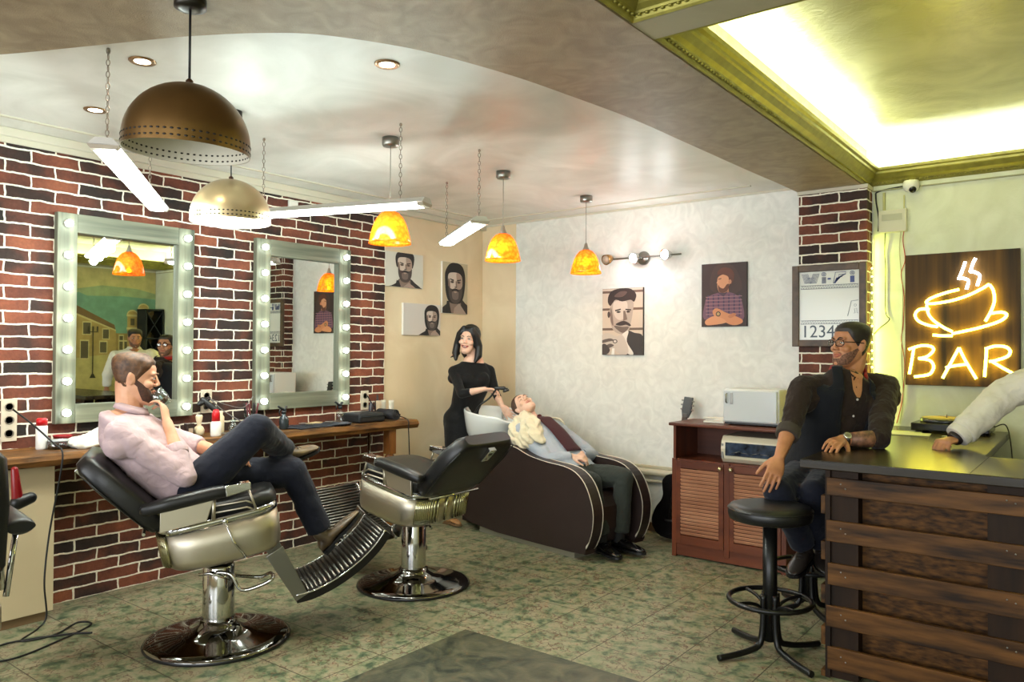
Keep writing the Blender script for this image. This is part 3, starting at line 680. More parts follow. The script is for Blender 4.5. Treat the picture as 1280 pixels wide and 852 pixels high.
# clippers hanging by outlet
r = empty('hair_clipper', (.10, -3.0, 1.12), 0, 'black hair clipper hanging with its plug at the wall outlet between mirrors', 'hair clipper')
m = MB(); m.caps((.07, -3.03, 1.165), .018, (.12, -2.96, 1.09), .022); m.caps((.06, -2.98, 1.17), .015, (.075, -3.05, 1.14), .02); m.build('clipper_body', BLACKP, r)
m = MB(); m.box((.105, -2.985, 1.045), (.14, -2.945, 1.075), bev=.003); m.build('clipper_blade', STEEL, r)
m = MB(); m.tube(spline([(.075, -2.98, 1.17), (.12, -2.9, 1.08), (.2, -2.78, .99), (.24, -2.7, .945)], 8), .004, 6); m.tube(spline([(.06, -2.98, 1.17), (.1, -2.86, 1.12), (.12, -2.75, 1.1), (.08, -2.65, 1.17)], 8), .003, 6); m.build('cord', mat('cord_grey2', (112, 106, 104), .4), r)
# comb jar
r = empty('comb_jar', (.12, -2.69, ZT_), 0, 'clear jar of combs and brushes standing left of the second mirror', 'jar')
m = MB(); m.lathe([(.035, 0), (.042, .01), (.046, .12), (.044, .12), (.038, .012), (.001, .012)], (.12, -2.69, ZT_), 20); m.build('jar_body', glass('jar_glass'), r)
for k in range(6):
    a = k*1.1; m = MB(); p0 = V((.12+.015*math.cos(a), -2.69+.015*math.sin(a), ZT_+.015)); p1 = p0+V((.03*math.cos(a), .035*math.sin(a), .17)); m.caps(p0, .004, p1, .007); m.build('comb', mat('comb_%d' % (k % 2), ((30, 24, 24), (120, 54, 60))[k % 2], .4), r)
# spray atomisers
def atomiser(x, y, label, body):
    r = empty('water_sprayer', (x, y, ZT_), 0, label, 'spray bottle', 'trigger sprayers on the counter')
    m = MB(); m.lathe([(.03, 0), (.034, .01), (.035, .06), (.03, .085), (.014, .1), (.013, .115), (.001, .115)], (x, y, ZT_), 22); m.build('bottle_body', body, r)
    m = MB(); m.lathe([(.016, .112), (.016, .13), (.01, .135), (.001, .136)], (x, y, ZT_), 16); m.caps((x, y, ZT_+.14), .011, (x+.0, y-.045, ZT_+.165), .008); m.caps((x, y+.005, ZT_+.135), .01, (x, y+.02, ZT_+.16), .009); m.build('spray_head', mat('head_dark', (34, 40, 42), .4), r)
    m = MB(); m.tube([(x, y-.03, ZT_+.15), (x, y-.04, ZT_+.125), (x, y-.035, ZT_+.105)], .004, 6); m.build('trigger', mat('head_dark', (34, 40, 42)), r)
atomiser(.24, -2.50, 'dark trigger sprayer standing behind the knee of the seated man', mat('sprayer_dark', (40, 48, 52), .2))
atomiser(.17, -1.93, 'clear glass trigger sprayer beside the black case', glass('sprayer_glass', (.9, .95, .95), .03, .8))
# cape and tools
m = MB()
for q in range(3): m.ell((.22+.04*q, -2.36+.15*q, ZT_+.008+.003*q), (.1, .02, 0), (-.02, .16-.02*q, 0), (0, 0, .009))
m.box((.14, -2.45, ZT_), (.37, -2.02, ZT_+.012), bev=.004); o = m.build('folded_cape', mat('cape_navy', (26, 28, 40), .6, 0, .2, 20, .4, 60)); rebase(o, (.24, -2.24, ZT_)); remesh(o, .005, 2); wrinkle(o, .012, .04); tag(o, 'navy barber cape folded flat on the counter below the second mirror', 'cape')
m = MB(); m.box((.2, -2.29, ZT_+.021), (.26, -2.16, ZT_+.03), rot=Matrix.Rotation(.3, 3, 'Z'), bev=.002); o = m.build('wooden_comb', mat('comb_wood', (214, 186, 140), .5)); rebase(o, (.23, -2.22, ZT_+.02)); tag(o, 'pale wooden comb lying on the navy cape', 'comb')
def scissors(x, y, a, label):
    m = MB(); R_ = Matrix.Rotation(a, 3, 'Z'); T = lambda p: R_ @ V(p)+V((x, y, ZT_+.032))
    for s in (-1, 1):
        m.hexa([T((0, -.003, 0)), T((.1, s*.012, 0)), T((0, .005, 0)), T((.1, s*.014, 0)), T((0, -.003, .003)), T((.1, s*.012, .003)), T((0, .005, .003)), T((.1, s*.014, .003))])
        m.tube([T((-.03+.016*math.cos(q)-.02, s*.016+.014*math.sin(q), .002)) for q in [2*PI*k/12 for k in range(12)]], .003, 6, loop=True, cap=False); m.tube([T((0, 0, .002)), T((-.036, s*.012, .002))], .003, 6)
    o = m.build('scissors', STEEL); rebase(o, (x, y, ZT_+.03)); tag(o, label, 'scissors')
scissors(.29, -2.1, 1.9, 'steel scissors lying on the navy cape near its right end')
scissors(.30, -2.33, .4, 'steel scissors lying on the left end of the navy cape')
# black zip case and rolled mat
r = empty('zip_case', (.22, -1.73, ZT_), 0, 'black zipped tool case on the counter end', 'case')
m = MB(); m.box((.11, -1.87, ZT_), (.33, -1.60, ZT_+.075), bev=.018); m.build('case_body', mat('case_black', (20, 22, 24), .6, 0, .1, 30, .3, 150), r)
m = MB()
for z_ in (.05,): m.tube([(.105+.0, -1.86, ZT_+z_), (.335, -1.865, ZT_+z_), (.335, -1.605, ZT_+z_), (.105, -1.6, ZT_+z_)], .003, 6, loop=True, cap=False)
m.build('zip', mat('zip_grey', (54, 58, 62), .4, .5), r)
m = MB(); pts = []
for k in range(60):
    a = k*.32; rr = .008+.0022*a; pts.append((rr*math.cos(a), rr*math.sin(a)))
ring0 = [V((.16, -1.51+p[0], ZT_+.053+p[1])) for p in pts]; ring1 = [V((.36, -1.51+p[0], ZT_+.053+p[1])) for p in pts]
m.loft([ring0, ring1], cap=False, closed=False); o = m.build('rolled_mat', mat('mat_black', (24, 22, 26), .7, 0, .1, 30, .3, 120)); rebase(o, (.26, -1.51, ZT_)); s = o.modifiers.new('thick', 'SOLIDIFY'); s.thickness = .009; tag(o, 'rolled black tool mat lying at the end of the counter', 'mat')
# product tubes
def tube_product(x, y, col, label):
    r = empty('cream_tube', (x, y, ZT_), 0, label, 'tube', 'upright cosmetic tubes')
    m = MB(); m.lathe([(.016, 0), (.018, .002), (.018, .028), (.002, .03)], (x, y, ZT_), 18); m.build('cap', mat('cap_'+str(col[0]), tuple(max(0, c-30) for c in col), .3), r)
    R_ = []
    for i in range(6):
        t = i/5; a = .022*(1-t)+.03*t; b = .02*(1-t)+.0025*t; R_.append([V((x+b*math.cos(q), y+a*math.sin(q), ZT_+.03+t*.125)) for q in [2*PI*k/18 for k in range(18)]])
    m = MB(); m.loft(R_); m.build('tube_body', mat('tube_%d' % col[0], col, .35), r)
tube_product(.14, -1.50, (196, 176, 150), 'tan cosmetic tube standing on its cap behind the black case')
tube_product(.11, -1.42, (206, 204, 190), 'pale cosmetic tube standing behind the rolled mat')
tube_product(.17, -1.385, (214, 214, 200), 'silver-white cosmetic tube standing nearest the cream wall')
bottle(.14, -1.585, 'spray_can', 'slim black spray can beside the wall outlet', [(.016, 0), (.018, .01), (.018, .12), (.01, .13), (.01, .145), (.001, .147)], mat('can_black', (30, 26, 40), .3), cat='spray can')
bottle(.08, -1.46, 'tall_pump_bottle', 'tall dark pump bottle behind the cosmetic tubes', [(.02, 0), (.022, .02), (.022, .14), (.008, .16), (.008, .2), (.001, .2)], mat('can_black2', (50, 36, 34), .35))
# cord from the clipper at the counter end down to the floor
m = MB(); m.tube(spline([(.06, -1.555, 1.13), (.12, -1.5, 1.02), (.3, -1.47, .98), (.44, -1.46, .945), (.448, -1.455, .86), (.45, -1.44, .6), (.46, -1.42, .3), (.5, -1.4, .004), (.8, -1.6, .004), (1.0, -1.9, .004), (1.15, -2.0, .004)], 10), .0045, 6)
o = m.build('power_cord', WIRE); rebase(o, (.45, -1.45, 0)); tag(o, 'thin black cord hanging over the counter end down to the floor', 'cord')
m = MB(); m.tube(spline([(.06, -4.17, 1.16), (.2, -4.12, 1.08), (.36, -4.07, .98), (.435, -4.06, .94), (.43, -4.07, .8), (.36, -4.09, .5), (.38, -4.12, .25), (.36, -4.1, .05), (.40, -4.16, .005), (.52, -4.28, .005), (.56, -4.14, .005), (.46, -3.98, .005), (.55, -3.95, .005), (.66, -4.15, .005), (.74, -4.4, .005), (.62, -4.52, .005), (.5, -4.35, .005), (.6, -4.1, .006), (.68, -4.0, .005)], 10), .005, 6)
o = m.build('power_cord', WIRE); rebase(o, (.4, -4.1, 0)); tag(o, 'black cord dropping from the left outlet and coiling on the floor', 'cord')
r = empty('hanging_hair_dryer', (.4, -4.3, .84), 0, 'red and black hair dryer hanging at the left edge under the counter', 'hair dryer')
a_ = dep(18, 600, 3.7); b_ = dep(22, 628, 3.7); c_ = dep(38, 622, 3.75)
m = MB(); m.caps(a_+V((0, 0, .05)), .016, b_, .026); m.build('handle', mat('dryer_red', (140, 18, 22), .3), r)
m = MB(); m.caps(b_, .034, c_, .028); m.build('nozzle', BLACKP, r)
# ============================================================ PICTURES
def tone(c): return mat('print_%d_%d_%d' % c, c, .55)
def canvas(name, o3, ux, uz, nrm, w_, h_, shapes, label, group, side=(236, 232, 222), th=.022):
    """shapes: (colour, [(u,v)...]) in 0..1 with v up; u to the right seen from the room"""
    o3, ux, uz, nrm = V(o3), V(ux), V(uz), V(nrm)
    r = empty(name, o3, 0, label, 'picture', group)
    m = MB(); a = o3; q = [a, a+ux*w_, a+uz*h_, a+ux*w_+uz*h_]
    m.hexa([q[0], q[1], q[0]+nrm*th, q[1]+nrm*th, q[2], q[3], q[2]+nrm*th, q[3]+nrm*th], bev=.0015)
    m.build('canvas_block', mat('canvas_%d' % side[0], side, .7, bump=.2, bscale=500), r)
    cols = []; mm = MB()
    for k, (c, pts) in enumerate(shapes):
        if c not in cols: cols.append(c)
        mm.mi = cols.index(c); off = nrm*(th+.0006+.00022*k)
        mm.prism([o3+ux*(min(max(u, 0.003), .997)*w_)+uz*(min(max(v, .003), .997)*h_)+off for u, v in pts], nrm*.0002)
    mm.build('printed_face', [tone(c) for c in cols], r, recalc=False)
    return r
def el(cx, cy, a, b, n=22, t0=0, t1=2*PI, rot=0):
    out = []
    for i in range(n if t1-t0 > 6.28 else n+1):
        t = t0+(t1-t0)*i/n; x, y = a*math.cos(t), b*math.sin(t); out.append((cx+x*math.cos(rot)-y*math.sin(rot), cy+x*math.sin(rot)+y*math.cos(rot)))
    return out
def sm(pts, k=4): return [(p.x, p.y) for p in spline([V((a, b, 0)) for a, b in pts], k, True)]
D, K, G1, G2, F1, F2, F3, W_ = (38, 30, 28), (22, 18, 17), (70, 60, 56), (110, 96, 90), (206, 190, 176), (164, 142, 128), (128, 108, 96), (226, 222, 214)
def bearded(cx, cy, s, asp, hood, bg, mirror=1, vf=.82):
    """head at (cx,cy), half-width s; asp = width/height of the picture"""
    X = lambda u: cx+mirror*u*s; Y = lambda v: cy+v*s*asp*vf
    P = lambda pts: [(X(u), Y(v)) for u, v in pts]
    sh = [(bg, [(0, 0), (1, 0), (1, 1), (0, 1)])]
    # coat
    sh.append((D, P(sm([(-2.6, -4.6), (-2.2, -2.9), (-1.1, -2.1), (-.6, -1.5), (.6, -1.4), (1.3, -1.9), (2.2, -2.7), (2.6, -4.6)]))))
    sh.append((F3, P([(-.75, -1.6), (.7, -1.6), (.75, -4.6), (-.5, -4.6)])))
    sh.append((F2, P([(-.1, -2.4), (.5, -1.9), (1.4, -4.6), (-.2, -4.6)])))
    sh.append((D, P([(.9, -1.7), (1.25, -1.9), (2.0, -4.6), (1.5, -4.6)])))
    sh.append((K, P([(-1.0, -1.7), (-.75, -1.8), (-.45, -4.6), (-1.2, -4.6)])))
    if hood:
        sh.append((K, P(sm([(-1.25, .3), (-1.2, 1.2), (-.7, 1.95), (.1, 2.15), (.85, 1.85), (1.2, 1.0), (1.2, -.2), (1.0, -1.3), (.6, -1.9), (-.6, -1.9), (-1.1, -1.1)]))))
    else:
        sh.append((D, P(sm([(-1.1, .3), (-1.15, 1.2), (-.8, 1.75), (0, 1.85), (.8, 1.8), (1.15, 1.3), (1.05, .2), (.7, -.2), (-.8, -.2)]))))
    sh.append((F1, P(sm([(-.85, .9), (-.3, 1.15), (.45, 1.1), (.82, .7), (.86, -.1), (.7, -1.0), (.3, -1.5), (-.3, -1.5), (-.7, -1.0), (-.86, -.1)]))))
    sh.append((F2, P(sm([(.12, 1.05), (.5, 1.05), (.82, .65), (.84, -.1), (.68, -1.0), (.3, -1.4), (.05, -.9), (.2, -.2)]))))
    sh.append((F3, P(sm([(-.86, .5), (-.68, .3), (-.62, -.6), (-.78, -.7), (-.88, 0)]))))
    # beard and moustache
    sh.append((G1, P(sm([(-.84, -.25), (-.62, -.45), (-.3, -.52), (0, -.45), (.35, -.52), (.66, -.45), (.86, -.2), (.78, -1.2), (.35, -1.85), (-.35, -1.85), (-.76, -1.2)]))))
    sh.append((G2, P(sm([(-.4, -.8), (0, -.7), (.4, -.8), (.3, -1.5), (-.3, -1.5)]))))
    sh.append((D, P(sm([(-.45, -.62), (0, -.42), (.45, -.62), (.3, -.75), (0, -.62), (-.3, -.75)]))))
    sh.append((F2, P(sm([(-.22, -.78), (0, -.72), (.22, -.78), (0, -.9)]))))
    for sx in (-1, 1):
        sh.append((D, P([(sx*.18, .42), (sx*.66, .52), (sx*.68, .42), (sx*.2, .30)])))
        sh.append((F3, P(el(sx*.4, .2, .24, .14))))
        sh.append((K, P(el(sx*.4, .18, .14, .07))))
    sh.append((F3, P([(.0, .3), (.14, .3), (.2, -.28), (.02, -.34)])))
    sh.append((G1, P([(-.14, -.27), (.2, -.27), (.14, -.38), (-.08, -.38)])))
    return sh
UX, UZ = (0, 1, 0), (0, 0, 1)
sh = bearded(.5, .52, .17, .478/.305, False, (214, 212, 200)); sh = bearded(.50, .60, .215, .465/.305, False, (208, 206, 194), vf=.72)
canvas('canvas_print', (0, -1.325, 2.063), UX, UZ, (1, 0, 0), .458, .305, sh, 'canvas of a bearded man with swept dark hair, highest at left beside the bricks', 'portraits of bearded men on the cream wall')
sh = bearded(.50, .58, .325, .355/.485, True, (186, 172, 142), vf=.82)
canvas('canvas_print', (0, -.61, 1.86), UX, UZ, (1, 0, 0), .355, .485, sh, 'tall canvas of a bearded man in a dark hood next to the room corner', 'portraits of bearded men on the cream wall')
sh = bearded(.76, .56, .165, .475/.285, True, (208, 202, 194), vf=.72)
canvas('canvas_print', (0, -1.11, 1.645), UX, UZ, (1, 0, 0), .475, .285, sh, 'wide canvas with a small hooded bearded man at its right, lowest on the cream wall', 'portraits of bearded men on the cream wall')
# moustached man, black and white (back wall)
a_ = .395/.58
P1 = [((206, 188, 170), [(0, 0), (1, 0), (1, 1), (0, 1)])]
for z in (.93, .67, .37): P1.append(((104, 84, 72), [(0, z), (1, z), (1, z+.035), (0, z+.035)]))
P1 += [((52, 44, 42), sm([(.62, .36), (.8, .33), (1.0, .28), (1.0, 0), (.55, 0), (.6, .2)])),
       ((176, 160, 148), sm([(.22, .78), (.2, .55), (.24, .42), (.34, .34), (.52, .31), (.66, .37), (.72, .5), (.76, .65), (.76, .8), (.5, .86)])),
       ((206, 192, 180), sm([(.28, .78), (.3, .6), (.45, .52), (.6, .6), (.62, .78), (.45, .82)])),
       ((120, 104, 96), sm([(.22, .72), (.26, .6), (.28, .44), (.22, .5), (.2, .62)])),
       ((48, 32, 30), sm([(.14, .8), (.16, .9), (.26, .97), (.5, 1.0), (.72, .98), (.84, .9), (.82, .82), (.78, .79), (.7, .82), (.5, .8), (.34, .83), (.26, .78), (.2, .74)])),
       ((96, 74, 68), sm([(.3, .88), (.45, .95), (.62, .94), (.5, .87)])),
       ((40, 32, 30), [(.32, .675), (.46, .695), (.47, .675), (.33, .655)]), ((40, 32, 30), [(.58, .69), (.72, .68), (.72, .66), (.58, .67)]),
       ((90, 76, 70), el(.41, .645, .055, .016)), ((90, 76, 70), el(.65, .645, .05, .016)), ((30, 24, 22), el(.41, .645, .03, .01)), ((30, 24, 22), el(.65, .645, .03, .01)),
       ((120, 100, 90), [(.53, .66), (.58, .66), (.63, .53), (.53, .51)]),
       ((54, 40, 38), sm([(.34, .46), (.42, .49), (.54, .51), (.66, .48), (.72, .44), (.68, .43), (.6, .45), (.5, .44), (.42, .44)])),
       ((110, 94, 86), sm([(.3, .44), (.4, .37), (.52, .33), (.62, .37), (.66, .42), (.5, .42)])),
       ((70, 54, 50), el(.17, .61, .035, .05)),
       ((222, 214, 204), sm([(.48, .28), (.62, .36), (.66, .34), (.62, .2), (.78, .03), (.7, 0), (.5, .12)])),
       ((198, 184, 172), sm([(0, .3), (.15, .33), (.35, .28), (.5, .3), (.6, .2), (.66, .04), (.5, 0), (.3, .08), (.1, .14), (0, .2)])),
       ((96, 82, 76), sm([(0, .22), (.2, .25), (.3, .22), (.16, .2), (.0, .18)])), ((96, 82, 76), sm([(.05, .12), (.2, .17), (.3, .14), (.15, .1)])), ((70, 60, 56), sm([(0, .15), (.1, .16), (.2, .07), (.1, 0), (0, 0)])),
       ((236, 230, 222), [(.24, .0), (.31, .0), (.32, .1), (.26, .1)]), ((80, 70, 66), el(.33, .205, .06, .03)), ((216, 206, 196), el(.33, .205, .035, .018))]
canvas('canvas_print', (1.402, 0, 1.478), (1, 0, 0), UZ, (0, -1, 0), .40, .58, P1, 'black and white canvas of a moustached man with his hand raised, on the white wall', None, (60, 50, 44))
# man in checked shirt, colour
P2 = [((52, 32, 28), [(0, 0), (1, 0), (1, 1), (0, 1)]), ((66, 42, 36), sm([(.3, .95), (.7, .95), (.9, .6), (.6, .5), (.2, .6)])),
      ((112, 74, 92), sm([(.06, .12), (.08, .38), (.14, .47), (.34, .53), (.6, .54), (.8, .48), (.9, .38), (.92, .1), (.5, .14)]))]
for k in range(7): u = .14+k*.115; P2.append(((66, 48, 78), [(u, .16), (u+.03, .16), (u+.03, .5), (u, .5)]))
for k in range(6): v = .19+k*.055; P2.append(((156, 112, 118), [(.1, v), (.9, v), (.9, v+.012), (.1, v+.012)]))
P2 += [((170, 112, 80), [(.45, .5), (.62, .54), (.6, .63), (.46, .6)]),
       ((208, 148, 108), sm([(.38, .78), (.36, .7), (.37, .6), (.42, .54), (.54, .55), (.62, .64), (.62, .78), (.5, .82)])),
       ((96, 52, 34), sm([(.38, .66), (.39, .57), (.46, .53), (.58, .56), (.62, .66), (.57, .66), (.5, .6), (.42, .62)])),
       ((92, 46, 30), sm([(.37, .82), (.38, .88), (.5, .93), (.66, .9), (.73, .82), (.72, .72), (.66, .66), (.62, .7), (.6, .78), (.48, .82)])),
       ((190, 126, 92), el(.64, .7, .035, .035)), ((60, 34, 26), [(.38, .75), (.45, .765), (.45, .75), (.38, .74)]), ((216, 160, 122), [(.38, .745), (.345, .69), (.38, .68)]),
       ((74, 50, 66), [(.38, .53), (.5, .47), (.6, .55), (.52, .53)]),
       ((206, 136, 92), sm([(.26, .25), (.36, .29), (.55, .22), (.88, .12), (.9, .05), (.7, .02), (.45, .1), (.3, .16)])),
       ((216, 148, 104), sm([(.1, .1), (.3, .17), (.5, .12), (.55, .06), (.3, .03), (.12, .03)])), ((188, 118, 80), sm([(.6, .16), (.72, .21), (.78, .18), (.66, .13)])),
       ((40, 26, 24), el(.385, .2, .055, .04)), ((186, 150, 96), el(.385, .2, .035, .026))]
canvas('canvas_print', (2.332, 0, 1.71), (1, 0, 0), UZ, (0, -1, 0), .375, .505, P2, 'dark canvas of a man in a checked shirt with folded arms, on the white wall', None, (34, 22, 20))

# ---- Wi-Fi board
def text(body, size, loc, ext, m, parent, name, rot=(PI/2, 0, 0), sx=1, bold=0):
    c = bpy.data.curves.new(name, 'FONT'); c.body = body; c.size = size; c.extrude = ext; c.offset = bold
    tmp = bpy.data.objects.new(name, c); COL.objects.link(tmp); dg = bpy.context.evaluated_depsgraph_get()
    me = bpy.data.meshes.new_from_object(tmp.evaluated_get(dg)); bpy.data.objects.remove(tmp)
    o = bpy.data.objects.new(name, me); COL.objects.link(o); o.rotation_euler = rot; o.scale = (sx, 1, 1)
    o.data.materials.append(m)
    if parent is not None: o.parent = parent; o.location = wm(parent).inverted() @ V(loc)
    else: o.location = loc
    return o
wx0, wx1, wz0, wz1 = 3.105, 3.612, 1.55, 2.137; yb = -.152
r = empty('wifi_whiteboard', (3.36, yb, wz0), 0, 'wood-framed whiteboard with hand-drawn wifi sign on the brick column', 'sign')
FW = mat('board_frame_wood', (66, 48, 32), .45, 0, .25, 12, .2, 60, col2=(96, 72, 48)); b_ = .048
for lo, hi in (((wx0, wz0), (wx0+b_, wz1)), ((wx1-b_, wz0), (wx1, wz1)), ((wx0+b_, wz0), (wx1-b_, wz0+b_)), ((wx0+b_, wz1-b_), (wx1-b_, wz1))):
    m = MB(); m.box((lo[0], yb-.03, lo[1]), (hi[0], yb, hi[1]), bev=.004); m.build('frame_board', FW, r)
m = MB(); m.box((wx0+b_-.003, yb-.012, wz0+b_-.003), (wx1-b_+.003, yb-.002, wz1-b_+.003)); m.build('white_panel', mat('whiteboard', (222, 222, 214), .15), r)
INK = mat('blue_ink', (44, 58, 120), .4); INK2 = mat('pen_ink', (60, 72, 84), .4)
yk = yb-.0135; q = MB()
def line(pts, w_=.0016): q.tube([(x, yk, z) for x, z in pts], w_, 5)
ix0, ix1 = wx0+b_+.012, wx1-b_-.008; zt_ = wz1-b_
# striped W
for k in range(7):
    d = .007*k; x = ix0+.006+d
    line([(x, zt_-.015), (x+.022, zt_-.085), (x+.040, zt_-.04), (x+.06, zt_-.085), (x+.08, zt_-.015)], .0012)
for x in (ix0+.16, ix0+.352):
    q.tube([(x+.014*math.cos(t), yk, zt_-.022+.013*math.sin(t)) for t in [2*PI*i/12 for i in range(12)]], .0022, 5, loop=True, cap=False)
    q.tube([(x+.005*math.cos(t), yk, zt_-.022+.005*math.sin(t)) for t in [2*PI*i/8 for i in range(8)]], .0022, 5, loop=True, cap=False)
for k in range(6): line([(ix0+.148+k*.005, zt_-.042), (ix0+.148+k*.005, zt_-.088)], .0014)
q.box((ix0+.186, yk-.001, zt_-.062), (ix0+.208, yk+.001, zt_-.05))
for k in range(5): q.hexa([V((x, yy, z)) for yy in (yk-.001, yk+.001) for x, z in ((ix0+.228+k*.008, zt_-.09+k*.011), (ix0+.24+k*.008, zt_-.09+k*.011), (ix0+.246+k*.014, zt_-.05+.006*k), (ix0+.258+k*.014, zt_-.05+.006*k))])
line([(ix0+.225, zt_-.09), (ix0+.240, zt_-.012), (ix0+.31, zt_-.012), (ix0+.305, zt_-.03), (ix0+.262, zt_-.03), (ix0+.262, zt_-.045), (ix0+.285, zt_-.045)], .0022)
q.box((ix0+.338, yk-.001, zt_-.088), (ix0+.366, yk+.001, zt_-.042))
q.build('wifi_lettering', INK, r)
q = MB()
for zr in (zt_-.108, wz0+.178):
    line([(ix0, zr+.008), (ix1, zr+.008)]); line([(ix0, zr-.016), (ix1, zr-.016)])
    n_ = 22
    for k in range(n_): x = ix0+(ix1-ix0)*k/n_; line([(x, zr-.014), (x+.014, zr+.006), (x+.018, zr-.012)], .0009)
line([(ix1-.07, wz0+.215), (ix1-.045, wz0+.32), (ix1, wz0+.325)]); line([(ix1-.03, wz0+.235), (ix1-.02, wz0+.235), (ix1-.026, wz0+.265), (ix1-.01, wz0+.268), (ix1-.008, wz0+.235), (ix1, wz0+.235)], .0013)
line([(ix1-.02+.008*math.cos(t), wz0+.29+.008*math.sin(t)) for t in [2*PI*i/8 for i in range(9)]], .0011)
q.build('border_pattern', INK2, r)
text('12345', .125, (ix0+.0, yk, wz0+.066), .0006, INK2, r, 'password_digits', sx=.95)

# ---- BAR neon sign
ys = -.012; sx0, sx1, sz0, sz1 = 3.83, 4.492, 1.289, 2.176
r = empty('neon_bar_sign', (4.16, ys, sz0), 0, 'dark wooden panel with yellow neon coffee cup above the word BAR', 'sign')
SW = mat('sign_wood', (38, 24, 8), .5, 0, .5, 14, .3, 40, stretch=(1, 1, .05), col2=(96, 66, 22), spec=.2)
m = MB(); m.box((sx0, ys-.04, sz0), (sx1, ys, sz1), bev=.002); m.build('wood_panel', SW, r)
NY = emit('neon_yellow', (1, .90, .07), 17); NW = emit('neon_white', (.92, .97, 1), 12)
yn = ys-.062
def neon(pts, mt, nm='neon_tube', k=5, rad=.0085):
    P = [on(960+x/3.872, 280+y/3.872, 1, yn) for x, y in pts]
    if k: P = spline(P, k)
    m = MB(); m.tube(P, rad, 8); m.build(nm, mt, r)
neon([(922, 268), (940, 225), (955, 182)], NW, 'neon_steam'); neon([(922, 262), (945, 262), (970, 275), (960, 315)], NW, 'neon_steam')
neon([(978, 232), (992, 190), (1004, 165)], NW, 'neon_steam'); neon([(978, 230), (1000, 232), (1025, 250), (1012, 298)], NW, 'neon_steam')
neon([(925, 316), (860, 332), (790, 358), (766, 378), (790, 385), (880, 372), (960, 348), (1030, 315), (1072, 290)], NY)
neon([(1072, 292), (1090, 320), (1096, 370), (1080, 420), (1052, 470)], NY)
neon([(768, 390), (775, 430), (800, 465), (850, 500), (892, 520)], NY)
neon([(782, 412), (735, 412), (712, 438), (730, 470), (780, 490), (822, 496)], NY)
neon([(1080, 432), (1130, 426), (1155, 440), (1120, 470), (1020, 502), (930, 522), (890, 530)], NY)
neon([(798, 536), (845, 540), (892, 540)], NY)
neon([(706, 596), (696, 660), (684, 725)], NY); neon([(680, 606), (740, 588), (790, 592), (800, 612), (770, 640), (728, 650)], NY); neon([(728, 650), (780, 658), (800, 680), (798, 705), (776, 728), (708, 738)], NY)
neon([(845, 745), (880, 680), (925, 598)], NY); neon([(925, 598), (955, 660), (1008, 748)], NY); neon([(860, 694), (910, 684), (962, 678)], NY)
neon([(1058, 598), (1054, 665), (1048, 738)], NY); neon([(1050, 604), (1100, 590), (1150, 594), (1172, 614), (1158, 640), (1100, 660), (1070, 664)], NY); neon([(1084, 664), (1130, 692), (1185, 722)], NY)

# ---- LED string down the side of the brick column
r = empty('led_string', (3.614, -.04, 1.0), 0, 'string of yellow-green LED dots running down the side of the brick column', 'light strip')
m = MB(); m.box((3.611, -.055, .95), (3.615, -.043, 2.1)); m.build('strip_tape', mat('tape_pale', (200, 200, 160), .5), r)
LD = emit('led_dot', (.95, 1, .35), 16)
for k in range(20):
    z = 1.0+k*.058; m = MB(); m.ell((3.619, -.049, z), (.005, 0, 0), (0, .006, 0), (0, 0, .006), 8, 5); m.build('led_dot', LD, r)
l = area('led_glow', (3.625, -.049, 1.55), (1, .35, 0), .012, 1.5, 3.2, (.86, .95, .14)); l.rotation_euler = (PI/2, 0, PI/2-.5+PI)
l.rotation_euler = V((1, .35, 0)).to_track_quat('-Z', 'Y').to_euler()
m = MB(); m.box((3.612, -.03, 2.13), (3.625, -.012, 2.34), bev=.002); o = m.build('led_driver', WHITEP); rebase(o, (3.62, -.02, 2.2)); tag(o, 'narrow white driver box on the column side above the LED string', 'box')
# junction box, cables, camera
r = empty('junction_box', (3.75, -.012, 2.35), 0, 'pale plastic junction box high on the wall right of the brick column', 'box')
JB = mat('jbox_plastic', (206, 202, 176), .4)
m = MB(); m.box((3.664, -.062, 2.345), (3.84, -.012, 2.50), bev=.004); m.build('box_cover', JB, r)
m = MB(); m.box((3.685, -.064, 2.425), (3.815, -.062, 2.47), bev=.0005); m.build('label_strip', mat('jbox_strip', (178, 176, 148), .4), r)
for a, b in (((3.685, -.03, 2.50), (3.70, -.012, 2.63)), ((3.815, -.022, 2.50), (3.822, -.012, 2.6))): m = MB(); m.box(a, b); m.build('conduit', mat('conduit_yellow', (180, 176, 110), .5), r)
def cable(pts, col, label, rad=.0032, name='cable'):
    m = MB(); m.tube(spline(pts, 6), rad, 6); o = m.build(name, mat('cable_%d' % col[0], col, .45)); rebase(o, pts[0]); return tag(o, label, 'cable')
cable([(3.70, -.03, 2.35), (3.695, -.02, 2.2), (3.70, -.02, 2.1), (3.70, -.02, 1.8), (3.725, -.02, 1.74), (3.66, -.02, 1.68), (3.625, -.02, 1.64)], (26, 24, 22), 'thin black cable dropping from the junction box')
cable([(3.82, -.03, 2.35), (3.812, -.02, 2.28), (3.825, -.02, 2.15), (3.80, -.02, 2.05), (3.818, -.02, 1.9), (3.812, -.02, 1.7), (3.80, -.02, 1.6), (3.82, -.02, 1.45), (3.815, -.02, 1.3), (3.80, -.02, 1.15), (3.77, -.02, 1.02)], (170, 44, 36), 'red cable hanging from the junction box beside the neon sign')
cable([(3.80, -.03, 2.35), (3.79, -.02, 2.2), (3.81, -.02, 1.9), (3.80, -.02, 1.5), (3.81, -.02, 1.2), (3.79, -.02, 1.02)], (168, 164, 140), 'thin grey cable running beside the red cable')
cable([(3.82, -.03, 2.66), (3.66, -.02, 2.645), (3.64, -.03, 2.6), (3.66, -.03, 2.45), (3.655, -.03, 2.36)], (20, 20, 20), 'black cable from the security camera to the junction box', .005)
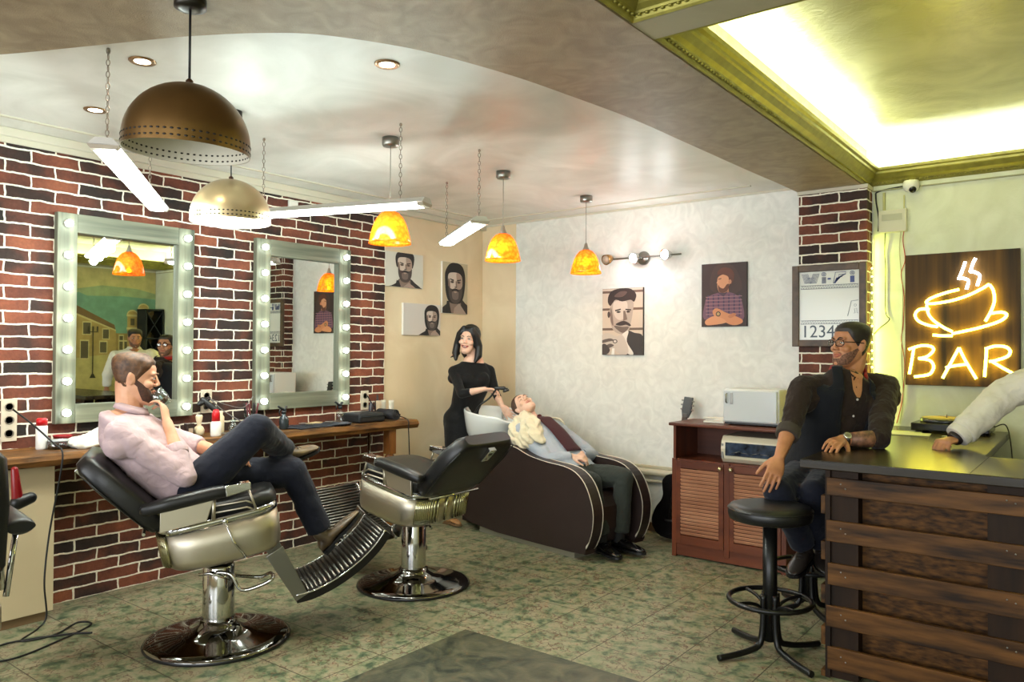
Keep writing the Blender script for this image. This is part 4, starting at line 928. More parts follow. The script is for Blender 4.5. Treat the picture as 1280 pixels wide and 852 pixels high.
r = empty('security_camera', (3.86, -.05, 2.64), 0, 'small white dome security camera under the gilt cornice', 'camera')
cc = V((3.87, -.055, 2.645))
m = MB(); m.lathe([(.045, .04), (.05, .03), (.052, .0), (.045, -.02), (.03, -.032), (.001, -.034)], cc, 28); m.build('camera_body', WHITEP, r)
dd = (CAM-cc).normalized(); dd = V((dd.x+.25, dd.y, dd.z-.4)).normalized()
m = MB(); m.lathe([(.022, 0), (.022, .052), (.018, .056), (.001, .056)], cc+V((0, 0, -.005)), 24, axis=dd); m.build('lens', mat('lens_black', (20, 16, 14), .1), r)

# ---- pipes along the back wall
PW = mat('pipe_paint', (196, 188, 162), .35)
m = MB(); m.tube([(.4, -.06, .50), (3.1, -.06, .50)], .03, 16); o = m.build('heating_pipe', PW); rebase(o, (1.7, -.06, .5)); tag(o, 'thick painted pipe along the white wall behind the wash chair', 'pipe')
m = MB(); m.tube([(.4, -.04, .425), (3.1, -.04, .425)], .013, 12); m.box((1.3, -.04, .40), (1.32, 0, .45)); m.box((2.02, -.04, .40), (2.04, 0, .53)); o = m.build('heating_pipe', PW); rebase(o, (1.7, -.05, .42)); tag(o, 'thin painted pipe below the thick one on the white wall', 'pipe')
m = MB(); m.box((.4, -.03, .525), (3.14, 0, .55), bev=.004); struct(m.build('trim_8', PW))

# ---- louvred cabinet
CABW = wood('cherry_wood', (84, 38, 20), (112, 56, 30), 'z', .36, .1, 10); CABX = wood('cherry_wood_x', (84, 38, 20), (112, 56, 30), 'x', .36, .1, 10)
LOUV = wood('louvre_wood', (186, 126, 94), (208, 152, 118), 'x', .45, .1, 14); CABD = wood('cherry_inside', (74, 34, 18), (96, 48, 26), 'x', .5, .1, 8)
cx0, cx1, cy0, cy1 = 2.372, 3.205, -.62, -.215
r = empty('louvred_cabinet', ((cx0+cx1)/2, (cy0+cy1)/2, 0), 0, 'reddish wooden cabinet with two louvred doors and an open shelf', 'cabinet')
m = MB(); m.box((cx0-.02, cy0-.03, .962), (cx1+.02, cy1, .985), bev=.006); m.build('cabinet_top', CABX, r)
m = MB()
for x in (cx0, cx1-.02): m.box((x, cy0+.012, .06), (x+.02, cy1, .962))
m.box((cx0, cy0+.02, .06), (cx1, cy1, .08)); m.box((cx0, cy0+.012, .70), (cx1, cy1, .718)); m.build('carcass', CABW, r)
m = MB(); m.box((cx0+.02, cy1-.014, .08), (cx1-.02, cy1, .962)); m.build('back_panel', CABD, r)
for a, b in (((cx0-.004, cy0-.002, .0), (cx0+.03, cy0+.03, .72)), ((cx1-.03, cy0-.002, 0), (cx1+.004, cy0+.03, .72)), (((cx0+cx1)/2-.02, cy0-.002, .05), ((cx0+cx1)/2+.02, cy0+.02, .715))): m = MB(); m.box(a, b, bev=.002); m.build('front_post', CABW, r)
m = MB(); m.box((cx0+.01, cy0+.006, .012), (cx1-.01, cy0+.03, .1)); m.build('plinth', CABX, r)
mid = (cx0+cx1)/2
for i, (a, b) in enumerate(((cx0+.032, mid-.022), (mid+.022, cx1-.032))):
    m = MB(); y = cy0-.006; fz0, fz1 = .10, .705; f_ = .035
    m.box((a, y, fz0), (a+f_, y+.02, fz1), bev=.002); m.box((b-f_, y, fz0), (b, y+.02, fz1), bev=.002); m.box((a+f_, y, fz1-.05), (b-f_, y+.02, fz1)); m.box((a+f_, y, fz0), (b-f_, y+.02, fz0+.06))
    d = m.build('door', CABX, r)
    m = MB(); n = 19
    for k in range(n):
        z = fz0+.065+(fz1-.055-fz0-.065)*(k+.5)/n; R_ = Matrix.Rotation(.6, 3, 'X')
        m.box((a+f_, y+.002, z-.0125), (b-f_, y+.007, z+.0125), rot=R_)
    m.build('louvre_slats', LOUV, d)
    kx = b-f_/2-.0 if i == 0 else a+f_/2
    m = MB(); m.lathe([(.006, 0), (.006, .012), (.014, .018), (.016, .026), (.010, .032), (.001, .034)], (kx, y, fz1-.028), 18, axis=(0, -1, 0)); m.build('knob', mat('knob_silver', (190, 176, 140), .25, .8), d)
# towel warmer
r = empty('towel_warmer', (2.94, -.42, .987), 0, 'white towel warmer cabinet standing on the louvred cabinet', 'towel warmer')
x0, x1, y0, y1, z0, z1 = 2.735, 3.135, -.56, -.25, 1.0, 1.245
m = MB(); m.box((x0, y0+.02, z0), (x1, y1, z1), bev=.012); m.build('housing', mat('warmer_white', (222, 222, 216), .25), r)
m = MB(); m.box((x0+.004, y0, z0+.012), (x1-.012, y0+.021, z1-.012), bev=.006); d = m.build('door', mat('warmer_door', (206, 210, 210), .15), r)
m = MB(); m.tube([(x0+.03, y0-.002, z1-.10), (x0+.03, y0-.018, z1-.095), (x0+.03, y0-.018, z1-.04), (x0+.03, y0-.002, z1-.035)], .005, 8); m.box((x0+.055, y0-.004, z1-.11), (x0+.075, y0, z1-.03), bev=.002); m.build('handle', STEEL, d)
m = MB()
for x in (x0+.04, x1-.04):
    for y in (y0+.05, y1-.03): m.lathe([(.012, .985), (.014, 1.0), (.012, 1.001)], (x, y, 0), 12)
m.box((x0+.01, y0+.012, z0-.006), (x1-.01, y1-.01, z0+.006)); m.build('feet', BLACKP, r)
# steriliser in the open shelf
r = empty('uv_steriliser', (2.97, -.42, .718), 0, 'cream tool steriliser with a smoked window in the open shelf of the cabinet', 'steriliser')
x0, x1, y0, y1, z0, z1 = 2.74, 3.16, -.60, -.28, .72, .915
m = MB()
ring = lambda x, s: [V((x, y1, z0)), V((x, y0+.03, z0)), V((x, y0+.0, z0+.03)), V((x, y0-.012, z0+.1)), V((x, y0+.0, z1-.04)), V((x, y0+.03, z1-.005)), V((x, y1, z1))]
m.loft([ring(x0, 0), ring(x1, 0)], smooth=False); o_ = m.build('housing', mat('sterile_cream', (212, 202, 176), .3), r); mod_bevel(o_, .006)
m = MB(); m.hexa([V((x0+.035, y0-.0135, z0+.055)), V((x1-.02, y0-.0135, z0+.055)), V((x0+.035, y0-.004, z0+.05)), V((x1-.02, y0-.004, z0+.05)), V((x0+.035, y0-.012, z1-.05)), V((x1-.02, y0-.012, z1-.05)), V((x0+.035, y0+.01, z1-.048)), V((x1-.02, y0+.01, z1-.048))]); m.build('window', mat('smoked_window', (26, 32, 44), .06, 0, .4, 20, col2=(60, 74, 96)), r)
m = MB()
for k in range(4): m.tube([(x0+.08+.07*k, y0-.016, z0+.07+.01*(k % 2)), (x0+.14+.07*k, y0-.016, z0+.075+.012*((k+1) % 2))], .0022, 5)
m.box((x0+.005, y0-.008, z0+.03), (x0+.02, y0-.002, z1-.06)); m.build('wire_rack', STEEL, r)
m = MB(); m.box((2.56, -.5, .985), (2.72, -.3, 1.0), bev=.006); m.box((2.57, -.49, 1.0), (2.71, -.31, 1.018), bev=.007); m.ell((2.60, -.48, 1.02), (.05, 0, 0), (0, .03, 0), (0, 0, .008)); o = m.build('folded_towel', mat('towel_white', (232, 226, 210))); rebase(o, (2.63, -.4, .985)); tag(o, 'folded white towels lying beside the towel warmer', 'towel')
# guitar leaning in the gap, headstock above the cabinet
gb, gt = V((2.17, -.20, .02)), V((2.262, -.075, 1.10)); ax = (gt-gb).normalized(); sd = V((1, 0, -.09)).normalized(); nn = ax.cross(sd).normalized()
if nn.y > 0: nn = -nn
r = empty('black_guitar', (2.17, -.2, 0), 0, 'black guitar leaning on the wall, headstock showing above the louvred cabinet', 'guitar')
prof = [(0, .04), (.01, .10), (.05, .165), (.13, .19), (.22, .165), (.28, .125), (.33, .112), (.38, .125), (.43, .135), (.47, .12), (.50, .07), (.505, .03)]
op = [(s_, w_) for s_, w_ in prof]; R_ = spline([gb+ax*s_+sd*w_*.88 for s_, w_ in op]+[gb+ax*s_-sd*w_*.88 for s_, w_ in reversed(op)], 4, True)
m = MB(); m.prism(R_, nn*.075, bev=.01); m.build('guitar_body', mat('guitar_black', (14, 12, 12), .2, coat=.5), r)
m = MB(); m.hexa([gb+ax*.45-sd*.026+nn*.06, gb+ax*.45+sd*.026+nn*.06, gb+ax*.45-sd*.026+nn*.085, gb+ax*.45+sd*.026+nn*.085, gb+ax*.97-sd*.02+nn*.06, gb+ax*.97+sd*.02+nn*.06, gb+ax*.97-sd*.02+nn*.08, gb+ax*.97+sd*.02+nn*.08]); m.build('neck', mat('neck_wood', (60, 38, 24), .4), r)
m = MB(); m.prism([gb+ax*.965-sd*.024+nn*.05, gb+ax*.965+sd*.024+nn*.05, gb+ax*1.02+sd*.04+nn*.04, gb+ax*1.13+sd*.035+nn*.03, gb+ax*1.13-sd*.035+nn*.03, gb+ax*1.02-sd*.04+nn*.04], nn*.02); h_ = m.build('headstock', BLACKP, r)
for k in range(3):
    for s_ in (-1, 1): m = MB(); c = gb+ax*(1.03+.035*k)+sd*s_*.045+nn*.05; m.ell(c, sd*.014, ax*.008, nn*.006, 8, 5); m.build('tuning_peg', STEEL, h_)
m = MB(); m.box(tuple(gb+ax*.14-sd*.05+nn*.078-V((0, 0, .01))), tuple(gb+ax*.14+sd*.05+nn*.084+V((0, 0, .012)))); m.build('bridge', STEEL, r)
m = MB()
for k in range(6): m.tube([gb+ax*.15+sd*(k-2.5)*.008+nn*.088, gb+ax*1.0+sd*(k-2.5)*.006+nn*.082], .0006, 4)
m.build('strings', STEEL, r)

# ---- mat / inlay in the foreground
m = MB(); m.box((2.19, -4.6, 0.0005), (4.6, -2.735, .008), bev=.003); o = m.build('floor_mat', plaster('mat_marble', (42, 50, 40), (98, 96, 74), .4, 6, .2)); rebase(o, (3.2, -3.5, 0)); tag(o, 'dark green marbled rectangular mat in the foreground', 'mat')
# ============================================================ BAR
PLK = wood('pallet_plank', (38, 23, 11), (106, 70, 34), 'x', .5, .45, 26, .2); PLY = wood('pallet_plank_y', (38, 23, 11), (106, 70, 34), 'y', .5, .4, 14, .2)
PLD = wood('pallet_block', (28, 17, 9), (48, 30, 15), 'z', .6, .3, 12, .2)
OSB = mat('chipboard', (44, 27, 12), .6, 0, .4, 26, .5, 40, col2=(104, 68, 30), stretch=(.7, 1, 2.2), spec=.2)
TOPM = wood('bar_top_wood', (26, 20, 10), (48, 37, 18), 'x', .26, .12, 10, .35)
bx, by = 3.885, -2.14
r = empty('bar_counter', (4.5, -1.7, 0), 0, 'dark bar counter clad in rough pallet planks with a glossy worktop', 'bar counter')
m = MB(); zt0, zt1 = .962, 1.003
m.prism([(3.78, -2.168, zt0), (5.9, -2.168, zt0), (5.9, -1.50, zt0), (4.448, -1.50, zt0), (4.43, -.02, zt0), (3.745, -.02, zt0)], (0, 0, zt1-zt0), bev=.004); m.build('worktop', TOPM, r)
m = MB(); m.box((4.470, -2.169, zt1-.0005), (4.474, -1.5, zt1+.0004)); m.build('worktop_joint', PLD, r)
m = MB()
for a, b in (((bx+.022, by+.022, 0), (bx+.14, by+.10, .962)), ((4.53, by+.022, 0), (4.68, by+.10, .962)), ((5.3, by+.022, 0), (5.42, by+.10, .962)), ((bx, by+.004, 0), (bx+.022, by+.10, .962)), ((bx+.01, -1.95, 0), (bx+.05, -.1, .962))): m = MB(); m.box(a, b); m.build('upright_post', PLD, r)
m = MB(); m.box((bx+.03, by+.10, .0), (5.85, by+.112, .96)); m.build('chipboard_panel', OSB, r)
m = MB(); m.box((bx+.05, -2.0, 0), (bx+.06, -.04, .96)); m.build('side_panel', OSB, r)
for z0, z1 in ((.843, .925), (.630, .727), (.430, .530), (.236, .334), (.040, .145)):
    m = MB(); m.box((bx+.004+random.uniform(0, .012), by, z0), (5.85, by+.022, z1), bev=.003); o = m.build('front_plank', PLK, r)
    m = MB(); m.box((bx-.02, by+.006, z0-.09), (bx, -.08, z0-.005 if z0 > .1 else z0-.02), bev=.003) if z0 > .1 else m.box((bx-.02, by+.006, .0), (bx, -.08, .03), bev=.002)
    m.build('side_plank', PLY, r)
for z0, z1 in ((.843, .925), (.630, .727), (.430, .530), (.236, .334), (.040, .145)):
    for x in (bx+.07, bx+.09, 4.6, 4.63): m = MB(); m.lathe([(.004, 0), (.003, .0015), (.0005, .002)], (x, by, (z0+z1)/2+.02*((x*50) % 2-1)), 8, axis=(0, -1, 0)); m.build('nail_head', STEEL, r)

# record player, menu cards, glasses
r = empty('turntable', (4.13, -.26, 1.003), 0, 'black turntable standing on the bar under the neon bar sign', 'turntable')
tx0, tx1, ty0, ty1 = 3.93, 4.36, -.42, -.10
m = MB(); m.box((tx0, ty0, 1.003+.012), (tx1, ty1, 1.063), bev=.006); m.build('plinth', mat('deck_black', (22, 20, 18), .25), r)
m = MB()
for x in (tx0+.04, tx1-.04):
    for y in (ty0+.04, ty1-.04): m.lathe([(.02, 0), (.02, .013), (.001, .013)], (x, y, 1.003), 14)
m.build('foot', BLACKP, r)
m = MB(); m.lathe([(.15, 0), (.152, .006), (.152, .022), (.146, .026), (.001, .027)], (4.11, -.26, 1.063), 48); p_ = m.build('platter', mat('platter_black', (18, 16, 14), .2), r)
m = MB(); m.lathe([(.142, .0), (.142, .003), (.001, .003)], (4.11, -.26, 1.090), 40); m.build('slip_mat', mat('slipmat', (150, 130, 78), .6), p_)
m = MB(); m.lathe([(.004, 0), (.004, .02), (.001, .022)], (4.11, -.26, 1.093), 10); m.build('spindle', STEEL, p_)
m = MB(); m.lathe([(.02, 0), (.02, .03), (.001, .034)], (4.31, -.16, 1.063), 16); m.tube(spline([(4.31, -.16, 1.10), (4.30, -.26, 1.105), (4.27, -.34, 1.10), (4.22, -.38, 1.095)], 5), .004, 8); m.box((4.20, -.40, 1.088), (4.23, -.37, 1.098), bev=.001); m.build('tonearm', STEEL, r)
for k, (x, y, a, c, lb) in enumerate(((3.86, -.50, .3, (206, 214, 160), 'pale menu card lying on the bar behind the resting fist'), (3.93, -.60, .1, (222, 226, 190), 'second pale menu card lying over the first on the bar'), (4.22, -.62, -.5, (226, 226, 200), 'small white card on the bar behind the shirt cuff'))):
    w_, h_ = ((.30, .2), (.28, .18), (.14, .09))[k]; m = MB(); m.box((x-w_/2, y-h_/2, 1.0035+.002*k), (x+w_/2, y+h_/2, 1.005+.002*k), rot=Matrix.Rotation(a, 3, 'Z'))
    o = m.build('menu_card', mat('card_%d' % k, c, .3)); rebase(o, (x, y, 1.0035+.002*k)); tag(o, lb, 'card')
m = MB(); m.tube(spline([(4.36, -.14, 1.04), (4.42, -.12, 1.05), (4.455, -.2, .9), (4.47, -.25, .6), (4.5, -.2, .3)], 8), .004, 6); o = m.build('power_cord', WIRE); rebase(o, (4.4, -.14, 1)); tag(o, 'black cord running from the turntable down behind the bar', 'cord')
for x, y, lb in ((5.35, -1.75, 'stemmed glass at the near end of the bar'), (5.1, -1.8, 'tumbler with dark drink on the bar')):
    if 'stemmed' in lb: prof = [(.033, 0), (.005, .006), (.004, .07), (.03, .10), (.04, .13), (.038, .17), (.036, .17), (.036, .13), (.026, .102), (.001, .075)]
    else: prof = [(.03, 0), (.036, .1), (.034, .1), (.028, .006), (.001, .006)]
    m = MB(); m.lathe(prof, (x, y, 1.003), 24); o = m.build('drinking_glass', glass('jar_glass')); rebase(o, (x, y, 1.003)); tag(o, lb, 'glass', None)
# back bar shelf with crossed bottle rack against the right wall
r = empty('wine_rack', (6.35, -.3, 0), 0, 'dark shelf unit with crossed bottle racks in front of the painted wall', 'shelf')
RK = mat('rack_black', (18, 26, 28), .4)
m = MB(); yA, yB, zA, zB = -.30, -.03, .9, 2.10
for y in (yA, yB-.02): m.box((6.22, y, 0), (6.48, y+.02, zB))
for z in (zA, 1.28, 1.66, zB-.02, .02): m.box((6.22, yA, z), (6.48, yB, z+.02))
m.build('shelf_frame', RK, r)
m = MB()
for z0 in (1.30, 1.68):
    for s in (1, -1):
        a = V((6.23, yA+.02, z0 if s > 0 else z0+.36)); b = V((6.23, yB-.02, z0+.36 if s > 0 else z0)); d = V((0, 0, .018)); e = V((.22, 0, 0))
        m.hexa([a, a+e, b, b+e, a+d, a+e+d, b+d, b+e+d])
m.build('crossed_dividers', RK, r)
for k in range(5):
    y = yA+.045+(k % 3)*.09; bottle(6.30+.1*(k//3), y, 'liquor_bottle', ('green', 'brown', 'clear', 'dark', 'amber')[k]+' bottle on the lower shelf of the crossed rack', [(.034, 0), (.036, .02), (.036, .18), (.014, .23), (.014, .28), (.001, .282)], mat('liq_%d' % k, ((20, 60, 34), (60, 34, 18), (130, 140, 130), (24, 22, 26), (150, 90, 30))[k], .1), z=zA+.02)

# ============================================================ BAR STOOLS
def bar_stool(x, y, rz, label, zs=.745):
    r = empty('bar_stool', (0, 0, 0), 0, label, 'bar stool', None)
    m = MB(); m.lathe([(.05, zs-.085), (.175, zs-.08), (.198, zs-.07), (.204, zs-.045), (.203, zs-.02), (.192, zs-.006), (.15, zs+.003), (.001, zs+.006)], (0, 0, 0), 48); s_ = m.build('seat', BLACKV, r)
    m = MB(); m.tube([(.203*math.cos(t), .203*math.sin(t), zs-.022) for t in [2*PI*k/48 for k in range(48)]], .0035, 6, loop=True, cap=False); m.build('seat_piping', BLACKV, s_)
    m = MB(); m.lathe([(.001, .07), (.035, .07), (.035, zs-.085), (.001, zs-.085)], (0, 0, 0), 24); m.build('column', BLACKM, r)
    m = MB(); m.tube([(.198*math.cos(t), .198*math.sin(t), .27) for t in [2*PI*k/48 for k in range(48)]], .0125, 10, loop=True, cap=False)
    for k in range(4):
        a = k*PI/2; c, s = math.cos(a), math.sin(a)
        m.tube(spline([(.195*c, .195*s, .27), (.11*c, .11*s, .262), (.055*c, .055*s, .235), (.036*c, .036*s, .18)], 5), .009, 8)
    m.build('footrest_ring', BLACKM, r)
    for k in range(4):
        a = k*PI/2; c, s = math.cos(a), math.sin(a)
        m = MB(); P_ = spline([(.040*c, .040*s, .30), (.042*c, .042*s, .15), (.06*c, .06*s, .06), (.11*c, .11*s, .035), (.20*c, .20*s, .022), (.30*c, .30*s, .017)], 5)
        m.tube(P_, .016, 8); m.build('leg', BLACKM, r)
    r.location = (x, y, 0); r.rotation_euler = (0, 0, rz); return r
bar_stool(3.59, -2.03, math.radians(-33), 'round black vinyl bar stool standing empty in front of the bar corner')
bar_stool(3.55, -1.28, PI/4, 'black bar stool under the man with glasses, mostly hidden', .74)

# ============================================================ BARBER CHAIRS
CHB = mat('base_chrome', (130, 128, 124), .07, 1)
def barber_chair():
    r = empty('barber_chair', (0, 0, 0), 0)
    tilt = math.radians(10.5)
    def T(p, piv=V((0, 0, .6))):      # tilt the upper body back about y
        p = V(p)-piv; c, s = math.cos(tilt), math.sin(tilt)
        return V((p.x*c-p.z*s, p.y, p.x*s+p.z*c))+piv
    # base
    m = MB(); m.lathe([(.34, 0), (.357, .006), (.357, .018), (.34, .026), (.30, .031), (.2, .043), (.13, .06), (.095, .09), (.09, .11), (.001, .11)], n=64); m.build('base_plate', CHB, r)
    m = MB(); m.lathe([(.359, .002), (.363, .008), (.359, .016)], n=64, cap=False); m.build('base_rubber_ring', BLACKP, r)
    m = MB(); m.lathe([(.078, .09), (.08, .11), (.078, .38), (.072, .395), (.05, .397), (.001, .397)], n=40); m.build('column', CHROME, r)
    m = MB(); m.lathe([(.028, .39), (.028, .47), (.001, .47)], n=24); m.box((-.12, -.1, .44), (.12, .1, .48), bev=.01); m.build('piston', BLACKM, r)
    m = MB(); m.tube(spline([(-.02, -.085, .37), (.05, -.12, .36), (.1, -.13, .28), (.2, -.15, .30), (.25, -.16, .33), (.25, -.06, .33), (.2, -.0, .30), (.08, .08, .3)], 5), .0095, 8); m.tube([(-.1, -.06, .36), (-.05, -.09, .37), (.0, -.09, .35), (.05, -.085, .33)], .008, 8); m.build('pump_lever', CHROME, r)
    # seat skirt: metal shell
    def plan(t, a=.285, b=.285, e=4.2):
        c, s = math.cos(t), math.sin(t); return (a*abs(c)**(2/e)*(1 if c >= 0 else -1), b*abs(s)**(2/e)*(1 if s >= 0 else -1))
    N_ = 72; rings = []
    for z, k in ((.455, .90), (.47, .955), (.50, .985), (.56, 1.0), (.66, 1.0)):
        rg = []
        for i in range(N_):
            x, y = plan(2*PI*i/N_); back = max(0, -x/.285)
            zz = z+(.02*back*back if z < .6 else 0); rg.append(T((x*k, y*k, zz)))
        rings.append(rg)
    m = MB(); m.loft(rings); m.build('seat_skirt', SATIN, r)
    m = MB(); rings = []
    for zz, k in ((.655, 1.012), (.655, 1.02), (.69, 1.02), (.69, 1.0)):
        rings.append([T((plan(2*PI*i/N_)[0]*k, plan(2*PI*i/N_)[1]*k, zz)) for i in range(N_)])
    m.loft(rings, cap=False); m.build('skirt_rim', CHROME, r)
    # ribbed grille round the rear
    m = MB()
    for i in range(-11, 12):
        t = PI+i*.062
        x, y = plan(t); x2, y2 = plan(t+.03)
        m.tube([T((x*1.01, y*1.01, .50)), T((x*1.02, y*1.02, .58)), T((x*1.02, y*1.02, .652))], .0085, 6)
    m.build('rear_grille', mat('grille_metal', (190, 186, 150), .2, 1), r)
    # seat cushion
    m = MB(); rings = []
    for z, k in ((.665, .90), (.675, .95), (.71, .965), (.745, .93), (.758, .82), (.762, .5)):
        rings.append([T((plan(2*PI*i/N_)[0]*k+.02, plan(2*PI*i/N_)[1]*k*.93, z)) for i in range(N_)])
    m.loft(rings); m.build('seat_cushion', BLACKV, r)
    # armrests: near (right, l=-) and far
    for s in (-1, 1):
        y = s*.30
        m = MB(); R_ = []
        for x, hh, ww, zz in ((-.335, .012, .018, .812), (-.32, .028, .034, .812), (-.2, .034, .04, .815), (0, .032, .038, .815), (.04, .03, .036, .813), (.05, .026, .034, .813)):
            R_.append([T((x, y+ww*(abs(math.cos(t))**.7)*(1 if math.cos(t) > 0 else -1), zz+hh*(abs(math.sin(t))**.8)*(1 if math.sin(t) > 0 else -1))) for t in [2*PI*k/20 for k in range(20)]])
        m.loft(R_); ar = m.build('armrest', BLACKV, r)
        m = MB(); m.hexa([T(p) for p in ((.045, y-.037, .788), (.165, y-.034, .796), (.045, y+.037, .788), (.165, y+.034, .796), (.045, y-.037, .842), (.165, y-.034, .832), (.045, y+.037, .842), (.165, y+.034, .832))], bev=.005); m.build('armrest_cap', CHROME, ar)
        m = MB()
        # side panel / rods under the arm
        if True:
            m.hexa([T(p) for p in ((-.27, y-.008, .69), (-.06, y-.008, .69), (-.27, y+.008, .69), (-.06, y+.008, .69), (-.25, y-.008, .79), (-.01, y-.008, .79), (-.25, y+.008, .79), (-.01, y+.008, .79))], bev=.003)
            for zz in (.72, .752): m.tube([T((-.02, y, zz)), T((.13, y, zz-.01)), T((.16, y, zz-.03))], .005, 6)
            m.tube([T((-.03, y, .69)), T((-.01, y, .79))], .01, 6); m.tube([T((.17, y, .69)), T((.15, y, .8))], .006, 6)
        m.build('arm_support', SATIN, r)
    # backrest: leather block
    bA, bB = V((-.285, 0, .66)), V((-.62, 0, .985)); d = (bB-bA).normalized(); nrm = V((d.z, 0, -d.x))  # nrm faces the sitter
    ln = (bB-bA).length+.0
    R_ = []
    for u, wdt, dp in ((-.03, .20, .035), (0, .245, .055), (.06, .262, .062), (.3, .27, .066), (ln-.12, .262, .064), (ln-.04, .24, .056), (ln, .2, .035)):
        c = bA+d*u
        R_.append([c+V((0, wdt*abs(math.cos(t))**.35*(1 if math.cos(t) > 0 else -1), 0))+nrm*(dp*abs(math.sin(t))**.5*(1 if math.sin(t) > 0 else -1)) for t in [2*PI*k/40 for k in range(40)]])
    m = MB(); m.loft(R_); bk = m.build('backrest', BLACKV, r)
    for s in (-1, 1): m = MB(); m.tube([bA+d*u+V((0, s*wd*.985, 0))-nrm*.045 for u, wd in ((.02, .25), (.3, .27), (ln-.05, .25))], .004, 6); m.build('backrest_piping', BLACKV, bk)
    c = bA+d*(ln-.07)-nrm*.07
    m = MB(); m.hexa([c+V((0, s1*.03, 0))+d*u+nrm*w_ for w_ in (-.012, .015) for u in (-.05, .05) for s1 in (-1, 1)], bev=.003); hb = m.build('headrest_socket', CHROME, bk)
    m = MB(); m.hexa([c+V((0, s1*.014, 0))+d*(u+.015)+nrm*w_ for w_ in (-.0125, -.011) for u in (-.01, .01) for s1 in (-1, 1)]); m.hexa([c+V((0, s1*.006, 0))+d*(u-.03)+nrm*w_ for w_ in (-.0125, -.011) for u in (-.006, .006) for s1 in (-1, 1)]); m.build('socket_slot', BLACKP, hb)
    m = MB()
    for s in (-1, 1): m.tube([T((-.2, s*.2, .68)), bA+d*.05+V((0, s*.2, 0))-nrm*.05], .012, 8)
    m.tube([bA+d*.02+V((0, -.22, 0))-nrm*.075, bA+d*.02+V((0, .22, 0))-nrm*.075], .008, 8); m.build('back_hinge', CHROME, r)
    # recline lever with ball
    m = MB(); m.tube([T((.02, -.31, .665)), T((.04, -.312, .56)), T((.085, -.31, .47))], .006, 8); m.sph(T((.02, -.315, .672)), .014); m.build('recline_lever', CHROME, r)
    # footrest: two side bars, inner pan and ribbed plate
    LP = [V((.20, 0, .46)), V((.30, 0, .30)), V((.375, 0, .235)), V((.45, 0, .245)), V((.56, 0, .29)), V((.66, 0, .35)), V((.75, 0, .43)), V((.82, 0, .53))]
    legA, legB = V((.235, 0, .475)), V((.375, 0, .225))
    for s in (-1, 1):
        y = s*.215; o_ = V((0, y, 0)); t_ = V((0, .012*s, 0)); sp = V((.055, 0, .03))
        m = MB(); m.hexa([legA+o_-sp*.5, legA+o_+sp, legA+o_+t_-sp*.5, legA+o_+t_+sp, legB+o_-sp*.3, legB+o_+sp*.8, legB+o_+t_-sp*.3, legB+o_+t_+sp*.8], bev=.003); m.build('footrest_arm', STEEL, r)
    P_ = spline([V((.36, 0, .235)), V((.45, 0, .25)), V((.57, 0, .30)), V((.68, 0, .37)), V((.77, 0, .45)), V((.83, 0, .53))], 5)
    up = []
    for i, p in enumerate(P_):
        t = (P_[min(i+1, len(P_)-1)]-P_[max(i-1, 0)]).normalized(); up.append(V((-t.z, 0, t.x)))
    m = MB(); R_ = []
    for p, n in zip(P_, up): R_.append([p+V((0, -.225, 0))-n*.03, p+V((0, .225, 0))-n*.03, p+V((0, .225, 0))+n*.012, p+V((0, -.225, 0))+n*.012])
    m.loft(R_, smooth=False); fp = m.build('footplate', mat('footplate_dark', (52, 50, 48), .3, .8), r)
    m = MB()
    for i in range(1, len(P_)-1):
        p = P_[i]; n = up[i]; m.tube([p+V((0, -.205, 0))+n*.015, p+V((0, .205, 0))+n*.015], .0075, 8)
    m.build('tread_ribs', mat('rib_metal', (112, 110, 104), .35, 1), fp)
    for s in (-1, 1): m = MB(); m.tube([p+V((0, s*.226, 0))+n*.012 for p, n in zip(P_, up)], .005, 6); m.build('footplate_trim', CHROME, fp)
    m = MB(); m.tube([V((.70, 0, .36)), V((.72, 0, .32))], .006, 6); m.ell((.72, 0, .312), (.03, 0, 0), (0, .02, 0), (0, 0, .012)); m.build('footrest_knob', BLACKP, r)
    return r
CH1 = Frame(1.27, -3.63, 62); CH2 = Frame(1.38, -2.32, 180)
c1 = barber_chair()
c2 = copy_tree(c1)
c1.location = CH1.O; c1.rotation_euler = (0, 0, CH1.a); tag(c1, 'black and chrome barber chair in which the man in the pink shirt sits', 'barber chair', 'barber chairs along the mirrors')
c2.location = CH2.O; c2.rotation_euler = (0, 0, CH2.a); tag(c2, 'empty black and chrome barber chair facing the second mirror', 'barber chair', 'barber chairs along the mirrors')
# a third, plainer salon chair at the left edge, seen from behind
a_ = math.radians(172); p_ = dep(11, 600, 3.0); f_ = V((math.cos(a_), math.sin(a_), 0)); l_ = V((-math.sin(a_), math.cos(a_), 0)); q_ = V((p_.x, p_.y, 0))+f_*.27+l_*.25
S3 = Frame(q_.x, q_.y, 172); r = empty('salon_chair', S3.O, S3.a, 'black and chrome salon chair mostly cut off by the left edge of the photo', 'salon chair')
m = MB(); R_ = []
for z, wd, dp in ((.60, .21, .03), (.66, .245, .045), (.9, .25, .05), (1.08, .235, .045), (1.13, .19, .03)):
    c = S3.w(-.25-(z-.6)*.12, 0, z); R_.append([c+S3.L*wd*abs(math.cos(t))**.4*(1 if math.cos(t) > 0 else -1)+S3.F*dp*abs(math.sin(t))**.6*(1 if math.sin(t) > 0 else -1) for t in [2*PI*k/28 for k in range(28)]])
m.loft(R_); m.build('backrest', BLACKV, r)
m = MB(); R_ = []
for z, k in ((.50, .92), (.52, 1), (.60, 1), (.63, .9)): R_.append([S3.w(.26*k*abs(math.cos(t))**.5*(1 if math.cos(t) > 0 else -1), .25*k*abs(math.sin(t))**.5*(1 if math.sin(t) > 0 else -1), z) for t in [2*PI*i/28 for i in range(28)]])
m.loft(R_); m.build('seat', BLACKV, r)
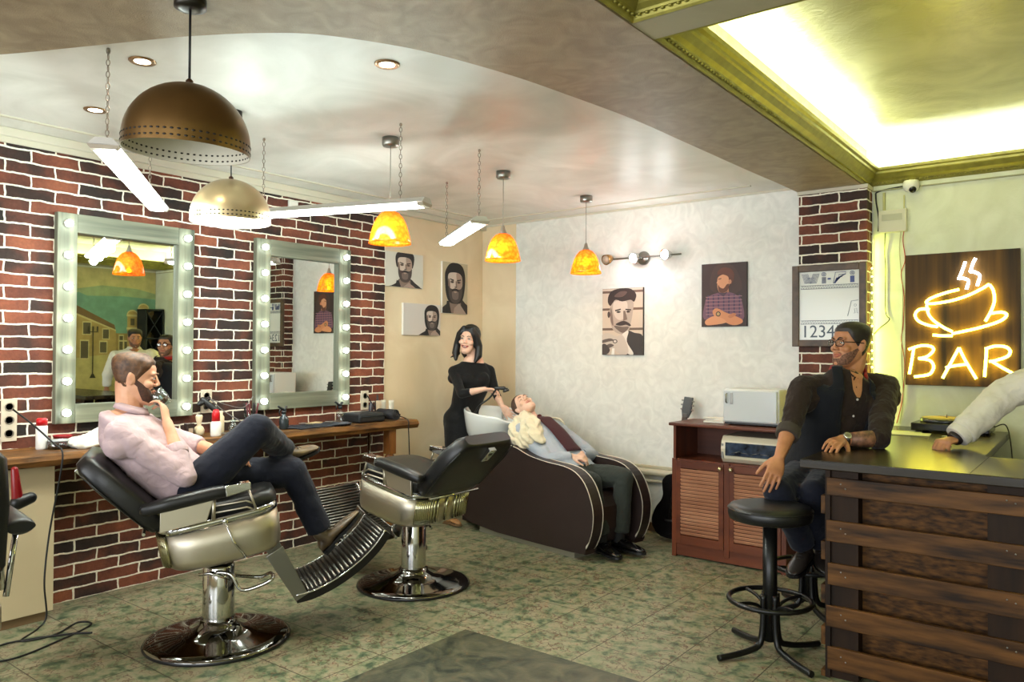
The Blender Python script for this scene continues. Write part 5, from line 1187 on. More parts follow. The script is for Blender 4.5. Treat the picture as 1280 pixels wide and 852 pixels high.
for s in (-1, 1):
    m = MB(); R_ = []
    for f, hh in ((-.27, .02), (-.25, .034), (-.1, .038), (.12, .036), (.16, .02)): R_.append([S3.w(f, s*.295+.05*math.cos(t), .80+hh*math.sin(t)) for t in [2*PI*k/18 for k in range(18)]])
    m.loft(R_); ar = m.build('armrest', BLACKV, r)
    for q0, q1 in ((S3.w(.1, s*.29, .77), S3.w(-.02, s*.28, .50)), (S3.w(-.2, s*.29, .77), S3.w(-.2, s*.26, .52))): m = MB(); m.tube([q0, q1], .012, 8); m.build('armrest_bracket', CHROME, ar)
m = MB(); m.box((0, 0, 0), (.001, .001, .001)); m.bm.clear(); m.hexa([S3.w(f, l, z) for z in (.40, .50) for l in (-.24, .24) for f in (-.24, .22)], bev=.01); m.build('seat_skirt', SATIN, r)
m = MB(); m.lathe([(.28, 0), (.29, .012), (.2, .04), (.04, .07), (.035, .40), (.001, .40)], S3.O, 40); m.build('pedestal', CHROME, r)

# ============================================================ WASH UNIT
WS = Frame(1.80, -1.17, -11)
LEA = mat('brown_leather', (44, 33, 31), .42, 0, .06, 5, .1, 150, spec=.45); PIP = mat('white_piping', (216, 206, 190), .5); CER = mat('ceramic', (232, 234, 230), .12, coat=.6)
r = empty('backwash_chair', WS.O, WS.a, 'dark brown leather wash armchair with white piping holding the reclining man', 'armchair')
Wd = .66; AT = .115
out = [(-1.15, .06), (-1.17, .25), (-1.13, .52), (-1.02, .66), (-.84, .745), (-.62, .755), (-.42, .70), (-.22, .672), (-.04, .66), (.08, .63), (.17, .56), (.23, .45), (.255, .34), (.235, .20), (.17, .08), (.06, .05)]
out = [(p.x, p.y) for p in spline([V((a, b, 0)) for a, b in out], 3, True)]
for l0, nm in ((0, 'arm_side'), (Wd-AT, 'arm_side')):
    m = MB(); m.prism([WS.w(f, l0, z) for f, z in out], WS.L*AT, bev=.014); a_ = m.build(nm, LEA, r)
    m = MB()
    k0 = [p for p in out if not (p[1] < .075)]
    for l in (l0+.006, l0+AT-.006):
        cx_, cz_ = -.4, .38
        m.tube([WS.w(f, l, z)+(WS.F*(f-cx_)+V((0, 0, z-cz_))).normalized()*(-.004) for f, z in k0], .0065, 6)
    m.build('piping', PIP, a_)
m = MB(); m.prism([WS.w(f, AT-.005, z) for f, z in ((-.10, .10), (.13, .10), (.16, .2), (.15, .36), (.10, .42), (-.0, .44), (-.45, .42), (-.75, .64), (-.9, .72), (-1.0, .62), (-.9, .3), (-.5, .1))], WS.L*(Wd-2*AT+.01), bev=.02); m.build('seat_cushion', LEA, r)
m = MB(); m.prism([WS.w(f, .03, z) for f, z in ((-1.05, .0), (.05, .0), (.05, .06), (-1.05, .06))], WS.L*(Wd-.06)); m.build('plinth', mat('plinth_grey', (150, 146, 128), .35, .3), r)
m = MB(); m.prism([WS.w(f, .12, z) for f, z in ((-1.42, .02), (-1.12, .02), (-1.12, .62), (-1.30, .66), (-1.42, .5))], WS.L*.42, bev=.02); m.build('basin_pedestal', LEA, r)
# ceramic bowl: tilted, low lip on the chair side
def bowl():
    C0 = WS.w(-1.12, .27, .85); R_ = []; n = 48
    def ring(zo, ra, rb, sh=0, inset=0):
        o_ = []
        for i in range(n):
            t = 2*PI*i/n; f = 1.12*ra*math.cos(t); l = 1.16*rb*math.sin(t)
            lip = 0
            if zo > .05: # rim height varies: back high, neck notch at front
                cf = math.cos(t); lip = .035*(-cf)-(.03 if cf > .9 else .03*max(0, (cf-.7)/.2))
            o_.append(C0+WS.F*(f+sh)+WS.L*l+V((0, 0, zo+lip)))
        return o_
    for zo, ra, rb, sh in ((-.18, .05, .05, -.06), (-.17, .12, .11, -.06), (-.12, .19, .17, -.04), (-.04, .245, .21, -.01), (.05, .27, .235, .01), (.12, .285, .25, .02), (.135, .283, .248, .02), (.135, .268, .234, .02), (.10, .255, .22, .015), (.0, .22, .19, -.01), (-.09, .14, .13, -.04), (-.12, .03, .03, -.06)): R_.append(ring(zo, ra, rb, sh))
    m = MB(); m.loft(R_); return m.build('wash_basin', CER, r)
bw = bowl()
m = MB(); c = WS.w(-1.25, .46, .90); m.lathe([(.022, -.06), (.022, .06), (.016, .07), (.001, .07)], c, 16, axis=(0.1, -.1, 1)); m.tube([c+V((0, 0, .04)), c+V((.03, -.03, .10)), c+V((.06, -.08, .10))], .008, 8); m.build('mixer_tap', CHROME, bw)
# ============================================================ PEOPLE
def skin(name, c, c2):
    m = mat(name, c, .48, 0, .05, 14, .12, 260, spec=.35, col2=c2); P = m.node_tree.nodes['Principled BSDF']
    P.inputs['Subsurface Weight'].default_value = .08; P.inputs['Subsurface Radius'].default_value = (.02, .008, .004); P.inputs['Subsurface Scale'].default_value = .05
    return m
SK1 = skin('skin_fair', (206, 150, 118), (222, 170, 138)); SK2 = skin('skin_light', (222, 176, 150), (234, 194, 170)); SK3 = skin('skin_tan', (176, 118, 82), (196, 138, 100))
EYEW = mat('eye_white', (226, 222, 216), .2); IRIS = mat('iris_dark', (36, 24, 18), .15)

def lerp(a, b, t): return a+(b-a)*t
# head slices in metres for a 0.24 m head: z, half width, front y, back y, squareness
HS = [(-.121, .016, .078, .045, 2.0), (-.114, .033, .088, .018, 2.2), (-.098, .046, .092, -.006, 2.4), (-.078, .056, .090, -.030, 2.4), (-.052, .063, .088, -.055, 2.3), (-.025, .067, .086, -.072, 2.2), (.005, .071, .085, -.088, 2.2),
      (.03, .0735, .090, -.097, 2.2), (.058, .074, .087, -.100, 2.2), (.083, .068, .072, -.094, 2.1), (.103, .053, .048, -.074, 2.0), (.116, .032, .022, -.045, 2.0), (.121, .008, -.005, -.015, 2.0)]
def hslice(z):
    z = max(HS[0][0], min(HS[-1][0], z))
    for a, b in zip(HS, HS[1:]):
        if z <= b[0]:
            t = (z-a[0])/(b[0]-a[0]); return tuple(lerp(a[i], b[i], t) for i in range(5))
    return HS[-1]
class Head:
    def __init__(s, c, fwd, up, k=1.0, jaw=1.0):
        s.c = V(c); s.U = V(up).normalized(); f = V(fwd); s.F = (f-s.U*f.dot(s.U)).normalized(); s.X = s.F.cross(s.U); s.k = k; s.jaw = jaw
    def p(s, x, y, z): return s.c+(s.X*x+s.F*y+s.U*z)*s.k
    def surf(s, th, z, off=0):
        """th 0 = front, towards +X (the person's right) at +90 deg"""
        _, a, yf, yb, e = hslice(z)
        if z < -.03: a *= s.jaw
        cy_ = (yf+yb)/2 if z < -.03 else -.008; c, q = math.cos(th), math.sin(th)
        ry = (yf-cy_) if c >= 0 else (cy_-yb)
        x = a*abs(q)**(2/e)*(1 if q >= 0 else -1); y = cy_+ry*abs(c)**(2/e)*(1 if c >= 0 else -1)
        n = V((q/max(a, .02), c/max(ry, .02), z*6 if abs(z) > .07 else z)).normalized()
        return s.p(x+n.x*off, y+n.y*off, z+n.z*off)
    def into(s, m, ears=True, fem=False):
        R_ = []
        for i in range(27):
            z = HS[0][0]+(HS[-1][0]-HS[0][0])*i/26; R_.append([s.surf(2*PI*j/32, z) for j in range(32)])
        m.loft(R_)
        E = lambda c, a, b, d: m.ell(s.p(*c), s.X*a*s.k, s.F*b*s.k, s.U*d*s.k)
        C_ = lambda a, r0, b, r1: m.caps(s.p(*a), r0*s.k, s.p(*b), r1*s.k)
        ns = .78 if fem else 1.0
        C_((0, .086, .022), .007*ns, (0, .106*(.95 if fem else 1), -.018), .0095*ns)
        for q in (-1, 1):
            E((q*.012*ns, .097, -.024), .009*ns, .010, .008)
            E((q*.031, .080, .030), .022, .012, .0075 if fem else .009)
            E((q*.042, .064, -.022), .022, .022, .020)
            E((q*.031, .076, .008), .017, .010, .009)
            if ears:
                m.ell(s.p(q*.074, -.008, -.004), (s.X*q*.007+s.F*-.004)*s.k, (s.F*.017+s.U*-.003)*s.k, (s.U*.030)*s.k)
                m.ell(s.p(q*.078, -.014, .008), (s.X*q*.008)*s.k, (s.F*.010)*s.k, (s.U*.018)*s.k)
        E((0, .086, -.052), .026, .012, .010)
        E((0, .083, -.098), .022, .014, .013)
    def patch(s, hl, off, z1=.1205, nth=56, nz=16, skip=None):
        """surface from a hairline function hl(th) up to the crown"""
        m = MB(); rings = []
        for i in range(nz+1):
            rg = []
            for j in range(nth):
                th = 2*PI*j/nth; z0 = hl(th); t = i/nz; z = z0+(z1-z0)*t
                o_ = off(th, z, min(1, (z-z0)/.02)) if callable(off) else off*min(1, .15+(z-z0)/.02)
                rg.append(s.surf(th, z, o_))
            rings.append(rg)
        m.loft(rings, cap=True); return m
    def band(s, th0, th1, zlo, zhi, off, n=28, k=8):
        """open patch between two angle limits, zlo/zhi functions of th"""
        m = MB(); P_ = []
        for i in range(k+1):
            rg = []
            for j in range(n+1):
                th = lerp(th0, th1, j/n); t = i/k; z = lerp(zlo(th), zhi(th), t)
                e = min(1, 4*min(t, 1-t)+.1, 5*min(j/n, 1-j/n)+.1); rg.append(s.surf(th, z, off*e))
            P_.append(rg)
        return m.grid(P_)
    def face(s, body, hair, lipc=(170, 100, 90), smile=0, brow=1.0, closed=False, fem=False):
        for q in (-1, 1):
            if not closed:
                m = MB(); m.ell(s.p(q*.0315, .0845, .0075), s.X*.0125*s.k, s.F*.0065*s.k, s.U*.0052*s.k, 16, 9); e = m.build('eye', EYEW, body)
                m = MB(); m.ell(s.p(q*.0315+(.001), .0905, .0078), s.X*.0048*s.k, s.F*.0018*s.k, s.U*.0048*s.k, 12, 6); m.build('iris', IRIS, e)
            m = MB(); m.tube(spline([s.p(q*.018, .0905, .0085 if not closed else .004), s.p(q*.031, .0935, .0135 if not closed else .002), s.p(q*.045, .0835, .009 if not closed else .004)], 4), .0013*s.k*(1.5 if fem else 1), 5); m.build('eyelashes', IRIS, body)
            m = MB(); P_ = spline([s.p(q*.013, .0955, .026), s.p(q*.028, .0965, .033), s.p(q*.048, .082, .0285)], 4); m.tube(P_, [.0026*brow, .0031*brow, .0031*brow, .003*brow, .0029*brow, .0026*brow, .0022*brow, .0018*brow, .001][:len(P_)], 6); m.build('eyebrow', hair, body)
        m = MB(); w_ = .024+.007*smile; dz = .006*smile
        m.tube(spline([s.p(-w_, .0845, -.055+dz), s.p(-.009, .0965, -.051), s.p(0, .0975, -.053), s.p(.009, .0965, -.051), s.p(w_, .0845, -.055+dz)], 4), .0034*s.k, 6)
        m.tube(spline([s.p(-w_, .0845, -.056+dz), s.p(0, .0955, -.063-.003*smile), s.p(w_, .0845, -.056+dz)], 6), .004*s.k, 6)
        m.build('lips', mat('lips_%d_%d' % (lipc[0], lipc[1]), lipc, .35), body)
        if smile > .8:
            m = MB(); m.ell(s.p(0, .0945, -.058), s.X*.015*s.k, s.F*.0028*s.k, s.U*.0032*s.k); m.build('teeth', mat('teeth', (236, 230, 220), .2), body)

def hand(m, wrist, d, n, side, curl=(.3, .35, .4, .45), spread=.06, thumb=.6, k=1.0, thumb_in=.25):
    """d: wrist->knuckles, n: direction the palm faces, side +1: thumb towards d x n"""
    d = V(d).normalized(); n = V(n); n = (n-d*n.dot(d)).normalized(); t = d.cross(n)*side
    w_ = V(wrist)
    R_ = []
    for u, a, b in ((-.012, .024, .020), (.01, .029, .019), (.04, .039, .016), (.075, .042, .0145), (.094, .039, .012), (.1, .032, .008)):
        c = w_+d*u*k+n*.002
        R_.append([c+t*a*k*math.cos(q)+n*b*k*math.sin(q) for q in [2*PI*i/20 for i in range(20)]])
    m.loft(R_)
    L = ((.044, .026, .022), (.049, .030, .024), (.045, .028, .023), (.035, .021, .019))
    for i, (l, cu) in enumerate(zip(L, curl)):
        off = .031-.0205*i; p = w_+d*(.088-.004*abs(i-1.2))*k+t*off*k
        a = cu*.7; dirn = d+t*(spread*(1.5-i)*.6); dirn.normalize()
        r0 = (.0096, .0098, .0092, .0082)[i]*k
        for j, sl in enumerate(l):
            dd = dirn*math.cos(a)+n*math.sin(a); q = p+dd*sl*k
            m.caps(p, r0*(1-.09*j), q, r0*(1-.09*(j+1)), 10, 3); p = q; a += cu*(1.15, .8, 0)[j]
    # thumb from the side of the palm
    p = w_+d*.022*k+t*.026*k+n*.006*k; td = (d*.62+t*thumb+n*thumb_in).normalized()
    q = p+td*.044*k; m.caps(p, .0145*k, q, .0118*k, 10, 3); td = (td+d*.35-t*.12+n*.12).normalized(); p = q; q = p+td*.032*k; m.caps(p, .0115*k, q, .0102*k, 10, 3); td = (td+d*.25).normalized(); m.caps(q, .0102*k, q+td*.024*k, .0082*k, 10, 3)

class Torso:
    """spine stations: (centre, lateral(unit, towards the person's right), half width, half depth)"""
    def __init__(s, st): s.st = [(V(c), V(l).normalized(), a, b) for c, l, a, b in st]
    def at(s, t):
        n = len(s.st)-1; f = max(0, min(n-1e-6, t*n)); i = int(f); u = f-i; A, B = s.st[i], s.st[i+1]
        cs = [x[0] for x in s.st]; p0 = cs[max(i-1, 0)]; p1, p2 = cs[i], cs[i+1]; p3 = cs[min(i+2, n)]
        c = .5*((2*p1)+(p2-p0)*u+(2*p0-5*p1+4*p2-p3)*u*u+(3*p1-p0-3*p2+p3)*u**3)
        ax = (cs[min(i+1, n)]-cs[i]).normalized(); ax2 = (cs[min(i+2, n)]-cs[max(i-1, 0)]).normalized(); ax = (ax+ax2).normalized()
        l = A[1].lerp(B[1], u); l = (l-ax*l.dot(ax)).normalized(); su = u*u*(3-2*u)
        return c, l, ax, lerp(A[2], B[2], su), lerp(A[3], B[3], su)
    def pt(s, th, t, g=0):
        c, l, ax, a, b = s.at(t); f = ax.cross(l); e = 2.5; q, w_ = math.cos(th), math.sin(th)   # th 0 = front
        return c+l*(a+g)*abs(w_)**(2/e)*(1 if w_ >= 0 else -1)+f*(b+g)*abs(q)**(2/e)*(1 if q >= 0 else -1)
    def into(s, m, t0=0, t1=1, g=0, n=28, k=24):
        m.loft([[s.pt(2*PI*j/n, lerp(t0, t1, i/k), g) for j in range(n)] for i in range(k+1)])
    def patch(s, th0, th1, t0, t1, g, n=20, k=20, thick=.004):
        """th0/th1 functions of t"""
        m = MB(); P_ = []
        for i in range(k+1):
            t = lerp(t0, t1, i/k); a, b = (th0(t), th1(t)); P_.append([s.pt(lerp(a, b, j/n), t, g) for j in range(n+1)])
        return m.grid(P_)
def limb(m, pts, rs, flat=False):
    for i in range(len(pts)-1):
        if flat and i == len(pts)-2:
            p0, p1 = V(pts[i]), V(pts[i+1]); m.tube([p0, p0.lerp(p1, .5), p1], [rs[i], (rs[i]+rs[i+1])/2, rs[i+1]], 18)
            m.sph(p0, rs[i])
        else: m.caps(pts[i], rs[i], pts[i+1], rs[i+1])
def traps(m, neck, shR, shL, up, g=.01, k=1.0):
    """slope from the neck to both shoulders"""
    for s in (shR, shL):
        s = V(s); n = V(neck)-V(up)*.035; m.caps(n, .052*k+g, n.lerp(s, .62)-V(up)*.004, .047*k+g); m.caps(n.lerp(s, .55), .05*k+g, s, .052*k+g)
        m.caps(n-V(up)*.07, .07*k+g, s-V(up)*.06, .06*k+g)
def arm_body(m, sh, el_, wr, k=1.0):
    sh, el_, wr = V(sh), V(el_), V(wr); limb(m, [sh, sh.lerp(el_, .45), el_, el_.lerp(wr, .28), wr], [.052*k, .045*k, .038*k, .041*k, .025*k])
def leg_body(m, hp, kn, an, k=1.0):
    hp, kn, an = V(hp), V(kn), V(an); limb(m, [hp, hp.lerp(kn, .5), kn, kn.lerp(an, .3), an], [.085*k, .072*k, .054*k, .055*k, .036*k])
def sleeve(m, sh, el_, wr, g=.012, end=1.0, k=1.0):
    sh, el_, wr = V(sh), V(el_), V(wr); e = el_.lerp(wr, end)
    limb(m, [sh, sh.lerp(el_, .5), el_, e], [.056*k+g, .050*k+g, .043*k+g, lerp(.042, .03, end)*k+g], flat=True)
def trouser(m, hp, kn, an, g=.014, end=.95, hem=.062):
    hp, kn, an = V(hp), V(kn), V(an); e = kn.lerp(an, end)
    limb(m, [hp, hp.lerp(kn, .5), kn, kn.lerp(e, .5), e], [.094+g*.6, .082+g*.6, .064+g*.6, .060+g*.4, hem], flat=True)
def shoe(name, an, toe, up, mt, parent, L=.285, wd=.05, sole=BLACKP, k=1.0, heel=.02):
    """an: ankle joint; toe: direction; up: away from the sole"""
    toe = V(toe).normalized(); up = V(up); up = (up-toe*up.dot(toe)).normalized(); s = toe.cross(up); an = V(an)
    o = an-up*.085*k-toe*.062*k
    prof = [(-.0, .028, .05, .035), (.02, .034, .075, .0), (.06, .036, .092, .0), (.10, .040, .078, .0), (.15, .045, .062, .0), (.20, .048, .05, 0), (.245, .042, .038, .0), (.275, .028, .028, .004), (.287, .012, .016, .008)]
    R_ = []
    for u, w_, h, lo in prof:
        c = o+toe*u*(L/.285)*k; R_.append([c+s*(w_*wd/.05*k)*abs(math.cos(t))**.8*(1 if math.cos(t) > 0 else -1)+up*k*((h-.012)/2+.014+((h-.012)/2)*math.sin(t)) for t in [2*PI*j/20 for j in range(20)]])
    m = MB(); m.loft(R_); limb(m, [an-up*.04*k, an+up*.012*k], [.042*k, .040*k]); b = m.build(name, mt, parent); remesh(b, .005, 2)
    m = MB(); R_ = []
    for u, w_ in ((-.004, .022), (.02, .037), (.06, .038), (.11, .040), (.16, .047), (.21, .050), (.25, .044), (.28, .030), (.293, .010)):
        c = o+toe*u*(L/.285)*k; hh = .016*k
        R_.append([c+s*w_*wd/.05*k*x_+up*z_ for x_, z_ in ((-1, 0), (1, 0), (1, hh), (-1, hh))])
    m.loft(R_, smooth=False); m.hexa([o+toe*u*k+s*x_*.034*k-up*z_*k for z_ in (heel*.6, 0) for x_ in (-1, 1) for u in (0, .07)]); m.build('sole', sole, b)
    m = MB()
    for j in range(4): c = o+toe*(.10+.02*j)*k+up*(.088-.010*j)*k; m.tube([c-s*.018*k, c+up*.004, c+s*.018*k], .0022*k, 5)
    m.build('laces', mat('laces', (20, 18, 18), .6), b)
    return b
def person(m, label, base, skn, vox=.0045, group=None):
    o = m.build('person', skn); o.location = (0, 0, 0); rebase(o, base); remesh(o, vox, 3, .5); return tag(o, label, 'person', group)
def collar(pts, w_, lean, mt, parent, name='collar'):
    """band that stands along pts and folds over outward"""
    m = MB(); P_ = spline(pts, 4); n = len(P_); c = sum(P_, V())/n; r0, r1, r2 = [], [], []
    for p in P_:
        o_ = (p-c); o_ = V((o_.x, o_.y, o_.z)); o_ = o_-V(lean)*o_.dot(V(lean)); o_.normalize()
        r0.append(p); r1.append(p+V(lean)*w_+o_*.004); r2.append(p+V(lean)*(w_*.1)+o_*.018)
    m.grid([r0, r1, r2]); o = m.build(name, mt, parent); s = o.modifiers.new('thick', 'SOLIDIFY'); s.thickness = .003; return o
def cloth_build(m, name, mt, body, vox=.008, wr=.012, ws=.1, smooth=3):
    o = m.build(name, mt, body); remesh(o, vox, smooth, .5)
    if wr: wrinkle(o, wr, ws)
    return o
def cloth(name, c, c2=None, rough=.85, bump=.5, scale=18):
    """fabric with soft folds"""
    m, nt, N, Lk, P = nmat(name); P.inputs['Roughness'].default_value = rough; P.inputs['Specular IOR Level'].default_value = .25; P.inputs['Sheen Weight'].default_value = .08
    tc = N.new('ShaderNodeTexCoord'); n = N.new('ShaderNodeTexNoise'); n.inputs['Scale'].default_value = scale; n.inputs['Distortion'].default_value = 1.2; n.inputs['Detail'].default_value = 2
    Lk.new(tc.outputs['Object'], n.inputs['Vector']); b = N.new('ShaderNodeBump'); b.inputs['Strength'].default_value = bump; b.inputs['Distance'].default_value = .012
    Lk.new(n.outputs['Fac'], b.inputs['Height']); Lk.new(b.outputs[0], P.inputs['Normal']); P.inputs['Base Color'].default_value = (*rgb(c), 1)
    _mc[name] = m; return m
HB = mat('hair_brown', (66, 42, 26), .5, 0, .25, 50, .6, 180, col2=(104, 70, 42)); HK = mat('hair_black', (14, 11, 10), .5, 0, .2, 40, .4, 120); HD = mat('hair_dark', (30, 22, 18), .5, 0, .2, 40, .5, 160); HS_ = mat('hair_stubble', (84, 62, 50), .6, 0, .2, 60, .3, 200)
BRD = mat('beard_brown', (66, 38, 24), .7, 0, .3, 90, .8, 220); BRD2 = mat('beard_dark', (84, 56, 42), .8, 0, .25, 130, .5, 220, col2=(136, 94, 70))
SH_BR = mat('shoe_brown', (72, 58, 44), .35, 0, .25, 12, .15, 40, col2=(112, 94, 66)); SH_BK = mat('shoe_black', (12, 11, 11), .16, coat=.3)
PINK = cloth('shirt_pink', (192, 168, 172)); NAVY = cloth('trouser_navy', (20, 23, 36), bump=.3); CHAR = cloth('trouser_charcoal', (50, 54, 50), bump=.4); BLK = cloth('dress_black', (12, 12, 13), bump=.3, rough=.8)
BLUE = cloth('shirt_blue', (164, 172, 184)); BROWN = cloth('shirt_brown', (42, 30, 24), bump=.6); VESTM = cloth('vest_navy', (17, 19, 26), bump=.2); CREAMC = cloth('shirt_cream', (222, 216, 200)); TIE = cloth('tie_maroon', (64, 28, 34), bump=.2); TOW = mat('towel_cream', (226, 214, 184), .9, 0, .04, 30, .6, 220, sheen=.3, bdist=.003)

# ------------------------------------------------------------ 1. man in the pink shirt in the barber chair (profile, facing right)
def man_pink():
    W = CH1.w; on_ = CH1.on; F, L, U = CH1.F, CH1.L, V((0, 0, 1))
    hipc = on_(236, 622, .0); hipc.z = .80
    hipc = W(-.14, 0, .80)
    R, Lf = -1, 1      # right side = near the camera
    hpR, hpL = hipc-L*.10, hipc+L*.10
    shR = on_(150, 541, -.19); shL = shR+L*.38+F*.02
    chest = (shR+shL)/2
    neck = on_(163, 517, .0)
    elR = on_(231, 596, -.24); wrR = on_(209, 528, -.10)
    knR = on_(322, 536, -.16); anR = on_(356, 562, .20)
    knL = on_(366, 588, .10); anL = on_(402, 668, .10)
    head = on_(167, 472, .0)
    up = (head-neck).normalized(); up = (up*.4+U*.6+F*.05).normalized()
    hd = Head(head+F*.004, F*1.0-L*.05, up+F*.06, 1.06)
    sp = (chest-hipc)
    T = Torso([(hipc-U*.09, -L, .14, .10), (hipc, -L, .18, .135), (hipc+sp*.30-F*.01, -L, .175, .13), (hipc+sp*.62, -L, .195, .14), (chest-sp.normalized()*.03, -L, .195, .125), (chest+sp.normalized()*.045, -L, .13, .085), (neck, -L, .064, .062)])
    m = MB(); T.into(m); traps(m, neck, shR, shL, up, 0); m.caps(neck-up*.02, .064, head-up*.03-F*.022, .060)
    hd.into(m)
    arm_body(m, shR, elR, wrR); 
    elL = W(-.16, .27, 1.0); wrL = W(.02, .10, .95); arm_body(m, shL, elL, wrL)
    leg_body(m, hpR, knR, anR); leg_body(m, hpL, knL, anL)
    # right hand raised, holding a glass to the mouth
    gl = on_(203, 497, -.02)
    hd_dir = (gl-wrR).normalized()
    hand(m, wrR, (hd_dir+U*.1), F*-.9+L*.45+U*.1, -1, (.75, .7, .65, .6), .05, .9, .98, .3)
    hand(m, wrL, F*.8-L*.5-U*.1, -U, -1, (.3, .35, .4, .4), .05, .5, .95)
    b = person(m, 'man in a pale pink shirt sitting cross-legged in the barber chair, drinking', CH1.O, SK1)
    m = MB(); T.into(m, .12, .93, .012); traps(m, neck, shR, shL, up, .012); sleeve(m, shR, elR, wrR, .014, .42); sleeve(m, shL, elL, wrL, .012, .42)
    cloth_build(m, 'shirt', PINK, b, .008, .022, .09)
    e = elR.lerp(wrR, .40); dd = (wrR-elR).normalized()
    m = MB(); m.tube([e-dd*.0, e+dd*.02, e+dd*.05], [.055, .057, .053], 20); cu = m.build('rolled_cuff', PINK, b); remesh(cu, .005, 2)
    # collar round the neck
    ax = up; ring = []
    for i in range(12):
        t = 2*PI*i/12+.35; q = .35
        ring.append(neck+up*(.010)+F*(.068*math.cos(t)+.006)+L*(-.066*math.sin(t))-U*.022*math.cos(t))
    collar([ring[i] for i in range(12)][:11], .036, up, PINK, b)
    m = MB(); T.into(m, .0, .22, .016); trouser(m, hpR, knR, anR, .026, .93, .066); trouser(m, hpL, knL, anL, .026, .93, .072); m.ell(hipc-U*.03, L*.17, F*.13, U*.1)
    cloth_build(m, 'trousers', NAVY, b, .009, .02, .12)
    # belt of the far side hidden; shoes
    shoe('shoe', anL, on_(455, 652, .1)-on_(410, 702, .1), F*-.72+U*.72, SH_BR, b, .29)
    shoe('shoe', anR, on_(392, 547, .26)-anR+L*.02, U*.9-F*.2-L*.3, SH_BR, b, .28)
    # hair: short on the sides, swept back on top
    def hl(th):
        a = abs(((th+PI) % (2*PI))-PI)
        return (.070 if a < .55 else lerp(.070, .030, (a-.55)/.5) if a < 1.05 else lerp(.030, -.012, (a-1.05)/.3) if a < 1.35 else lerp(-.012, -.005, (a-1.35)/.3) if a < 1.65 else lerp(.0, -.055, min(1, (a-1.65)/.5)))
    def off(th, z, e): return e*(.003+max(0, (z-.02))*.13+.0015*math.sin(th*19+z*90))
    hd.patch(hl, off).build('hair', HB, b)
    a0 = 1.45
    o = hd.band(-a0, a0, lambda t: -.120+.02*abs(t)/a0, lambda t: lerp(-.056, .0, (abs(t)-.42)/(a0-.42)) if abs(t) > .42 else -.066, .007); o = o.build('beard', BRD, b); remesh
    hd.band(-.5, .5, lambda t: -.050, lambda t: -.036-.01*abs(t), .005, 12, 4).build('moustache', BRD, b)
    hd.face(b, HB, (176, 104, 92))
    # tumbler at his lips
    g = gl; ax = (F*-.25+U*1.0+0*L).normalized(); ax = (U*.86-F*.55).normalized(); ax = (F*-.62+U*.78)
    m = MB(); m.lathe([(.028, -.05), (.036, -.03), (.041, .0), (.039, .04), (.037, .04), (.038, .0), (.033, -.028), (.001, -.04)], g-F*.012, 24, axis=ax)
    o = m.build('whisky_glass', glass('jar_glass')); rebase(o, g); tag(o, 'clear tumbler with a little dark drink held to the seated man\'s mouth', 'glass')
    m = MB(); m.lathe([(.001, -.038), (.031, -.027), (.035, -.012), (.001, -.012)], g-F*.012, 20, axis=ax); m.build('drink', mat('red_drink', (90, 22, 18), .1), o)
    return b
man_pink()

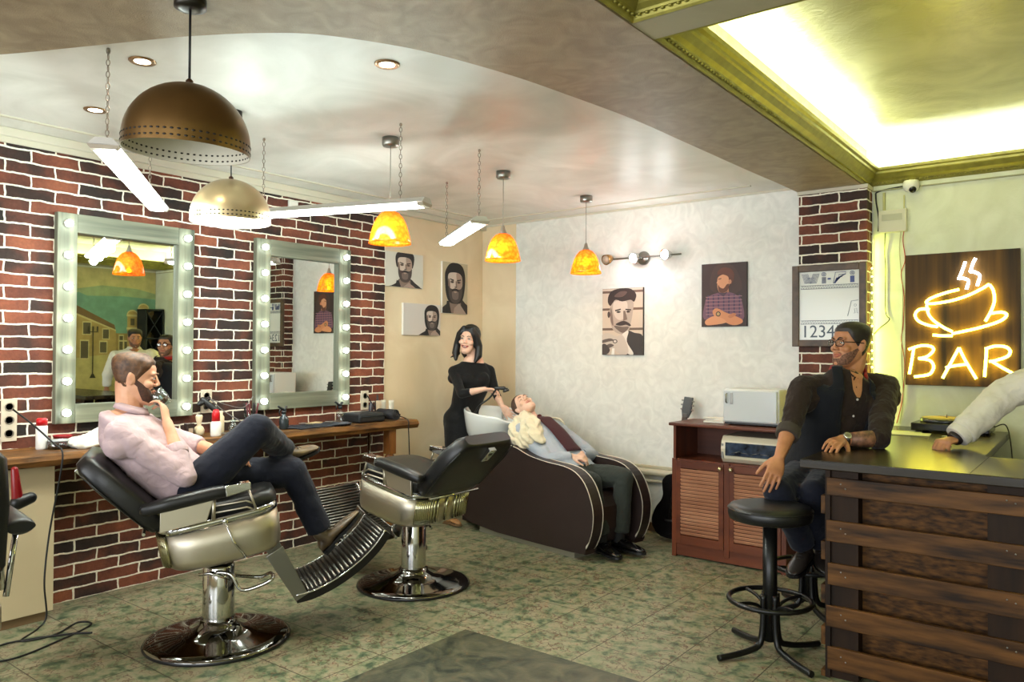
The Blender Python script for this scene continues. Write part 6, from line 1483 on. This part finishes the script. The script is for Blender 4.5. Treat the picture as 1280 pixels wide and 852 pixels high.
# ------------------------------------------------------------ 2. woman in black behind the basin
def woman():
    U = V((0, 0, 1)); p = lambda x, y, t: dep(x, y, t)
    t0 = 6.86; right = cR; tow = -cF; tow = V((tow.x, tow.y, 0)).normalized(); rt = V((right.x, right.y, 0)).normalized()
    # body faces right and to the camera
    Fb = (tow*.72+rt*.62).normalized(); Lb = Fb.cross(U)       # towards her right hand side
    hipc = p(579, 545, t0+.02); hipc.z = .90; waist = p(582, 508, t0); chest = p(590, 474, t0-.02); neck = p(592, 447, t0-.02); head = p(586, 425, t0-.05)
    shR = p(567, 464, t0-.06); shL = p(612, 463, t0+.04)
    latS = (shR-shL).normalized()
    T = Torso([(hipc-U*.12, Lb, .16, .12), (hipc, Lb, .178, .125), (waist, Lb, .125, .095), (chest-U*.03, latS, .145, .115), (chest+U*.05, latS, .165, .09), (neck-U*.02, latS, .09, .055), (neck+U*.02, latS, .05, .045)])
    hd = Head(head, tow*.96-rt*.26, U+rt*.10, 1.04, .90)
    m = MB(); T.into(m); m.caps(neck-U*.01, .048, head-U*.04, .043); hd.into(m, True, True)
    # bust
    fb = T.pt(0, .5)-T.at(.5)[0]; fb.normalize()
    for q in (-1, 1): m.ell(T.at(.56)[0]+latS*q*.07+fb*.075, latS*.06, fb*.05, U*.06)
    elR = p(577, 492, t0-.30); wrR = p(606, 486, t0-.42)
    elL = p(619, 490, t0-.02); wrL = p(628, 508, t0-.25)
    arm_body(m, shR, elR, wrR, .82); arm_body(m, shL, elL, wrL, .82)
    hand(m, wrR, p(626, 487, t0-.46)-wrR, -U*.9+tow*.2, 1, (.55, .6, .65, .7), .04, .5, .88)
    hand(m, wrL, p(640, 520, t0-.36)-wrL, -U*.2+rt*.4, -1, (.4, .4, .45, .5), .06, .5, .88)
    f1, f2 = V((.39, -.90, 0)), V((.50, -.70, 0)); hpR = hipc+Lb*.09-U*.05; hpL = hipc-Lb*.09-U*.05
    k1, k2 = hpR.lerp(f1+U*.08, .47)+Fb*.03, hpL.lerp(f2+U*.08, .47)+Fb*.03
    leg_body(m, hpR, k1, f1+U*.09, .88); leg_body(m, hpL, k2, f2+U*.09, .88)
    b = person(m, 'smiling woman in a black dress rinsing hair behind the white basin', V((.44, -.8, 0)), SK2)
    m = MB(); T.into(m, .0, .80, .010); traps(m, neck-U*.004, shR, shL, U, .002, .84); sleeve(m, shR, elR, wrR, .004, .45, .80); sleeve(m, shL, elL, wrL, .004, .45, .80)
    for q in (-1, 1): m.ell(T.at(.56)[0]+latS*q*.07+fb*.08, latS*.064, fb*.055, U*.065)
    km = (k1+k2)/2; R_ = []
    for t, a, bb in ((0, .178, .135), (.25, .19, .145), (.6, .185, .14), (.95, .165, .13), (1.05, .16, .125)):
        c = hipc.lerp(km, t)+U*.02; R_.append([c+Lb*a*math.cos(q)+Fb*bb*math.sin(q) for q in [2*PI*i/28 for i in range(28)]])
    m.loft(R_); cloth_build(m, 'dress', BLK, b, .008, .008, .12, 4)
    for f in (f1, f2): shoe('shoe', f+U*.085, Fb, U, mat('shoe_tan', (176, 130, 84), .35), b, .24, .042, mat('sole_tan', (120, 90, 60), .5), .9)
    # hair
    def hl(th):
        a = abs(((th+PI) % (2*PI))-PI); return .078 if a < .35 else lerp(.078, .02, (a-.35)/.45) if a < .8 else lerp(.02, -.06, min(1, (a-.8)/.5))
    m = hd.patch(hl, lambda th, z, e: .004+.014*e+.004*max(0, z)*8)
    for q in (-1, 1):
        m.tube(spline([hd.p(q*.03, .075, .095), hd.p(q*.066, .062, .055), hd.p(q*.083, .035, .0), hd.p(q*.090, .02, -.06), hd.p(q*.098, .01, -.115), hd.p(q*.085, .03, -.158)], 4), [.016]*3+[.022]*3+[.027]*3+[.031]*4+[.03]*4+[.024]*2+[.016, .01][:2], 10) if False else None
        m.caps(hd.p(q*.035, .055, .098), .024, hd.p(q*.076, .04, .045), .026); m.caps(hd.p(q*.076, .04, .045), .026, hd.p(q*.098, .005, -.04), .031); m.caps(hd.p(q*.098, .005, -.04), .031, hd.p(q*.102, .008, -.12), .034); m.caps(hd.p(q*.102, .008, -.12), .034, hd.p(q*.088, .03, -.172), .016)
    m.ell(hd.p(0, -.055, -.03), hd.X*.095, hd.F*.062, hd.U*.15); m.ell(hd.p(0, -.04, .06), hd.X*.09, hd.F*.085, hd.U*.085); m.caps(hd.p(.09, -.02, -.12), .02, hd.p(.15, .0, -.165), .004)
    h_ = m.build('hair', HK, b); remesh(h_, .0055, 3)
    hd.face(b, HK, (132, 22, 40), 1.0, .9, False, True)
    # shower head and hose
    r = empty('hand_shower', wrR, 0, 'black hand shower with hose in the hand of the woman', 'shower')
    hx = p(627, 485, t0-.50); m = MB(); m.caps(hx-rt*.05, .012, hx+rt*.02, .016); m.lathe([(.018, 0), (.028, .02), (.026, .03), (.001, .032)], hx+rt*.03, 18, axis=-U+rt*.3); m.build('shower_handle', BLACKP, r)
    m = MB(); m.tube(spline([hx-rt*.04, p(612, 497, t0-.46), p(600, 506, t0-.45), p(594, 515, t0-.4)], 6), .008, 8); m.build('hose', BLACKP, r)
    return b
woman()

# ------------------------------------------------------------ 3. man reclining in the wash chair
def man_wash():
    W, on_ = WS.w, WS.on; F, L, U = WS.F, WS.L, V((0, 0, 1)); l0 = .33
    head = on_(655, 508, l0-.02); hipc = W(-.20, l0, .53)
    shc = on_(672, 535, l0); 
    shR = shc-L*.19-U*.01; shL = shc+L*.19
    spn = (shc-hipc); su = spn.normalized()
    neck = shc+su*.06+U*.01
    hd = Head(head, U*.80+F*.28-L*.35, -F*.83+U*.40-L*.05, .98)
    # person's right side is towards -L (camera)
    T = Torso([(hipc-su*.10, -L, .14, .10), (hipc, -L, .175, .12), (hipc+spn*.33, -L, .165, .115), (hipc+spn*.66, -L, .185, .12), (shc-su*.03, -L, .195, .105), (shc+su*.04, -L, .12, .07), (neck, -L, .06, .055)])
    m = MB(); T.into(m); traps(m, neck, shR, shL, su, 0); m.caps(neck, .058, hd.p(0, -.02, -.05), .052); hd.into(m)
    elR = W(-.33, l0-.20, .66); wrR = on_(715, 570, l0-.06); elL = W(-.28, l0+.24, .67); wrL = on_(727, 567, l0+.07)
    arm_body(m, shR, elR, wrR, .95); arm_body(m, shL, elL, wrL, .95)
    hand(m, wrR, F*.8+L*.45-U*.05, -U*.8+L*.3, -1, (.7, .75, .8, .8), .02, .4, .95); hand(m, wrL, F*.6-L*.6-U*.12, -U*.7-L*.3, 1, (.65, .7, .75, .8), .02, .5, .95)
    knR = on_(740, 602, l0-.11); knL = on_(780, 596, l0+.12); anR = on_(752, 676, l0-.08); anL = on_(774, 664, l0+.09)
    anR.z = .11; anL.z = .11
    leg_body(m, hipc-L*.1, knR, anR); leg_body(m, hipc+L*.1, knL, anL)
    b = person(m, 'man in blue shirt and dark tie reclining in the wash chair with closed eyes', WS.O, SK2)
    m = MB(); T.into(m, .12, .93, .012); sleeve(m, shR, elR, wrR, .012, .96); sleeve(m, shL, elL, wrL, .012, .96); traps(m, neck, shR, shL, su, .01); cloth_build(m, 'shirt', BLUE, b, .008, .02, .08)
    m = MB(); T.into(m, .0, .17, .018); trouser(m, hipc-L*.1, knR, anR, .014, .9, .072); trouser(m, hipc+L*.1, knL, anL, .014, .9, .072); m.ell(hipc-su*.02, L*.17, U*.12, F*.14); cloth_build(m, 'trousers', CHAR, b, .009, .02, .12)
    o = T.patch(lambda t: -.17-.22*(1-t), lambda t: .17+.22*(1-t)-.0, .30, .90, .028, 8, 24); o = o.build('tie', TIE, b); s = o.modifiers.new('thick', 'SOLIDIFY'); s.thickness = .006
    m = MB(); m.ell(T.pt(0, .92, .03), L*.022, U*.018, F*.02); m.build('tie_knot', TIE, b)
    ring = [neck+su*.0+(U*math.cos(t)*.062+L*-math.sin(t)*.064) for t in [2*PI*i/12+.3 for i in range(12)]]
    collar(ring[:11], .03, (hd.p(0, 0, 0)-neck).normalized(), mat('collar_pale', (196, 200, 206), .8), b)
    # cream towel over both shoulders
    m = MB()
    o = T.patch(lambda t: .55+.5*(.95-t), lambda t: 2.5, .58, .95, .035, 16, 16).build('towel_drape', TOW, b); s = o.modifiers.new('thick', 'SOLIDIFY'); s.thickness = .014; s.offset = 1; sb = o.modifiers.new('sub', 'SUBSURF'); sb.levels = sb.render_levels = 1; wrinkle(o, .03, .06)
    o = T.patch(lambda t: -2.5, lambda t: -.8-.3*(.95-t), .62, .95, .035, 16, 16).build('towel_drape', TOW, b); s = o.modifiers.new('thick', 'SOLIDIFY'); s.thickness = .014; s.offset = 1; sb = o.modifiers.new('sub', 'SUBSURF'); sb.levels = sb.render_levels = 1; wrinkle(o, .03, .06)
    m = MB(); m.caps(T.pt(.6, .85, .045), .03, T.pt(.45, .62, .05), .022); m.caps(T.pt(.9, .9, .045), .035, T.pt(.8, .6, .045), .03); m.caps(T.pt(1.3, .95, .04), .035, T.pt(1.35, .62, .045), .035); m.caps(T.pt(.45, .62, .05), .02, T.pt(1.0, .55, .05), .025); m.ell(T.pt(.9, .78, .05), (T.pt(.3, .78)-T.pt(1.4, .78))*.5, su*.09, U*.02)
    for a_, t_, r_ in ((.75, .60, .03), (1.0, .52, .03), (1.35, .56, .035), (1.6, .70, .04), (1.5, .88, .045), (1.1, .98, .04), (1.75, .58, .035), (1.9, .66, .045), (1.85, .80, .05), (1.55, .55, .03)): m.ell(T.pt(a_, t_, .035), su*.10, L*.075, U*r_)
    o = m.build('towel_fold', TOW, b); remesh(o, .007, 3); wrinkle(o, .025, .05)
    for an in (anR, anL): shoe('shoe', an, F*.97-L*(.28 if an is anR else -.02), U, SH_BK, b, .30)
    for an in (anR, anL): m = MB(); limb(m, [an-U*.02, an+U*.09], [.045, .046]); m.build('sock', mat('sock_black', (14, 14, 15), .8), b)
    def hl(th):
        a = abs(((th+PI) % (2*PI))-PI); return .078 if a < .6 else lerp(.078, .02, (a-.6)/.6) if a < 1.2 else lerp(.02, -.01, (a-1.2)/.4) if a < 1.6 else lerp(-.01, -.05, min(1, (a-1.6)/.5))
    hd.patch(hl, lambda th, z, e: e*(.002+max(0, z)*.05)).build('hair', HS_, b)
    hd.face(b, HD, (190, 120, 104), 0, 1, True)
    m = MB(); c = wrL.lerp(elL, .06); d = (elL-wrL).normalized(); m.tube([c, c+d*.012], .037, 20); m.build('watch_strap', BLACKP, b)
    return b
man_wash()

# ------------------------------------------------------------ 4. man with glasses leaning on the bar
def man_glasses():
    U = V((0, 0, 1)); p = dep; rt = V((cR.x, cR.y, 0)).normalized(); tow = -V((cF.x, cF.y, 0)).normalized()
    t0 = 4.35
    hipc = V((3.59, -1.24, .80)); shR = p(1002, 486, t0-.10); shL = p(1108, 483, t0+.02); shc = (shR+shL)/2; shc.z -= .01
    lat = (shR-shL).normalized(); neck = p(1060, 468, t0+.0); head = p(1064, 431, t0-.02)
    Fb = U.cross(lat).normalized()
    if Fb.dot(tow) < 0: Fb = -Fb
    hipL = (lat*.8-tow*.0).normalized()
    spn = shc-hipc; su = spn.normalized()
    hd = Head(head, -rt*.92+tow*.28-U*.03, U+rt*.04, 1.09, 1.06)
    T = Torso([(hipc-U*.09, hipL, .14, .105), (hipc, hipL, .175, .13), (hipc+spn*.30, lat, .165, .12), (hipc+spn*.62, lat, .195, .13), (shc-su*.04, lat, .205, .115), (shc+su*.04, lat, .125, .08), (neck, lat, .064, .06)])
    m = MB(); T.into(m); traps(m, neck, shR, shL, U, 0); m.caps(neck-U*.01, .07, hd.p(0, -.03, -.05), .064); hd.into(m)
    elR = p(988, 532, t0-.24); wrR = p(974, 572, t0-.38); elL = on(1098, 548, 2, 1.055); wrL = on(1052, 549, 2, 1.052)
    arm_body(m, shR, elR, wrR, 1.05); arm_body(m, shL, elL, wrL, 1.05)
    hand(m, wrR, p(964, 604, t0-.46)-wrR, -U*.2-tow*.9+rt*.1, -1, (.3, .3, .32, .36), .09, .45, 1.08)
    hand(m, wrL, p(1022, 562, 3.75)-wrL, -U*.95-rt*.3, 1, (.25, .28, .3, .35), .07, .5, 1.08)
    kR = p(962, 612, t0-.28); kR = V((3.40, -1.50, .76)); kL = V((3.62, -1.52, .72)); aR = V((3.58, -1.42, .32)); aL = V((3.66, -1.30, .33))
    kR = p(972, 614, 3.98); aR = p(1006, 684, 4.12); kL = p(1016, 616, 4.0); aL = p(1024, 680, 4.2)
    hR, hL = hipc+hipL*.1, hipc-hipL*.1
    leg_body(m, hR, kR, aR); leg_body(m, hL, kL, aL)
    b = person(m, 'bearded man with glasses in a dark vest leaning on the bar corner', V((3.6, -1.25, 0)), SK3)
    m = MB(); T.into(m, .12, .94, .012); traps(m, neck, shR, shL, U, .012, 1.05); sleeve(m, shR, elR, wrR, .010, .18, 1.05); sleeve(m, shL, elL, wrL, .012, .16, 1.05); cloth_build(m, 'shirt', BROWN, b, .008, .025, .07)
    e = elR.lerp(wrR, .1); dd = (wrR-elR).normalized(); m = MB(); m.tube([e, e+dd*.02, e+dd*.055], [.062, .064, .06], 20); cu = m.build('rolled_cuff', cloth('cuff_grey', (66, 58, 50)), b); remesh(cu, .005, 2)
    # vest: two fronts leaving a V, and the back
    gap = lambda t: .10+.42*max(0, (t-.30)/.62)
    o = T.patch(lambda t: gap(t), lambda t: 2*PI-gap(t)-.12*max(0, (t-.3)/.6), .10, .78, .026, 60, 24).build('vest', VESTM, b); s = o.modifiers.new('thick', 'SOLIDIFY'); s.thickness = .006; wrinkle(o, .008, .1)
    for s0, s1 in ((.45, 1.02), (2*PI-1.02, 2*PI-.45)):
        o = T.patch(lambda t, a=s0, q=s1: a+(.12 if a < 2 else -.0)*(t-.78)/.1, lambda t, a=s1: a, .76, .90, .03, 10, 8).build('vest_shoulder', VESTM, b); s = o.modifiers.new('thick', 'SOLIDIFY'); s.thickness = .006
    m = MB(); T.into(m, .0, .20, .016); trouser(m, hR, kR, aR, .014, .95, .065); trouser(m, hL, kL, aL, .014, .95, .065); m.ell(hipc-U*.03, hipL*.18, Fb*.14, U*.10); cloth_build(m, 'trousers', NAVY, b, .009, .02, .12)
    ring = [neck+U*(.012+.03*(1-math.cos(t))*.0)-U*(.02+.05*max(0, math.cos(t)))+(Fb*math.cos(t)*.09+lat*math.sin(t)*.088)+U*.012 for t in [.45+(2*PI-.9)*i/11 for i in range(12)]]
    collar(ring, .05, U, cloth('collar_red', (164, 34, 24), bump=.1), b, 'collar')
    m = MB(); P_ = [[T.pt(th*(1-.0), t, .016) for th in (-.30*max(0, (t-.70)/.24), 0, .30*max(0, (t-.70)/.24))] for t in [lerp(.72, .955, i/8) for i in range(9)]]
    m.grid(P_); m.build('open_neck', SK3, b)
    for t in (.38, .50, .60, .70): m = MB(); c = T.pt(.02, t, .022); m.ell(c, lat*.007, U*.007, Fb*.004); m.build('button', mat('button_pearl', (216, 206, 196), .2), b)
    for a, d in ((aR, -rt*.6+tow*.75), (aL, -rt*.2+tow*.95)): shoe('shoe', a, d-U*.15, U, mat('shoe_dark', (40, 34, 30), .3), b, .28)
    def hl(th):
        a = abs(((th+PI) % (2*PI))-PI); return .066 if a < .7 else lerp(.066, .02, (a-.7)/.4) if a < 1.1 else lerp(.02, -.02, (a-1.1)/.35) if a < 1.45 else lerp(-.02, -.06, min(1, (a-1.6)/.5)) if a > 1.6 else -.02
    def off(th, z, e): return e*(.002+max(0, z-.035)*.16)
    hd.patch(hl, off).build('hair', HD, b)
    a0 = 1.5
    hd.band(-a0, a0, lambda t: -.119+.018*abs(t)/a0, lambda t: lerp(-.060, -.01, (abs(t)-.40)/(a0-.40)) if abs(t) > .40 else -.073, .0022).build('beard', BRD2, b)
    hd.band(-.36, .36, lambda t: -.0475, lambda t: -.039-.012*abs(t), .003, 12, 4).build('moustache', BRD2, b)
    hd.face(b, HD, (170, 96, 80), .7, 1.3)
    # spectacles
    r = MB()
    for q in (-1, 1):
        c = hd.p(q*.033, .104, .006); r.tube([c+hd.X*(.026*abs(math.cos(t))**.7*(1 if math.cos(t) > 0 else -1))+hd.U*(.018*abs(math.sin(t))**.7*(1 if math.sin(t) > 0 else -1))-hd.F*.012*abs(math.cos(t))*(1 if math.cos(t)*q > 0 else 0) for t in [2*PI*k/24 for k in range(24)]], .0024, 6, loop=True, cap=False)
        r.tube([hd.p(q*.058, .09, .012), hd.p(q*.074, .06, .012), hd.p(q*.082, -.005, .010), hd.p(q*.080, -.025, -.005)], .0026, 6)
    r.tube([hd.p(-.008, .106, .01), hd.p(0, .110, .013), hd.p(.008, .106, .01)], .0024, 6)
    sp_ = r.build('spectacles', mat('spectacle_frame', (34, 16, 12), .2), b)
    m = MB()
    for q in (-1, 1): m.ell(hd.p(q*.033, .102, .006), hd.X*.025, hd.F*.0008, hd.U*.017, 20, 6)
    m.build('lens', glass('lens_glass'), sp_)
    # watch and the tattooed forearm
    c = wrL.lerp(elL, .10); d = (elL-wrL).normalized(); m = MB(); m.tube([c-d*.008, c+d*.010], .033, 24); wt = m.build('watch_strap', mat('strap_brown', (46, 34, 28), .5), b)
    dn = (U*.65+tow*.75); dn = (dn-d*dn.dot(d)).normalized(); m = MB(); m.lathe([(.019, .026), (.021, .03), (.021, .038), (.016, .04), (.001, .04)], c, 24, axis=dn); m.build('watch_face', mat('watch_steel', (200, 200, 190), .15, .8), wt)
    tt = mat('tattooed_skin', (92, 66, 50), .5, 0, .45, 38, .1, 80, col2=(150, 104, 76)); e0 = elL.lerp(wrL, .02); e1 = elL.lerp(wrL, .80)
    m = MB(); m.tube([e0, e0.lerp(e1, .4), e1], [.0455, .0440, .034], 20); m.build('tattooed_forearm', tt, b)
    return b
man_glasses()

# ------------------------------------------------------------ 5. bartender in the white shirt (only his arm is in the frame; seen whole in the mirror)
def bartender():
    U = V((0, 0, 1)); hipc = V((4.93, -1.08, .97)); 
    wrL = on(1186, 552, 2, 1.045); 
    shL = V((4.74, -1.12, 1.44)); 
    # left/right: he faces the barber chairs (-x) so his right hand is towards +y
    F = V((-.95, -.3, 0)).normalized(); lat = F.cross(U)     # person's right
    shc = V((4.83, -1.15, 1.42)); shR = shc+lat*.20; shL = shc-lat*.20
    hand_sh, oth = (shR, shL)
    wr = on(1192, 549, 2, 1.05); el_ = on(1256, 492, 1, -1.02)
    head = V((4.72, -1.19, 1.645)); neck = V((4.79, -1.165, 1.50)); spn = shc-hipc; su = spn.normalized()
    hd = Head(head, F-U*.1, U+F*.1, .98, 1.08)
    T = Torso([(hipc-U*.1, lat, .15, .11), (hipc, lat, .18, .13), (hipc+spn*.35, lat, .18, .13), (hipc+spn*.65, lat, .20, .135), (shc-su*.04, lat, .21, .12), (shc+su*.04, lat, .13, .08), (neck, lat, .064, .06)])
    m = MB(); T.into(m); traps(m, neck, shR, shL, U, 0); m.caps(neck-U*.01, .062, hd.p(0, -.02, -.05), .056); hd.into(m)
    arm_body(m, hand_sh, el_, wr, 1.0); el2 = V((4.92, -1.42, 1.2)); wr2 = V((4.95, -1.42, 1.02)); arm_body(m, oth, el2, wr2)
    hand(m, wr, on(1160, 555, 2, 1.04)-wr, -U*.9, -1, (1.15, 1.15, 1.15, 1.1), .0, .25, 1.15, .5)
    hand(m, wr2, V((-.2, -.1, -1)), -U, 1, (.3, .3, .35, .4), .08, .5, 1.0)
    a1, a2 = V((4.9, -.98, .09)), V((4.98, -1.25, .09)); leg_body(m, hipc+lat*.1-U*.05, V((4.88, -1.0, .52)), a1); leg_body(m, hipc-lat*.1-U*.05, V((4.93, -1.22, .52)), a2)
    b = person(m, 'person in a white shirt behind the bar, arm resting on the worktop', V((4.93, -1.1, 0)), SK3)
    m = MB(); T.into(m, .1, .94, .014); traps(m, neck, shR, shL, U, .012); sleeve(m, hand_sh, el_, wr, .034, .84, 1.15); sleeve(m, oth, el2, wr2, .016, .85, 1.05); cloth_build(m, 'shirt', CREAMC, b, .008, .025, .08)
    e = el_.lerp(wr, .80); dd = (wr-el_).normalized(); m = MB(); m.tube([e-dd*.02, e+dd*.03, e+dd*.055], [.060, .066, .062], 20); cu = m.build('turned_cuff', CREAMC, b); remesh(cu, .005, 2)
    m = MB(); e = el_.lerp(wr, .93); m.tube([e, e+dd*.02, wr+dd*.004], [.040, .040, .036], 16); m.build('dark_wristband', mat('band_dark', (34, 24, 22), .5, 0, .4, 60), b)
    m = MB(); T.into(m, 0, .2, .02); trouser(m, hipc+lat*.1-U*.05, V((4.88, -1.0, .52)), a1); trouser(m, hipc-lat*.1-U*.05, V((4.93, -1.22, .52)), a2); cloth_build(m, 'trousers', NAVY, b, .01, .02, .12)
    for a in (a1, a2): shoe('shoe', a, F, U, SH_BK, b)
    def hl(th):
        a = abs(((th+PI) % (2*PI))-PI); return .062 if a < .6 else lerp(.062, -.0, (a-.6)/.8) if a < 1.4 else lerp(0, -.06, min(1, (a-1.4)/.6))
    hd.patch(hl, lambda th, z, e: e*(.004+max(0, z-.02)*.18)).build('hair', HD, b)
    hd.band(-1.45, 1.45, lambda t: -.119+.018*abs(t)/1.45, lambda t: lerp(-.068, -.01, (abs(t)/1.45)**1.5) if abs(t) > .45 else -.070, .003).build('beard', BRD2, b)
    hd.face(b, HD, (160, 92, 78))
    ring = [neck+U*.01+(F*math.cos(t)*.072+lat*math.sin(t)*.07) for t in [.4+(2*PI-.8)*i/11 for i in range(12)]]; collar(ring, .034, U, CREAMC, b)
bartender()
